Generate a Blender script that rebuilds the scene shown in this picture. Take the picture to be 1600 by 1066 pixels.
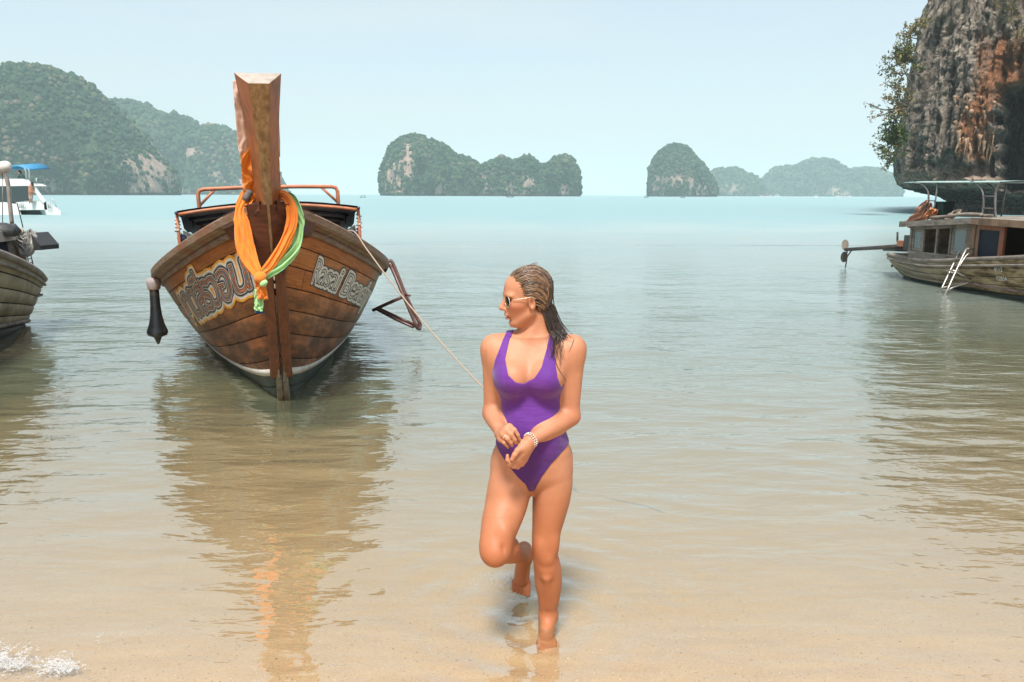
import bpy, bmesh, math, random
import numpy as np
from mathutils import Vector, Matrix

for o in list(bpy.data.objects):
    bpy.data.objects.remove(o)
SC = bpy.context.scene
COL = SC.collection
R = math.radians

# ------------------------------------------------------------------ camera
CAM_H = 1.85
PITCH = R(10.43)
ROLL = R(0.22)
FPX = 1600 * 28 / 36
_f = np.array([0, math.cos(PITCH), -math.sin(PITCH)])
_u0 = np.array([0, math.sin(PITCH), math.cos(PITCH)])
_r0 = np.array([1.0, 0, 0])
_r = _r0 * math.cos(ROLL) + _u0 * math.sin(ROLL)
_u = _u0 * math.cos(ROLL) - _r0 * math.sin(ROLL)
cam_d = bpy.data.cameras.new('camera')
cam_d.lens = 28; cam_d.sensor_width = 36; cam_d.sensor_fit = 'HORIZONTAL'
cam_d.clip_start = 0.05; cam_d.clip_end = 30000
cam = bpy.data.objects.new('camera', cam_d)
COL.objects.link(cam)
cam.matrix_world = Matrix(((_r[0], _u[0], -_f[0], 0), (_r[1], _u[1], -_f[1], 0),
                           (_r[2], _u[2], -_f[2], CAM_H), (0, 0, 0, 1)))
SC.camera = cam

# ------------------------------------------------------------------ light
SUN_EL, SUN_AZ = 62.0, 188.0            # azimuth measured clockwise from +Y
SUN_STRENGTH = 4.3
SKY_STRENGTH = 0.15
SC.view_settings.view_transform = 'Standard'
SC.view_settings.look = 'None'
SC.view_settings.exposure = 0.52
SC.view_settings.gamma = 1.0
SC.view_settings.use_curve_mapping = False
SC.render.engine = 'CYCLES'
SC.cycles.use_denoising = True
SC.cycles.max_bounces = 10
SC.cycles.transparent_max_bounces = 24
SC.cycles.volume_bounces = 2
SC.cycles.caustics_reflective = False
SC.cycles.caustics_refractive = False

W = bpy.data.worlds.new('World'); SC.world = W; W.use_nodes = True
wn = W.node_tree.nodes; wl = W.node_tree.links
bg = wn['Background']
sky = wn.new('ShaderNodeTexSky'); sky.sky_type = 'NISHITA'
sky.sun_disc = False
sky.sun_elevation = R(SUN_EL)
sky.sun_rotation = R(SUN_AZ)
sky.altitude = 0; sky.air_density = 1.0; sky.dust_density = 2.2; sky.ozone_density = 1.2
# thin high cloud veil over the whole sky
tc = wn.new('ShaderNodeTexCoord')
mp = wn.new('ShaderNodeMapping'); mp.inputs['Scale'].default_value = (1.0, 1.0, 9.0)
nz = wn.new('ShaderNodeTexNoise'); nz.inputs['Scale'].default_value = 1.6
nz.inputs['Detail'].default_value = 6; nz.inputs['Roughness'].default_value = 0.55
rm = wn.new('ShaderNodeMapRange'); rm.inputs[1].default_value = 0.35; rm.inputs[2].default_value = 0.8
rm.inputs[3].default_value = 0.58; rm.inputs[4].default_value = 0.96
mx = wn.new('ShaderNodeMix'); mx.data_type = 'RGBA'
wl.new(tc.outputs['Generated'], mp.inputs['Vector']); wl.new(mp.outputs[0], nz.inputs['Vector'])
wl.new(nz.outputs['Fac'], rm.inputs[0]); wl.new(rm.outputs[0], mx.inputs['Factor'])
wl.new(sky.outputs[0], mx.inputs['A'])
mx.inputs['B'].default_value = (3.40, 3.86, 3.95, 1)
wl.new(mx.outputs['Result'], bg.inputs['Color'])
bg.inputs['Strength'].default_value = SKY_STRENGTH

sun_d = bpy.data.lights.new('sun', 'SUN'); sun_d.energy = SUN_STRENGTH
sun_d.angle = R(12); sun_d.color = (1.0, 0.95, 0.87)
sun = bpy.data.objects.new('sun', sun_d); COL.objects.link(sun)
_az, _el = R(SUN_AZ), R(SUN_EL)
sdir = Vector((math.sin(_az) * math.cos(_el), math.cos(_az) * math.cos(_el), math.sin(_el)))
sun.rotation_euler = sdir.to_track_quat('Z', 'Y').to_euler()

# ------------------------------------------------------------------ helpers
def PY(px, py, Y):
    """world point at depth Y that the photograph shows at px, py (layout helper)"""
    d = _f + _r * ((px - 800) / FPX) + _u * ((533 - py) / FPX)
    t = Y / d[1]
    return np.array([d[0] * t, Y, CAM_H + d[2] * t])

def PZ(px, py, z):
    d = _f + _r * ((px - 800) / FPX) + _u * ((533 - py) / FPX)
    t = (z - CAM_H) / d[2]
    return np.array([d[0] * t, d[1] * t, z])

def PROJ(p):
    d = np.asarray(p, float) - np.array([0, 0, CAM_H])
    k = d @ _f
    return 800 + FPX * (d @ _r) / k, 533 - FPX * (d @ _u) / k

def _hash(ix, iy, iz, seed):
    h = (ix.astype(np.int64) * 374761393 + iy.astype(np.int64) * 668265263 +
         iz.astype(np.int64) * 2147483647 + seed * 974711) & 0xffffffff
    h = ((h ^ (h >> 13)) * 1274126177) & 0xffffffff
    h = (h ^ (h >> 16)) & 0xffffffff
    return h.astype(np.float64) / 0xffffffff * 2 - 1

def vnoise(p, seed=0):
    p = np.asarray(p, float)
    i = np.floor(p).astype(np.int64); f = p - i
    w = f * f * f * (f * (f * 6 - 15) + 10)
    out = 0
    for dx in (0, 1):
        wx = w[..., 0] if dx else 1 - w[..., 0]
        for dy in (0, 1):
            wy = w[..., 1] if dy else 1 - w[..., 1]
            for dz in (0, 1):
                wz = w[..., 2] if dz else 1 - w[..., 2]
                out = out + wx * wy * wz * _hash(i[..., 0] + dx, i[..., 1] + dy, i[..., 2] + dz, seed)
    return out

def fbm(p, octaves=4, seed=0, gain=0.5, lac=2.03):
    p = np.asarray(p, float); a = 1.0; s = 0; n = 0
    for k in range(octaves):
        s = s + a * vnoise(p, seed + k * 17); n += a
        p = p * lac + 7.3; a *= gain
    return s / n

def sstep(x, a, b):
    t = np.clip((x - a) / (b - a), 0, 1)
    return t * t * (3 - 2 * t)

ORG = {}                                   # world base of every thing, so part meshes are local to it

def root_of(o):
    while o is not None and o.parent is not None:
        o = o.parent
    return o

def empty(name, loc, label=None, cat=None, group=None):
    o = bpy.data.objects.new(name, None); COL.objects.link(o)
    o.empty_display_size = 0.2
    o.location = loc
    tag(o, label, cat, group)
    ORG[o] = np.array(loc, float)
    return o

def tag(o, label=None, cat=None, group=None, kind=None):
    if label: o['label'] = label
    if cat: o['category'] = cat
    if group: o['group'] = group
    if kind: o['kind'] = kind
    return o

def mesh(name, verts, faces, mat=None, parent=None, smooth=True, uv=None, attrs=None, mats=None, midx=None, origin=None):
    v = np.asarray(verts, float).reshape(-1, 3)
    rt = root_of(parent)
    if rt is not None:
        org = ORG[rt]
    elif origin is not None:
        org = np.asarray(origin, float)
    else:
        lo, hi = v.min(0), v.max(0)
        org = np.array([(lo[0] + hi[0]) / 2, (lo[1] + hi[1]) / 2, lo[2]])
    v = v - org
    me = bpy.data.meshes.new(name)
    if isinstance(faces, np.ndarray):
        n, k = faces.shape
        me.vertices.add(len(v)); me.vertices.foreach_set('co', v.astype(np.float32).ravel())
        me.loops.add(n * k); me.loops.foreach_set('vertex_index', faces.astype(np.int32).ravel())
        me.polygons.add(n); me.polygons.foreach_set('loop_start', np.arange(0, n * k, k, dtype=np.int32))
        me.update(calc_edges=True)
    else:
        me.from_pydata(v.tolist(), [], [tuple(int(i) for i in f) for f in faces])
        me.update()
    if smooth:
        me.polygons.foreach_set('use_smooth', np.ones(len(me.polygons), bool))
    if uv is not None:
        uvl = me.uv_layers.new(name='UVMap')
        li = np.zeros(len(me.loops), np.int32); me.loops.foreach_get('vertex_index', li)
        uvl.data.foreach_set('uv', np.asarray(uv, np.float32)[li].ravel())
    if attrs:
        for k, a in attrs.items():
            at = me.attributes.new(k, 'FLOAT', 'POINT')
            at.data.foreach_set('value', np.asarray(a, np.float32).ravel())
    for m in (mats or ([mat] if mat else [])):
        me.materials.append(m)
    if midx is not None:
        me.polygons.foreach_set('material_index', np.asarray(midx, np.int32))
    o = bpy.data.objects.new(name, me); COL.objects.link(o)
    if rt is not None:
        o.parent = parent
    else:
        o.location = org
        ORG[o] = org
    return o

class MB:
    """collects vertices and faces of ONE mesh object"""
    def __init__(s): s.v = []; s.f = []; s.n = 0
    def add(s, v, f):
        v = np.asarray(v, float).reshape(-1, 3)
        s.v.append(v); s.f += [tuple(i + s.n for i in q) for q in f]; s.n += len(v)
        return s
    def box(s, c, size, ax=None, taper=1.0):
        """oriented box; ax = three axis vectors"""
        A = np.eye(3) if ax is None else np.array([np.asarray(a, float) / np.linalg.norm(a) for a in ax])
        h = np.asarray(size, float) / 2
        vs = []
        for sz in (-1, 1):
            k = 1 if sz < 0 else taper
            for sx, sy in ((-1, -1), (1, -1), (1, 1), (-1, 1)):
                vs.append(np.asarray(c) + A[0] * sx * h[0] * k + A[1] * sy * h[1] * k + A[2] * sz * h[2])
        return s.add(vs, [(3, 2, 1, 0), (4, 5, 6, 7), (0, 1, 5, 4), (1, 2, 6, 5), (2, 3, 7, 6), (3, 0, 4, 7)])
    def beam(s, a, b, w, h=None, up=(0, 0, 1)):
        a = np.asarray(a, float); b = np.asarray(b, float); d = b - a; L = np.linalg.norm(d); d = d / L
        x = np.cross(d, up)
        if np.linalg.norm(x) < 1e-4: x = np.cross(d, (0, 1, 0))
        x /= np.linalg.norm(x); u = np.cross(x, d)
        return s.box((a + b) / 2, (w, h or w, L), (x, u, d))
    def tube(s, pts, r, n=8, closed=False):
        P = np.asarray(pts, float); m = len(P)
        r = np.broadcast_to(np.asarray(r, float), (m,))
        T = np.zeros_like(P)
        if closed:
            T = np.roll(P, -1, 0) - np.roll(P, 1, 0)
        else:
            T[1:-1] = P[2:] - P[:-2]; T[0] = P[1] - P[0]; T[-1] = P[-1] - P[-2]
        T /= np.linalg.norm(T, axis=1)[:, None] + 1e-12
        ref = np.array([0, 0, 1.0]) if abs(T[0][2]) < 0.9 else np.array([1.0, 0, 0])
        x = np.cross(T[0], ref); x /= np.linalg.norm(x)
        vs = []
        ang = np.arange(n) * 2 * math.pi / n
        for i in range(m):
            x = x - T[i] * (x @ T[i]); x /= np.linalg.norm(x) + 1e-12
            y = np.cross(T[i], x)
            vs.append(P[i] + r[i] * (np.cos(ang)[:, None] * x + np.sin(ang)[:, None] * y))
        fs = []
        for i in range(m if closed else m - 1):
            j = (i + 1) % m
            for k in range(n):
                k2 = (k + 1) % n
                fs.append((i * n + k, i * n + k2, j * n + k2, j * n + k))
        if not closed:
            fs.append(tuple(range(n - 1, -1, -1))); fs.append(tuple((m - 1) * n + k for k in range(n)))
        return s.add(np.concatenate(vs), fs)
    def lathe(s, c, prof, n=20, axis=(0, 0, 1)):
        """prof: list of (radius, height along axis)"""
        d = np.asarray(axis, float); d /= np.linalg.norm(d)
        x = np.cross(d, (0, 1, 0) if abs(d[1]) < .9 else (1, 0, 0)); x /= np.linalg.norm(x); y = np.cross(d, x)
        ang = np.arange(n) * 2 * math.pi / n
        vs = [np.asarray(c) + d * h + r * (np.cos(ang)[:, None] * x + np.sin(ang)[:, None] * y) for r, h in prof]
        fs = []
        for i in range(len(prof) - 1):
            for k in range(n):
                k2 = (k + 1) % n
                fs.append((i * n + k, i * n + k2, (i + 1) * n + k2, (i + 1) * n + k))
        fs.append(tuple(range(n - 1, -1, -1))); fs.append(tuple((len(prof) - 1) * n + k for k in range(n)))
        return s.add(np.concatenate(vs), fs)
    def build(s, name, mat, parent=None, smooth=False, **kw):
        return mesh(name, np.concatenate(s.v), s.f, mat, parent, smooth, **kw)

def grid_faces(nu, nv, wrap_v=False):
    i = np.arange(nu - 1)[:, None]; j = np.arange(nv if wrap_v else nv - 1)[None, :]
    j2 = (j + 1) % nv
    q = np.stack([i * nv + j, (i + 1) * nv + j, (i + 1) * nv + j2, i * nv + j2], -1)
    return q.reshape(-1, 4)

def catmull(P, n=8):
    P = np.asarray(P, float); out = []
    Q = np.vstack([2 * P[0] - P[1], P, 2 * P[-1] - P[-2]])
    for i in range(1, len(Q) - 2):
        for t in np.arange(n) / n:
            a, b, c, d = Q[i - 1:i + 3]
            out.append(0.5 * (2 * b + (c - a) * t + (2 * a - 5 * b + 4 * c - d) * t * t + (3 * b - a - 3 * c + d) * t ** 3))
    out.append(P[-1])
    return np.array(out)

# ------------------------------------------------------------------ materials
def new_mat(name):
    m = bpy.data.materials.new(name); m.use_nodes = True
    nt = m.node_tree; nt.nodes.clear()
    out = nt.nodes.new('ShaderNodeOutputMaterial')
    return m, nt, out

class NT:
    """tiny node-tree builder"""
    def __init__(s, name):
        s.m, s.t, s.out = new_mat(name)
    def n(s, typ, **kw):
        nd = s.t.nodes.new('ShaderNode' + typ)
        for k, v in kw.items():
            if hasattr(nd, k) and not k.startswith('i_'): setattr(nd, k, v)
        return nd
    def set(s, sock, v):
        if isinstance(v, bpy.types.NodeSocket): s.t.links.new(v, sock)
        elif hasattr(sock, 'default_value'):
            if isinstance(v, (tuple, list)) and len(v) == 3 and sock.type == 'RGBA': v = (*v, 1)
            sock.default_value = v
    def math(s, op, a, b=0.0, c=0.0, clamp=False):
        nd = s.n('Math', operation=op); nd.use_clamp = clamp
        s.set(nd.inputs[0], a); s.set(nd.inputs[1], b); s.set(nd.inputs[2], c)
        return nd.outputs[0]
    def mix(s, fac, a, b, blend='MIX'):
        nd = s.n('Mix'); nd.data_type = 'RGBA'; nd.blend_type = blend
        s.set(nd.inputs['Factor'], fac)
        s.set(nd.inputs[6], a); s.set(nd.inputs[7], b)
        return nd.outputs[2]
    def coords(s, kind='Object', scale=(1, 1, 1), loc=(0, 0, 0), rot=(0, 0, 0)):
        if kind == 'Position':
            src = s.n('NewGeometry').outputs['Position']
        else:
            src = s.n('TexCoord').outputs[kind]
        mp = s.n('Mapping')
        mp.inputs['Scale'].default_value = scale; mp.inputs['Location'].default_value = loc
        mp.inputs['Rotation'].default_value = rot
        s.t.links.new(src, mp.inputs['Vector'])
        return mp.outputs[0]
    def noise(s, vec, scale=5, detail=4, rough=0.55, dist=0.0):
        nd = s.n('TexNoise')
        s.set(nd.inputs['Vector'], vec); nd.inputs['Scale'].default_value = scale
        nd.inputs['Detail'].default_value = detail; nd.inputs['Roughness'].default_value = rough
        nd.inputs['Distortion'].default_value = dist
        return nd.outputs['Fac']
    def voronoi(s, vec, scale=5, feature='F1', rnd=1.0):
        nd = s.n('TexVoronoi'); nd.feature = feature
        s.set(nd.inputs['Vector'], vec); nd.inputs['Scale'].default_value = scale
        nd.inputs['Randomness'].default_value = rnd
        return nd
    def rng(s, v, a, b, c=0.0, d=1.0, smooth=False):
        nd = s.n('MapRange'); nd.clamp = True
        if smooth: nd.interpolation_type = 'SMOOTHSTEP'
        s.set(nd.inputs[0], v)
        for i, x in enumerate((a, b, c, d)): s.set(nd.inputs[1 + i], x)
        return nd.outputs[0]
    def ramp(s, fac, stops, interp='LINEAR'):
        nd = s.n('ValToRGB'); cr = nd.color_ramp; cr.interpolation = interp
        while len(cr.elements) < len(stops): cr.elements.new(0.5)
        for e, (p, c) in zip(cr.elements, stops):
            e.position = p; e.color = (*c, 1) if len(c) == 3 else c
        s.set(nd.inputs[0], fac)
        return nd.outputs[0]
    def attr(s, name):
        nd = s.n('Attribute'); nd.attribute_name = name
        return nd.outputs['Fac']
    def random(s):
        return s.n('ObjectInfo').outputs['Random']
    def bump(s, h, strength=0.3, dist=0.02, normal=None):
        nd = s.n('Bump'); nd.inputs['Strength'].default_value = strength
        nd.inputs['Distance'].default_value = dist
        s.set(nd.inputs['Height'], h)
        if normal is not None: s.set(nd.inputs['Normal'], normal)
        return nd.outputs[0]
    def pbsdf(s, base, rough=0.6, metal=0.0, normal=None, spec=0.5, **kw):
        nd = s.n('BsdfPrincipled')
        s.set(nd.inputs['Base Color'], base); s.set(nd.inputs['Roughness'], rough)
        s.set(nd.inputs['Metallic'], metal); s.set(nd.inputs['Specular IOR Level'], spec)
        if normal is not None: s.set(nd.inputs['Normal'], normal)
        for k, v in kw.items(): s.set(nd.inputs[k.replace('_', ' ')], v)
        s.t.links.new(nd.outputs[0], s.out.inputs['Surface'])
        return nd

def simple(name, col, rough=0.6, metal=0.0, var=0.25, scale=6.0, bump=0.15, spec=0.5, dirt=None, dist=0.004, sheen=0.0):
    b = NT(name)
    v = b.coords('Object')
    n1 = b.noise(v, scale, 6, 0.6); n2 = b.noise(v, scale * 9, 3, 0.6)
    lo = tuple(c * (1 - var) for c in col); hi = tuple(min(1, c * (1 + var)) for c in col)
    c = b.mix(b.rng(n1, 0.3, 0.7), lo, hi)
    if dirt is not None:
        c = b.mix(b.rng(b.noise(v, scale * 0.6, 8, 0.7), 0.5, 0.68), c, dirt)
    c = b.mix(b.rng(n2, 0.35, 0.75, 0, 0.35), c, lo)
    b.pbsdf(c, b.rng(n1, 0.2, 0.8, max(0.02, rough - 0.1), min(1, rough + 0.1)), metal,
            b.bump(b.math('ADD', n1, n2), bump, dist), spec, Sheen_Weight=sheen)
    return b.m
# ------------------------------------------------------------------ haze
def build_haze():
    E = 8200
    mb = MB(); mb.box((0, E / 2 - 300, (140 - 8) / 2), (2 * E, E + 800, 148))
    nt = NT('haze_air')
    pv = nt.n('VolumePrincipled')
    pv.inputs['Color'].default_value = (0.68, 0.815, 0.845, 1)
    pv.inputs['Density'].default_value = HAZE_DENSITY
    pv.inputs['Density Attribute'].default_value = ''
    pv.inputs['Anisotropy'].default_value = 0.0
    nt.t.links.new(pv.outputs[0], nt.out.inputs['Volume'])
    o = mb.build('haze', nt.m)
    tag(o, kind='stuff')
HAZE_DENSITY = 0.00031
build_haze()

# ------------------------------------------------------------------ sand
def depth_at(x, y):
    t = y - 2.70
    d = np.where(t > 0, 0.062 * t + 0.055 * (1 - np.exp(-np.maximum(t, 0) / 0.45)), 0.13 * t)
    d = np.where(t < -4, -0.52 + 0.02 * (t + 4), d)
    return np.minimum(d, 6 + 0 * d)

def sand_z(x, y):
    x = np.asarray(x, float); y = np.asarray(y, float)
    P = np.stack([x * 0.8, y * 1.6, 0 * x], -1)
    big = fbm(P * 0.35, 3, 5) * 0.03
    rip = fbm(np.stack([x * 1.7 + 0.6 * y, y * 7.0, 0 * x], -1), 3, 9) * 0.006
    fine = fbm(P * 9, 2, 11) * 0.0025
    near = np.clip((y - 2.2) / 0.6, 0.25, 1)
    return -depth_at(x, y) + (big * np.clip((y - 1) / 8, 0.25, 1) + rip * near + fine) * np.where(y > 40, 0, 1)

def build_sand():
    ys = np.concatenate([np.linspace(-250, -4, 14), np.linspace(-3, 2.2, 22)[0:], np.linspace(2.25, 4.6, 150), np.geomspace(4.65, 14, 130),
                         np.geomspace(14.6, 8000, 50)])
    u = np.linspace(-1, 1, 261)
    X = []
    for y in ys:
        w = max(4.0, 1.15 * abs(y) + 3.0)
        wide = max(240.0, 1.2 * abs(y))
        s = np.sign(u) * np.where(np.abs(u) < 0.9, np.abs(u) / 0.9 * w, w + (np.abs(u) - 0.9) / 0.1 * (max(wide, w * 1.3) - w))
        X.append(s)
    X = np.array(X); Y = np.repeat(ys[:, None], len(u), 1)
    Z = sand_z(X, Y)
    V = np.stack([X, Y, Z], -1).reshape(-1, 3)
    b = NT('sand')
    v = b.coords('Position')
    big = b.noise(v, 0.9, 5, 0.6)
    med = b.noise(b.coords('Position', (2.0, 6.0, 2.0)), 1.6, 5, 0.6)
    grain = b.noise(v, 420, 2, 0.7)
    grain2 = b.noise(v, 130, 3, 0.7)
    c = b.mix(b.rng(big, 0.3, 0.7), (0.59, 0.375, 0.220), (0.65, 0.445, 0.288))
    c = b.mix(b.rng(med, 0.4, 0.75, 0, 0.6), c, (0.52, 0.315, 0.175))
    c = b.mix(b.rng(grain, 0.35, 0.65, 0, 0.5), c, (0.42, 0.28, 0.16))
    c = b.mix(b.rng(grain2, 0.55, 0.72, 0, 0.6), c, (0.70, 0.54, 0.40))
    c = b.mix(b.rng(grain2, 0.46, 0.33, 0, 0.55), c, (0.27, 0.175, 0.09))
    vo = b.voronoi(v, 62)
    sel = b.math('MULTIPLY', b.rng(vo.outputs['Distance'], 0.16, 0.1), b.math('GREATER_THAN', b.math('FRACT', b.math('MULTIPLY', vo.outputs['Color'], 7.31)), 0.72))
    c = b.mix(sel, c, b.mix(b.math('GREATER_THAN', vo.outputs['Color'], 0.52), (0.16, 0.11, 0.07), (0.8, 0.7, 0.6)))
    y = b.n('SeparateXYZ'); b.set(y.inputs[0], b.n('NewGeometry').outputs['Position'])
    h = b.math('ADD', b.math('MULTIPLY', grain2, 0.6), b.math('ADD', b.math('MULTIPLY', grain, 0.4), b.math('MULTIPLY', sel, 0.8)))
    # damp sand: a water film makes it smoother near the waterline
    wet = b.rng(y.outputs['Z'], 0.0, 0.12, 0.45, 0.9)
    b.pbsdf(c, wet, 0, b.bump(h, 0.5, 0.004), 0.35)
    o = mesh('sand', V, grid_faces(len(ys), len(u))[:, ::-1], b.m, origin=(0, 0, 0))
    tag(o, 'pale orange sand of the beach sloping down under the shallow water', kind='structure')
build_sand()

# ------------------------------------------------------------------ water
def build_water():
    b = NT('sea_water')
    sx = b.n('SeparateXYZ'); b.set(sx.inputs[0], b.n('NewGeometry').outputs['Position'])
    x, y = sx.outputs['X'], sx.outputs['Y']
    t = b.math('MAXIMUM', b.math('SUBTRACT', y, 2.70), 0.0)
    d = b.math('ADD', b.math('MULTIPLY', t, 0.062),
               b.math('MULTIPLY', 0.055, b.math('SUBTRACT', 1.0, b.math('POWER', 2.71828, b.math('MULTIPLY', t, -2.2)))))
    fac = b.math('SUBTRACT', 1.0, b.math('POWER', 2.71828, b.math('MULTIPLY', d, -2.1)))
    # ripples
    w1 = b.noise(b.coords('Position', (1.0, 2.6, 1), rot=(0, 0, R(-9))), 1.15, 3, 0.5, 0.4)
    w2 = b.noise(b.coords('Position', (1.0, 2.3, 1), rot=(0, 0, R(12))), 3.4, 3, 0.5, 0.3)
    w3 = b.noise(b.coords('Position', (1.0, 1.7, 1), rot=(0, 0, R(-20))), 11.0, 2, 0.5)
    w0 = b.noise(b.coords('Position', (1.0, 3.0, 1), rot=(0, 0, R(5))), 0.22, 3, 0.5)
    patch = b.noise(b.coords('Position', (0.05, 0.16, 1)), 1.0, 3, 0.5)
    wind = b.math('MULTIPLY', b.rng(y, 3.0, 20, 0.42, 0.9), b.rng(patch, 0.3, 0.7, 0.6, 1.2))
    hh = b.math('ADD', b.math('MULTIPLY', w1, 0.046), b.math('MULTIPLY', w2, 0.024))
    hh = b.math('ADD', hh, b.math('MULTIPLY', w3, 0.0042))
    hh = b.math('ADD', b.math('MULTIPLY', hh, wind), b.math('MULTIPLY', w0, 0.05))
    nrm = b.bump(hh, 1.0, 1.0)
    # Schlick reflectance, the same from above and from below the surface
    dt = b.n('VectorMath', operation='DOT_PRODUCT'); b.set(dt.inputs[0], nrm); b.set(dt.inputs[1], b.n('NewGeometry').outputs['Incoming'])
    cs = b.math('SUBTRACT', 1.0, b.math('ABSOLUTE', dt.outputs['Value']), clamp=True)
    F0 = 0.065
    fres = b.math('ADD', F0, b.math('MULTIPLY', 1 - F0, b.math('POWER', cs, 2.15)))
    fres = b.math('MINIMUM', fres, b.rng(y, 14, 60, 0.74, 0.50))          # wind-roughened water never mirrors fully
    tr = b.n('BsdfTransparent'); tr.inputs['Color'].default_value = (0.965, 0.975, 0.925, 1)
    df = b.n('BsdfDiffuse')
    yw = b.math('MULTIPLY', y, b.rng(b.noise(b.coords('Position', (0.16, 0.30, 1)), 1.0, 4, 0.55), 0.25, 0.75, 0.62, 1.38))
    c = b.mix(b.rng(yw, 4.0, 8.5, smooth=True), (0.27, 0.265, 0.14), (0.215, 0.25, 0.16))
    c = b.mix(b.rng(yw, 8.5, 17.0, smooth=True), c, (0.33, 0.40, 0.36))
    c = b.mix(b.rng(yw, 17.0, 60.0), c, (0.15, 0.335, 0.35))
    b.set(df.inputs['Color'], c)
    body = b.n('MixShader'); b.set(body.inputs[0], fac); b.set(body.inputs[1], tr.outputs[0]); b.set(body.inputs[2], df.outputs[0])
    gl = b.n('BsdfGlossy'); gl.inputs['Roughness'].default_value = 0.02
    b.set(gl.inputs['Roughness'], b.rng(y, 8, 45, 0.02, 0.45))
    b.set(gl.inputs['Normal'], nrm)
    ms = b.n('MixShader'); b.set(ms.inputs[0], fres); b.set(ms.inputs[1], body.outputs[0]); b.set(ms.inputs[2], gl.outputs[0])
    b.t.links.new(ms.outputs[0], b.out.inputs['Surface'])
    # surface: real low swell close to the beach, flat sheet beyond
    ys = np.concatenate([np.linspace(2.3, 7, 300), np.geomspace(7.03, 30, 130), np.geomspace(31, 8000, 40)])
    u = np.linspace(-1, 1, 301)
    X = ys[:, None] * 0 + u[None, :] * np.maximum(1.0 * ys[:, None] + 3, np.where(ys[:, None] > 30, 1.02 * ys[:, None] + 240, 0))
    Y = np.repeat(ys[:, None], len(u), 1)
    amp = np.clip((Y - 2.9) / 3, 0.12, 1) * np.where(Y > 30, 0, 1)
    Z = amp * (0.016 * fbm(np.stack([X * 0.7 + .1 * Y, Y * 1.7, 0 * X], -1), 3, 21) + 0.009 * fbm(np.stack([X * 2.1 - .3 * Y, Y * 5.0, 0 * X], -1), 2, 33))
    # rings spreading from the leg that stands in the water
    for cx, cy, a in ((0.14, 3.17, 0.010), (0.05, 3.42, 0.010)):
        r = np.hypot(X - cx, (Y - cy))
        Z = Z + a * np.sin(r * 34 + 1.2 * fbm(np.stack([X * 3, Y * 3, 0 * X], -1), 2, 3)) * np.exp(-r / 0.42) * (r > 0.02)
    V = np.stack([X, Y, Z], -1).reshape(-1, 3)
    o = mesh('water', V, grid_faces(len(ys), len(u))[:, ::-1], b.m, origin=(0, 0, 0))
    tag(o, 'calm clear sea water deepening from sand colour to pale turquoise', kind='structure')
build_water()

# ------------------------------------------------------------------ far islands
def icosphere(sub=1):
    bm = bmesh.new(); bmesh.ops.create_icosphere(bm, subdivisions=sub, radius=1.0)
    v = np.array([p.co[:] for p in bm.verts]); f = np.array([[q.index for q in p.verts] for p in bm.faces])
    bm.free(); return v, f
ICO_V, ICO_F = icosphere(1)
ICO2_V, ICO2_F = icosphere(2)

def forest_mat():
    b = NT('forest_leaves')
    v = b.coords('Position')
    tone = b.attr('tone')
    n1 = b.noise(v, 0.55, 6, 0.7)
    c = b.ramp(tone, [(0.0, (0.015, 0.045, 0.024)), (0.4, (0.026, 0.070, 0.032)), (0.7, (0.07, 0.115, 0.045)), (0.9, (0.14, 0.135, 0.07)), (1.0, (0.21, 0.16, 0.11))])
    c = b.mix(b.rng(n1, 0.35, 0.65, 0, 0.75), c, (0.012, 0.032, 0.018))
    b.pbsdf(c, 0.8, 0, b.bump(n1, 1.0, 1.2), 0.2)
    return b.m

def island_mat():
    b = NT('limestone_and_scrub')
    v = b.coords('Position')
    rock = b.attr('rock'); zz = b.n('SeparateXYZ'); b.set(zz.inputs[0], b.n('NewGeometry').outputs['Position'])
    st = b.noise(b.coords('Position', (0.42, 0.42, 0.040)), 1.0, 7, 0.68, 0.4)
    st2 = b.noise(b.coords('Position', (0.12, 0.12, 0.03)), 1.0, 5, 0.6)
    n2 = b.noise(v, 0.35, 7, 0.7)
    rc = b.ramp(st, [(0.25, (0.08, 0.065, 0.055)), (0.42, (0.24, 0.18, 0.145)), (0.56, (0.40, 0.30, 0.25)), (0.8, (0.40, 0.245, 0.17))])
    rc = b.mix(b.rng(st2, 0.42, 0.6, 0, 0.6), rc, (0.5, 0.34, 0.27))
    gc = b.mix(b.rng(n2, 0.35, 0.65), (0.025, 0.055, 0.026), (0.06, 0.10, 0.042))
    m = b.rng(b.math('ADD', rock, b.math('MULTIPLY', b.math('SUBTRACT', st, 0.5), 2.6)), 0.36, 0.58)
    c = b.mix(m, gc, rc)
    c = b.mix(b.rng(zz.outputs['Z'], 1.6, 3.0, 1, 0), c, (0.045, 0.045, 0.04))
    b.pbsdf(c, 0.85, 0, b.bump(b.math('ADD', st, n2), 1.0, 2.5), 0.2)
    return b.m

FOREST = forest_mat(); ISLE = island_mat()

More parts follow.
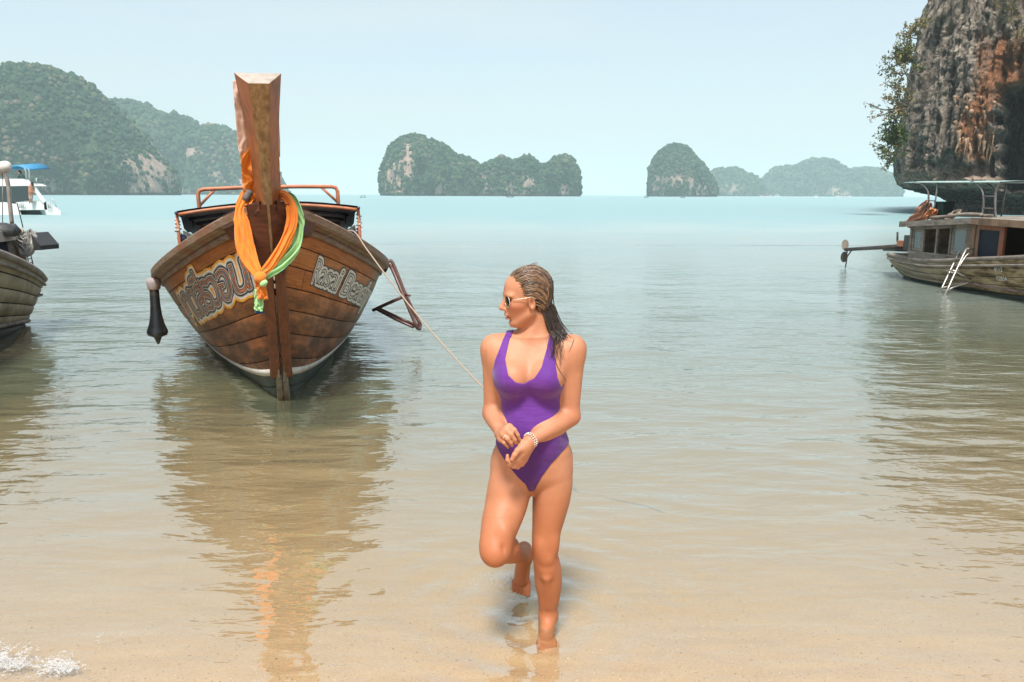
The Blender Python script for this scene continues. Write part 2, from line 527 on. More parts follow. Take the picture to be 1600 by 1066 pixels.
def island(label, prof, D, depth, patches=(), seed=0, crown=2.4, n_trees=2500, dry=(), npow=2.8, flabel=''):
    pts = [PY(px, py, D) for px, py in prof]
    xs = np.array([p[0] for p in pts]); hs = np.array([max(p[2], 0.0) for p in pts])
    NA, NP = 260, 56
    a = np.linspace(xs[0], xs[-1], NA)
    H = np.interp(a, xs, hs) + 1.0
    L = xs[-1] - xs[0]
    e = np.minimum(a - a[0], a[-1] - a) / L
    B = depth * (0.25 + 0.75 * np.clip(e / 0.22, 0, 1) ** 0.6) * (0.55 + 0.45 * H / H.max())
    ph = np.linspace(0, math.pi, NP)
    cy = -np.sign(np.cos(ph)) * np.abs(np.cos(ph)) ** (2 / npow)
    cz = np.sin(ph) ** (2 / npow)
    X = np.repeat(a[:, None], NP, 1)
    Y = D + B[:, None] * cy[None, :]
    Z = H[:, None] * cz[None, :] - 1.0
    P = np.stack([X, Y, Z], -1)
    # karst relief: buttresses and gullies
    q = P / (depth * 0.42)
    rel = fbm(q * np.array([1, 1, 0.35]), 5, seed + 3, 0.55)
    fine = fbm(P / 9.0 * np.array([1, 1, 0.5]), 3, seed + 40)
    cosf = -cy[None, :] * np.ones((NA, 1))
    kz = np.clip(1 - cz[None, :] ** 6, 0, 1)
    Y2 = Y - np.sign(cosf) * np.abs(cosf) ** 0.5 * (rel * depth * 0.46 + fine * 2.2) * kz
    Z2 = Z + fine * 1.4 * cz[None, :]
    # undercut notch at the waterline
    notch = np.exp(-((Z2 - 0.8) / 1.6) ** 2)
    Y2 = Y2 + np.where(cosf > 0, 1, -1) * notch * 2.2
    P = np.stack([X, Y2, Z2], -1)
    rock = np.zeros((NA, NP))
    for px, py, rx, ry in patches:
        c = PY(px, py, D - 0.5 * depth); sc = (D - .5 * depth) / FPX
        dd = np.hypot((X - c[0]) / (rx * sc), (Z2 - c[2]) / (ry * sc))
        rock = np.maximum(rock, 1.15 - dd * 0.75)
    rock = np.where(cosf > 0, rock, 0.3) + 0.28 * fbm(P / np.array([7.0, 7.0, 30.0]), 4, seed + 60)
    rock = np.maximum(rock, sstep(1 - Z2 / 3.0, 0.0, 0.6) * 0.6)
    faces = grid_faces(NA, NP)
    o = mesh('island', P.reshape(-1, 3), faces, ISLE, attrs={'rock': rock})
    tag(o, label, kind='structure')
    # crowns
    rg = np.random.RandomState(seed + 5)
    Vs, Fs, T = [], [], []
    cnt = 0; tries = 0
    n0 = len(ICO_V)
    # area-weighted choice of cells on the side that can be seen
    vis = (P[:-1, :-1] + P[1:, 1:]) / 2
    du = P[1:, :-1] - P[:-1, :-1]; dv = P[:-1, 1:] - P[:-1, :-1]
    nrm = np.cross(dv, du); ar = np.linalg.norm(nrm, axis=-1); nrm = nrm / (ar[..., None] + 1e-9)
    w = ar * np.where(cosf[:-1, :-1] > -0.25, 1, 0.05) * (vis[..., 2] > 1.8)
    w = w * np.clip(1.15 - 1.15 * rock[:-1, :-1], 0.13, 1.0)
    w = (w / w.sum()).ravel()
    idx = rg.choice(len(w), n_trees, p=w)
    # crowns along the skyline give it its broken outline
    for k in idx:
        i, j = divmod(k, NP - 1)
        u_, v_ = rg.rand(2)
        p = P[i, j] + du[i, j] * u_ + dv[i, j] * v_
        r = crown * rg.uniform(0.45, 1.2) * (1.45 if rg.rand() < .08 else 1)
        s = np.array([r * rg.uniform(.8, 1.25), r * rg.uniform(.8, 1.2), r * rg.uniform(.7, 1.15)])
        ang = rg.uniform(0, 6.28); ca, sa = math.cos(ang), math.sin(ang)
        vv = ICO_V * (1 + rg.uniform(-.28, .22, (n0, 1))) * s
        vv = np.stack([vv[:, 0] * ca - vv[:, 1] * sa, vv[:, 0] * sa + vv[:, 1] * ca, vv[:, 2]], -1)
        Vs.append(vv + p + np.array([0, 0, r * 0.35])); Fs.append(ICO_F + cnt); cnt += n0
        t = 0.38 + 0.55 * vnoise(p[None] / (crown * 9), seed)[0] * 0.6 + rg.uniform(-.42, .42)
        for px, py, rx, ry in dry:
            c = PY(px, py, D - 0.5 * depth); sc = (D - .5 * depth) / FPX
            dd = math.hypot((p[0] - c[0]) / (rx * sc), (p[2] - c[2]) / (ry * sc))
            if dd < 1: t += 0.55 * (1 - dd * .6) * rg.uniform(.3, 1)
        T.append(np.full(n0, min(1, max(0, t))))
    f = mesh('forest', np.concatenate(Vs), np.concatenate(Fs), FOREST, attrs={'tone': np.concatenate(T)})
    tag(f, flabel, kind='stuff')

island('big rounded forested island at the left edge of the bay',
       [(-330, 303), (-320, 255), (-270, 210), (-200, 190), (-120, 175), (-60, 160), (-20, 143), (0, 132), (22, 124), (40, 112), (62, 107), (82, 109), (100, 116), (120, 126), (140, 148),
        (160, 160), (178, 178), (195, 196), (215, 212), (232, 232), (250, 248), (262, 262), (270, 275), (274, 303)],
       720, 95, [(226, 250, 27, 42), (257, 274, 17, 32), (100, 292, 14, 14), (85, 290, 22, 10), (240, 292, 34, 14)], 1, 2.3, 5200,
       dry=[(90, 240, 30, 22), (120, 262, 28, 18), (20, 190, 20, 14), (60, 170, 30, 20)],
       flabel='forest covering the big rounded island at the left edge')
island('long descending forested ridge behind the big left island',
       [(150, 303), (160, 190), (178, 163), (195, 160), (215, 162), (232, 172), (256, 180), (285, 184), (305, 193), (322, 204), (328, 202), (340, 199), (355, 203), (368, 212), (378, 226),
        (392, 246), (408, 250), (425, 262), (434, 275), (440, 292), (443, 303)],
       1150, 115, [(307, 239, 9, 7), (284, 287, 12, 9), (262, 278, 10, 26), (390, 286, 10, 14), (345, 275, 8, 8)], 2, 3.3, 3000,
       dry=[(340, 250, 40, 30)], flabel='forest covering the descending ridge behind the longtail boat prow')
island('low humped rock island in the middle of the bay with pale cliffs',
       [(594, 303), (594, 285), (597, 262), (604, 245), (609, 232), (616, 225), (632, 215), (648, 213), (657, 214), (672, 221), (690, 226), (701, 232), (708, 240), (722, 246), (735, 251), (746, 258), (752, 261),
        (765, 255), (778, 250), (786, 246), (795, 251), (803, 254), (812, 250), (824, 246), (833, 249), (842, 258), (850, 260), (862, 253), (872, 247), (881, 242), (889, 244), (898, 254), (904, 266), (907, 284), (907, 303)],
       880, 62, [(640, 250, 9, 28), (645, 262, 10, 20), (618, 280, 14, 22), (628, 288, 10, 12), (690, 294, 8, 8), (757, 275, 4, 5), (762, 296, 7, 9), (824, 290, 12, 13), (800, 296, 10, 6), (880, 296, 8, 7), (605, 290, 6, 16)],
       3, 2.0, 3000, flabel='forest on the low humped rock island in mid bay')
island('single cone shaped rock island right of the middle',
       [(1012, 304), (1012, 285), (1014, 265), (1020, 253), (1030, 240), (1040, 232), (1052, 227), (1062, 228), (1072, 234), (1082, 246), (1092, 256), (1104, 270), (1113, 282), (1119, 294), (1120, 304)],
       1000, 48, [(1036, 286, 18, 10), (1071, 287, 8, 9), (1052, 279, 10, 7), (1090, 295, 10, 8), (1025, 294, 8, 6)], 4, 2.3, 1300, flabel='forest on the single cone shaped rock island')
island('hazy blue dome island right behind the cone shaped island',
       [(1090, 304), (1100, 285), (1112, 270), (1122, 265), (1135, 264), (1150, 267), (1165, 274), (1178, 282), (1188, 292), (1192, 304)],
       1650, 110, [(1130, 296, 16, 6)], 5, 3.6, 700, flabel='hazy forest on the dome island behind the cone')
island('hazy blue chain of hills furthest out on the right',
       [(1184, 304), (1190, 285), (1198, 274), (1212, 264), (1230, 260), (1242, 264), (1250, 266), (1255, 256), (1266, 251), (1282, 249), (1294, 254), (1306, 264), (1315, 269), (1320, 266), (1332, 269), (1340, 264),
        (1352, 263), (1366, 266), (1376, 274), (1388, 280), (1394, 284), (1397, 290), (1399, 284), (1402, 286), (1404, 306)],
       1850, 130, [(1290, 300, 22, 6)], 6, 4.0, 1500, flabel='hazy forest on the furthest chain of hills')

# ------------------------------------------------------------------ limestone cliff on the right
def build_cliff():
    CX, CY = 72.0, 108.0
    zk = np.array([-7, 0.2, 0.9, 1.9, 2.35, 2.8, 3.4, 4.4, 5.8, 7.5, 10, 13, 18, 23, 28, 33, 37, 40])
    xl = np.array([41.2, 40.8, 40.5, 38.8, 36.3, 34.3, 33.3, 32.7, 32.6, 32.8, 33.0, 33.2, 34.0, 35.2, 37.0, 40.0, 46.0, 60.0])
    ry = np.array([29, 29, 29.5, 33, 35.2, 36.2, 36.8, 37.2, 37.2, 37.0, 36.6, 36.0, 35.0, 34.0, 32.5, 30, 26, 16])
    z = np.concatenate([np.linspace(-7, 0, 6)[:-1], np.linspace(0, 19, 230), np.linspace(19.3, 40, 70)])
    XL = np.interp(z, zk, xl); RY = np.interp(z, zk, ry); RX = CX - XL
    # dense samples on the part of the outline that faces the bay
    th = np.concatenate([np.linspace(math.pi * 0.62, math.pi * 0.93, 40)[:-1], np.linspace(math.pi * 0.93, math.pi * 1.5, 420), np.linspace(math.pi * 1.5, math.pi * 2.0, 60)[1:]])
    n = 3.2
    c = np.cos(th); s = np.sin(th)
    ux = np.sign(c) * np.abs(c) ** (2 / n); uy = np.sign(s) * np.abs(s) ** (2 / n)
    X = CX + RX[:, None] * ux[None, :]; Y = CY + RY[:, None] * uy[None, :]
    Z = np.repeat(z[:, None], len(th), 1)
    P = np.stack([X, Y, Z], -1)
    nx = np.repeat(c[None, :], len(z), 0); ny = np.repeat(s[None, :], len(z), 0)
    q = P * np.array([1, 1, 0.45])
    d = 1.7 * fbm(q / 6.0, 3, 101) + 0.55 * fbm(P / np.array([2.2, 2.2, 3.4]), 4, 102) + 0.28 * fbm(P * np.array([1.9, 1.9, 0.6]), 3, 103)
    ridg = 1 - np.abs(fbm(P * np.array([0.85, .85, 0.16]), 4, 107)) * 2.4
    d += 1.0 * (ridg - 0.4)
    d -= 1.5 * np.clip(fbm(P * np.array([0.45, 0.45, 0.06]), 3, 140) - 0.16, 0, 1) * 3
    r2 = 1 - np.abs(fbm(P * np.array([1.9, 1.9, 1.1]), 4, 131, 0.6)) * 2.6
    d += 0.30 * (r2 - 0.4)
    pit = np.clip(fbm(P / 1.3, 3, 109) - 0.18, 0, 1)
    d -= 2.2 * pit
    # alcove: deep recess on the right with a lip hung with stalactites over it
    wob = fbm(P / 2.4, 3, 104)
    edge = 43.4 + 1.0 * wob - 0.05 * (Z - 6)
    topz = 12.8 + 1.6 * wob
    edge = edge + 0.9 * fbm(P / 0.9, 3, 150)
    A = sstep(X, edge - 0.2, edge + 0.5) * sstep(-Z, -topz, -topz + 1.2) * sstep(Z, 2.0, 2.6)
    A *= np.where(Y < 95, 1, 0)
    lip = 5.5 + 0.9 * vnoise(np.stack([X * 1.6, X * 0, X * 0], -1), 66) + 0.6 * vnoise(np.stack([X * 3.6, X * 0, X * 0], -1), 68)
    Bm = sstep(X, 36.6, 38.2) * sstep(-Z, -lip - 0.15, -lip + 0.2) * sstep(Z, 3.3 + 0.5 * wob, 4.0 + 0.5 * wob) * np.where(Y < 95, 1, 0)
    d -= 7.5 * A
    d -= (1.9 + 0.8 * wob) * Bm * (1 - A) * sstep(X, 36.6, 41.0)
    low = sstep(Z, 1.0, 3.0)
    d *= 0.35 + 0.65 * low
    lefts = sstep(X, 33.2, 36.8)          # keep the seaward outline close to the photographed one
    d *= 0.35 + 0.65 * lefts
    P2 = np.stack([X + nx * d + np.maximum(Y - 73, 0) * 0.52, Y + ny * d * 1.0, Z + 0.35 * fbm(P / 1.7, 2, 105) * low], -1)
    orange = sstep(X, 38.2 + 0.15 * (Z - 5), 41.2) * sstep(Z, 4.3, 5.8) * sstep(-Z, -18.5, -14) * (1 - A) * np.where(Y < 95, 1, 0)
    orange = np.clip(orange * (0.65 + 1.2 * fbm(P / np.array([1.6, 1.6, 4.0]), 3, 120)), 0, 1)
    tan = sstep(Z, 2.4, 2.9) * sstep(-Z, -5.0, -4.0) * sstep(X, 33.2, 34.6) * sstep(-X, -45, -42)
    b = NT('cliff_limestone')
    v = b.coords('Position')
    st = b.noise(b.coords('Position', (0.9, 0.9, 0.14)), 1.0, 7, 0.65, 0.3)
    n1 = b.noise(v, 0.8, 10, 0.72); n2 = b.noise(v, 3.0, 8, 0.75); n3 = b.noise(v, 0.22, 4, 0.6)
    g = b.ramp(n1, [(0.30, (0.022, 0.021, 0.021)), (0.42, (0.092, 0.080, 0.070)), (0.53, (0.24, 0.205, 0.17)), (0.66, (0.55, 0.47, 0.385))])
    g = b.mix(b.rng(st, 0.52, 0.66, 0, 0.7), g, (0.32, 0.28, 0.235))
    g = b.mix(b.rng(st, 0.46, 0.34, 0, 0.85), g, (0.022, 0.021, 0.021))
    g = b.mix(b.rng(n3, 0.52, 0.66, 0, 0.35), g, (0.16, 0.15, 0.08))
    oc = b.ramp(n2, [(0.3, (0.06, 0.028, 0.014)), (0.45, (0.22, 0.09, 0.04)), (0.6, (0.40, 0.18, 0.085)), (0.8, (0.50, 0.36, 0.26))])
    oc = b.mix(b.rng(st, 0.45, 0.33, 0, 0.7), oc, (0.06, 0.04, 0.03))
    c_ = b.mix(b.rng(b.math('ADD', b.attr('rust'), b.math('MULTIPLY', b.math('SUBTRACT', st, 0.5), 1.6)), 0.20, 0.66, 0, 0.95), g, oc)
    tc_ = b.ramp(n2, [(0.3, (0.10, 0.08, 0.07)), (0.5, (0.42, 0.31, 0.24)), (0.7, (0.64, 0.50, 0.41))])
    c_ = b.mix(b.math('MULTIPLY', b.attr('pale'), b.rng(n1, 0.32, 0.50)), c_, tc_)
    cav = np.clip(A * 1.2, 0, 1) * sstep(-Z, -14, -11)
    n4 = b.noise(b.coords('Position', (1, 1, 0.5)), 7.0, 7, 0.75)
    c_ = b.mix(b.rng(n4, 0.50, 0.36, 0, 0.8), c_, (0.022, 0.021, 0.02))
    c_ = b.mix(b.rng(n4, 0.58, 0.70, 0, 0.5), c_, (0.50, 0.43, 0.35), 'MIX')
    c_ = b.mix(b.math('MULTIPLY', b.attr('cave_shade'), b.rng(n1, 0.25, 0.65, 1.0, 0.75)), c_, (0.008, 0.008, 0.009))  # near-black painted inside the alcove to deepen its shade
    b.pbsdf(c_, 0.88, 0, b.bump(b.math('ADD', n1, b.math('MULTIPLY', n2, 0.8)), 1.0, 0.35), 0.2)
    o = mesh('cliff', P2.reshape(-1, 3), grid_faces(len(z), len(th))[:, ::-1], b.m, attrs={'rust': orange, 'pale': tan, 'cave_shade': cav})
    tag(o, 'overhanging grey and rust limestone cliff rising out of the water at right', kind='structure')
    return P2, z, th
CLIFF, CLZ, CLTH = build_cliff()
# main boat: s runs aft from where the stem meets the water, u to the viewer's right, z up
B0 = np.array([-2.095, 7.10, 0.0])
_ba = np.array([-0.285, 0.9585, 0.0]); _ba /= np.linalg.norm(_ba)
_bl = np.array([_ba[1], -_ba[0], 0.0])
HEEL = math.tan(math.radians(1.5))       # the beached boat leans a little to the viewer's left
def BW(s, u, z):
    s, u, z = np.broadcast_arrays(np.asarray(s, float), np.asarray(u, float), np.asarray(z, float))
    u, z = u - z * HEEL, z + u * HEEL
    return B0 + s[..., None] * _ba + u[..., None] * _bl + z[..., None] * np.array([0, 0, 1.0])
_SZ = np.array([-0.5, 0.0, 0.31, 0.8, 1.2, 1.5, 1.75, 2.0, 2.3, 2.6, 2.8])
_SS = np.array([0.9, 0.0, -0.20, -0.42, -0.58, -0.70, -0.80, -0.91, -1.06, -1.25, -1.40])
def stem_s(z): return np.interp(z, _SZ, _SS)
def stem_z(s): return np.interp(-np.asarray(s, float), -_SS, _SZ)
S0, S_END = -0.80, 8.6
def zg(s):
    s = np.asarray(s, float)
    return 0.676 + 1.061 * np.exp(-(np.maximum(s + 0.8, 0) / 2.7) ** 1.25) + 0.012 * np.maximum(s - 5, 0) ** 2
def bg(s):
    s = np.asarray(s, float)
    q = np.clip((s + 0.8) / 4.4, 0, 1)
    b = 0.05 + 1.31 * (1 - (1 - q) ** 2.2)
    return b * (1 - 0.28 * np.clip((s - 5.0) / 3.6, 0, 1) ** 2)
def zk(s):
    s = np.asarray(s, float)
    return np.where(s < 0, stem_z(np.minimum(s, 0)), -0.38 * (1 - np.exp(-np.maximum(s, 0) / 0.7)))
def zstr(s): return 0.05 + 0.24 * np.exp(-(np.asarray(s, float) + 0.2) / 1.1)
def sec(s, t):
    """half section at s: t = 0 on the keel or stem, 1 on the gunwale -> u, z"""
    s = np.asarray(s, float); t = np.asarray(t, float)
    p = 0.95 - 0.57 * np.clip((s + 0.8) / 4.0, 0, 1)
    u = 0.05 + (bg(s) - 0.05) * t ** p
    z = zk(s) + (zg(s) - zk(s)) * t
    return u, z
_T = np.linspace(0, 1, 161)
def girth_pt(s, w, side, off=0.0):
    """hull surface point a distance w down from the gunwale at station s (arrays); off = outward offset"""
    s = np.asarray(s, float).ravel(); w = np.broadcast_to(np.asarray(w, float), s.shape)
    u, z = sec(s[:, None], _T[None, :])
    g = np.concatenate([np.zeros((len(s), 1)), np.cumsum(np.hypot(np.diff(u[:, ::-1], axis=1), np.diff(z[:, ::-1], axis=1)), 1)], 1)
    ur, zr = u[:, ::-1], z[:, ::-1]
    uu = np.array([np.interp(w[i], g[i], ur[i]) for i in range(len(s))])
    zz = np.array([np.interp(w[i], g[i], zr[i]) for i in range(len(s))])
    e = 0.02
    u2 = np.array([np.interp(w[i] + e, g[i], ur[i]) for i in range(len(s))]); z2 = np.array([np.interp(w[i] + e, g[i], zr[i]) for i in range(len(s))])
    u1 = np.array([np.interp(w[i] - e, g[i], ur[i]) for i in range(len(s))]); z1 = np.array([np.interp(w[i] - e, g[i], zr[i]) for i in range(len(s))])
    du, dz = u2 - u1, z2 - z1
    L = np.hypot(du, dz) + 1e-9
    nu, nz = -dz / L, du / L
    db = (bg(s + .05) - bg(s - .05)) / .1           # the side also faces forward where the bow narrows
    k = np.sqrt(1 + db * db)
    return BW(s - off * db / k, side * (uu + off * nu / k), zz + off * nz / k), g[:, -1]
class HullMap:
    """regular lattice of a hull side: (s, w) -> point, outward normal"""
    def __init__(s, side):
        s.side = side; s.ns, s.nw = 170, 90
        s.s = np.linspace(S0 + 0.005, S_END, s.ns); s.w = np.linspace(0, 2.3, s.nw)
        A, Bw = np.meshgrid(s.s, s.w, indexing='ij')
        P, g = girth_pt(A.ravel(), Bw.ravel(), side)
        s.g = g.reshape(A.shape)[:, 0]
        s.P = P.reshape(s.ns, s.nw, 3)
        Q, _ = girth_pt(A.ravel(), np.minimum(Bw.ravel(), g - 0.03), side, 0.05)
        Q0, _ = girth_pt(A.ravel(), np.minimum(Bw.ravel(), g - 0.03), side, 0.0)
        s.N = ((Q - Q0) / 0.05).reshape(s.ns, s.nw, 3)
    def lat(s, arr, sv, wv):
        x = np.clip((np.asarray(sv) - s.s[0]) / (s.s[-1] - s.s[0]) * (s.ns - 1), 0, s.ns - 1.001)
        y = np.clip((np.asarray(wv) - s.w[0]) / (s.w[-1] - s.w[0]) * (s.nw - 1), 0, s.nw - 1.001)
        i = x.astype(int); j = y.astype(int); a = (x - i)[..., None]; b = (y - j)[..., None]
        return arr[i, j] * (1 - a) * (1 - b) + arr[i + 1, j] * a * (1 - b) + arr[i, j + 1] * (1 - a) * b + arr[i + 1, j + 1] * a * b
    def pt(s, sv, wv, off=0.0):
        n = s.lat(s.N, sv, wv); n = n / np.linalg.norm(n, axis=-1, keepdims=True)
        return s.lat(s.P, sv, wv) + n * np.asarray(off)[..., None]
    def s_start(s, w):
        k = np.argmax(s.g > w)
        if k == 0: return s.s[0]
        a, b = s.g[k - 1], s.g[k]
        return s.s[k - 1] + (w - a) / (b - a) * (s.s[k] - s.s[k - 1])

def hull_wood():
    b = NT('hull_planks_wood')
    uvn = b.n('UVMap'); uv = uvn.outputs[0]
    def mapped(scale):
        m = b.n('Mapping'); m.inputs['Scale'].default_value = scale; b.set(m.inputs['Vector'], uv); return m.outputs[0]
    rnd = b.random()
    sxy = b.n('SeparateXYZ'); b.set(sxy.inputs[0], uv)
    S_, W_ = sxy.outputs['X'], sxy.outputs['Y']
    shift = b.n('Mapping'); shift.inputs['Scale'].default_value = (1.4, 34, 1); b.set(shift.inputs['Vector'], uv)
    cmb = b.n('CombineXYZ'); b.set(cmb.inputs[0], b.math('MULTIPLY', rnd, 40)); b.set(shift.inputs['Location'], cmb.outputs[0])
    grain = b.noise(shift.outputs[0], 2.2, 6, 0.65, 0.3)
    stain = b.noise(mapped((1.6, 3.2, 1)), 1.7, 7, 0.68)
    blot = b.noise(mapped((0.9, 2.0, 1)), 1.1, 5, 0.6)
    speck = b.noise(mapped((22, 30, 1)), 2.0, 4, 0.7)
    c = b.ramp(rnd, [(0.0, (0.42, 0.115, 0.022)), (0.35, (0.60, 0.195, 0.036)), (0.7, (0.36, 0.110, 0.024)), (1.0, (0.52, 0.185, 0.040))])
    c = b.mix(b.rng(grain, 0.40, 0.66, 0, 0.60), c, (0.085, 0.029, 0.011))
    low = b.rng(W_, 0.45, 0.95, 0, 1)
    c = b.mix(b.math('MULTIPLY', b.math('ADD', b.math('MULTIPLY', low, 0.60), 0.20), b.rng(stain, 0.42, 0.56)), c, (0.026, 0.015, 0.009))  # stains, plus shade under the hull flare painted onto the lower strakes
    c = b.mix(b.math('MULTIPLY', b.rng(W_, 0.58, 0.72, 0, 0.62), b.rng(blot, 0.62, 0.45, 0.35, 1.0)), c, (0.040, 0.024, 0.013))  # lower planks darkened again, adding to that painted shade
    c = b.mix(b.math('MULTIPLY', low, b.rng(blot, 0.50, 0.62, 0, 0.45)), c, (0.22, 0.14, 0.06))
    aft = b.rng(b.math('ADD', S_, b.math('MULTIPLY', b.math('SUBTRACT', stain, 0.5), 2.2)), 1.35, 2.1)
    c = b.mix(b.math('MULTIPLY', aft, 0.8), c, b.mix(grain, (0.10, 0.075, 0.055), (0.30, 0.25, 0.19)))
    c = b.mix(b.rng(speck, 0.60, 0.72, 0, 0.15), c, (0.28, 0.16, 0.09))
    dk = b.attr('dark'); c = b.mix(dk, c, b.mix(grain, (0.012, 0.007, 0.006), (0.055, 0.017, 0.009)))
    below = b.attr('below')
    alg = b.mix(b.rng(stain, 0.42, 0.62), (0.008, 0.022, 0.020), (0.045, 0.065, 0.055))
    alg = b.mix(b.rng(speck, 0.55, 0.68, 0, 0.7), alg, (0.17, 0.18, 0.15))
    c = b.mix(b.rng(below, -0.002, 0.002), c, alg)
    b.pbsdf(c, b.rng(stain, 0.3, 0.7, 0.5, 0.8), 0, b.bump(b.math('ADD', grain, b.math('MULTIPLY', speck, 0.4)), 0.45, 0.006), 0.35)
    return b.m

def old_wood(name, c0, c1, c2, axis_scale=(2, 30, 30), rough=0.65, kind='Object'):
    b = NT(name)
    g = b.noise(b.coords(kind, axis_scale), 1.0, 6, 0.65, 0.4)
    s = b.noise(b.coords(kind), 3.5, 6, 0.65)
    c = b.mix(b.rng(g, 0.3, 0.7), c0, c1)
    c = b.mix(b.rng(s, 0.48, 0.66, 0, 0.8), c, c2)
    b.pbsdf(c, rough, 0, b.bump(b.math('ADD', g, s), 0.5, 0.006), 0.3)
    return b.m

M_HULL = hull_wood()
M_RAIL = old_wood('weathered_rail_wood', (0.11, 0.065, 0.04), (0.26, 0.185, 0.125), (0.20, 0.075, 0.035), (6, 6, 40))
M_PROW = old_wood('prow_side_wood', (0.24, 0.068, 0.016), (0.42, 0.135, 0.030), (0.12, 0.045, 0.018), (30, 30, 2.0), 0.5)
M_PROWF = old_wood('prow_front_worn_wood', (0.17, 0.095, 0.042), (0.40, 0.27, 0.15), (0.10, 0.045, 0.02), (30, 30, 2.2), 0.7)
M_PROWT = old_wood('sawn_grey_wood', (0.30, 0.255, 0.22), (0.46, 0.40, 0.355), (0.22, 0.175, 0.145), (8, 8, 8), 0.8)
M_STEM = old_wood('stem_red_wood', (0.085, 0.030, 0.014), (0.19, 0.068, 0.030), (0.045, 0.022, 0.014), (30, 30, 1.6), 0.5)
M_KEEL = old_wood('worn_keel_wood', (0.12, 0.115, 0.09), (0.30, 0.27, 0.21), (0.10, 0.045, 0.025), (40, 40, 2.5), 0.75)
M_CHEEK = old_wood('dark_varnished_wood', (0.055, 0.016, 0.009), (0.15, 0.045, 0.02), (0.02, 0.010, 0.007), (6, 6, 30), 0.32)
M_WHITE = simple('white_boot_stripe_paint', (0.56, 0.53, 0.48), 0.6, var=0.15, dirt=(0.30, 0.27, 0.21), scale=5)
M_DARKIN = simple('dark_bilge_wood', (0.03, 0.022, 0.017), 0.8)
M_PIPE = simple('rusty_orange_pipe_paint', (0.46, 0.16, 0.075), 0.5, var=0.3, dirt=(0.22, 0.12, 0.08), scale=9)
M_BROWNPIPE = simple('brown_painted_steel', (0.10, 0.042, 0.034), 0.4, var=0.3, dirt=(0.17, 0.10, 0.08), scale=14)
M_NAVY = simple('navy_canopy_tarp', (0.030, 0.042, 0.095), 0.34, var=0.35, scale=2.5, bump=0.3, dist=0.02)
M_BLACKR = simple('black_rubber', (0.014, 0.016, 0.02), 0.32, var=0.5, dirt=(0.11, 0.085, 0.07), scale=7)
M_DECK = old_wood('grey_deck_boards', (0.13, 0.10, 0.075), (0.24, 0.19, 0.14), (0.08, 0.06, 0.045), (4, 4, 10), 0.75)

def emp_boat():
    return empty('longtail_boat', B0, 'wooden longtail boat with tall carved prow moored bow first in the shallows', 'boat')

BOAT = emp_boat()
HM = {-1: HullMap(-1), 1: HullMap(1)}

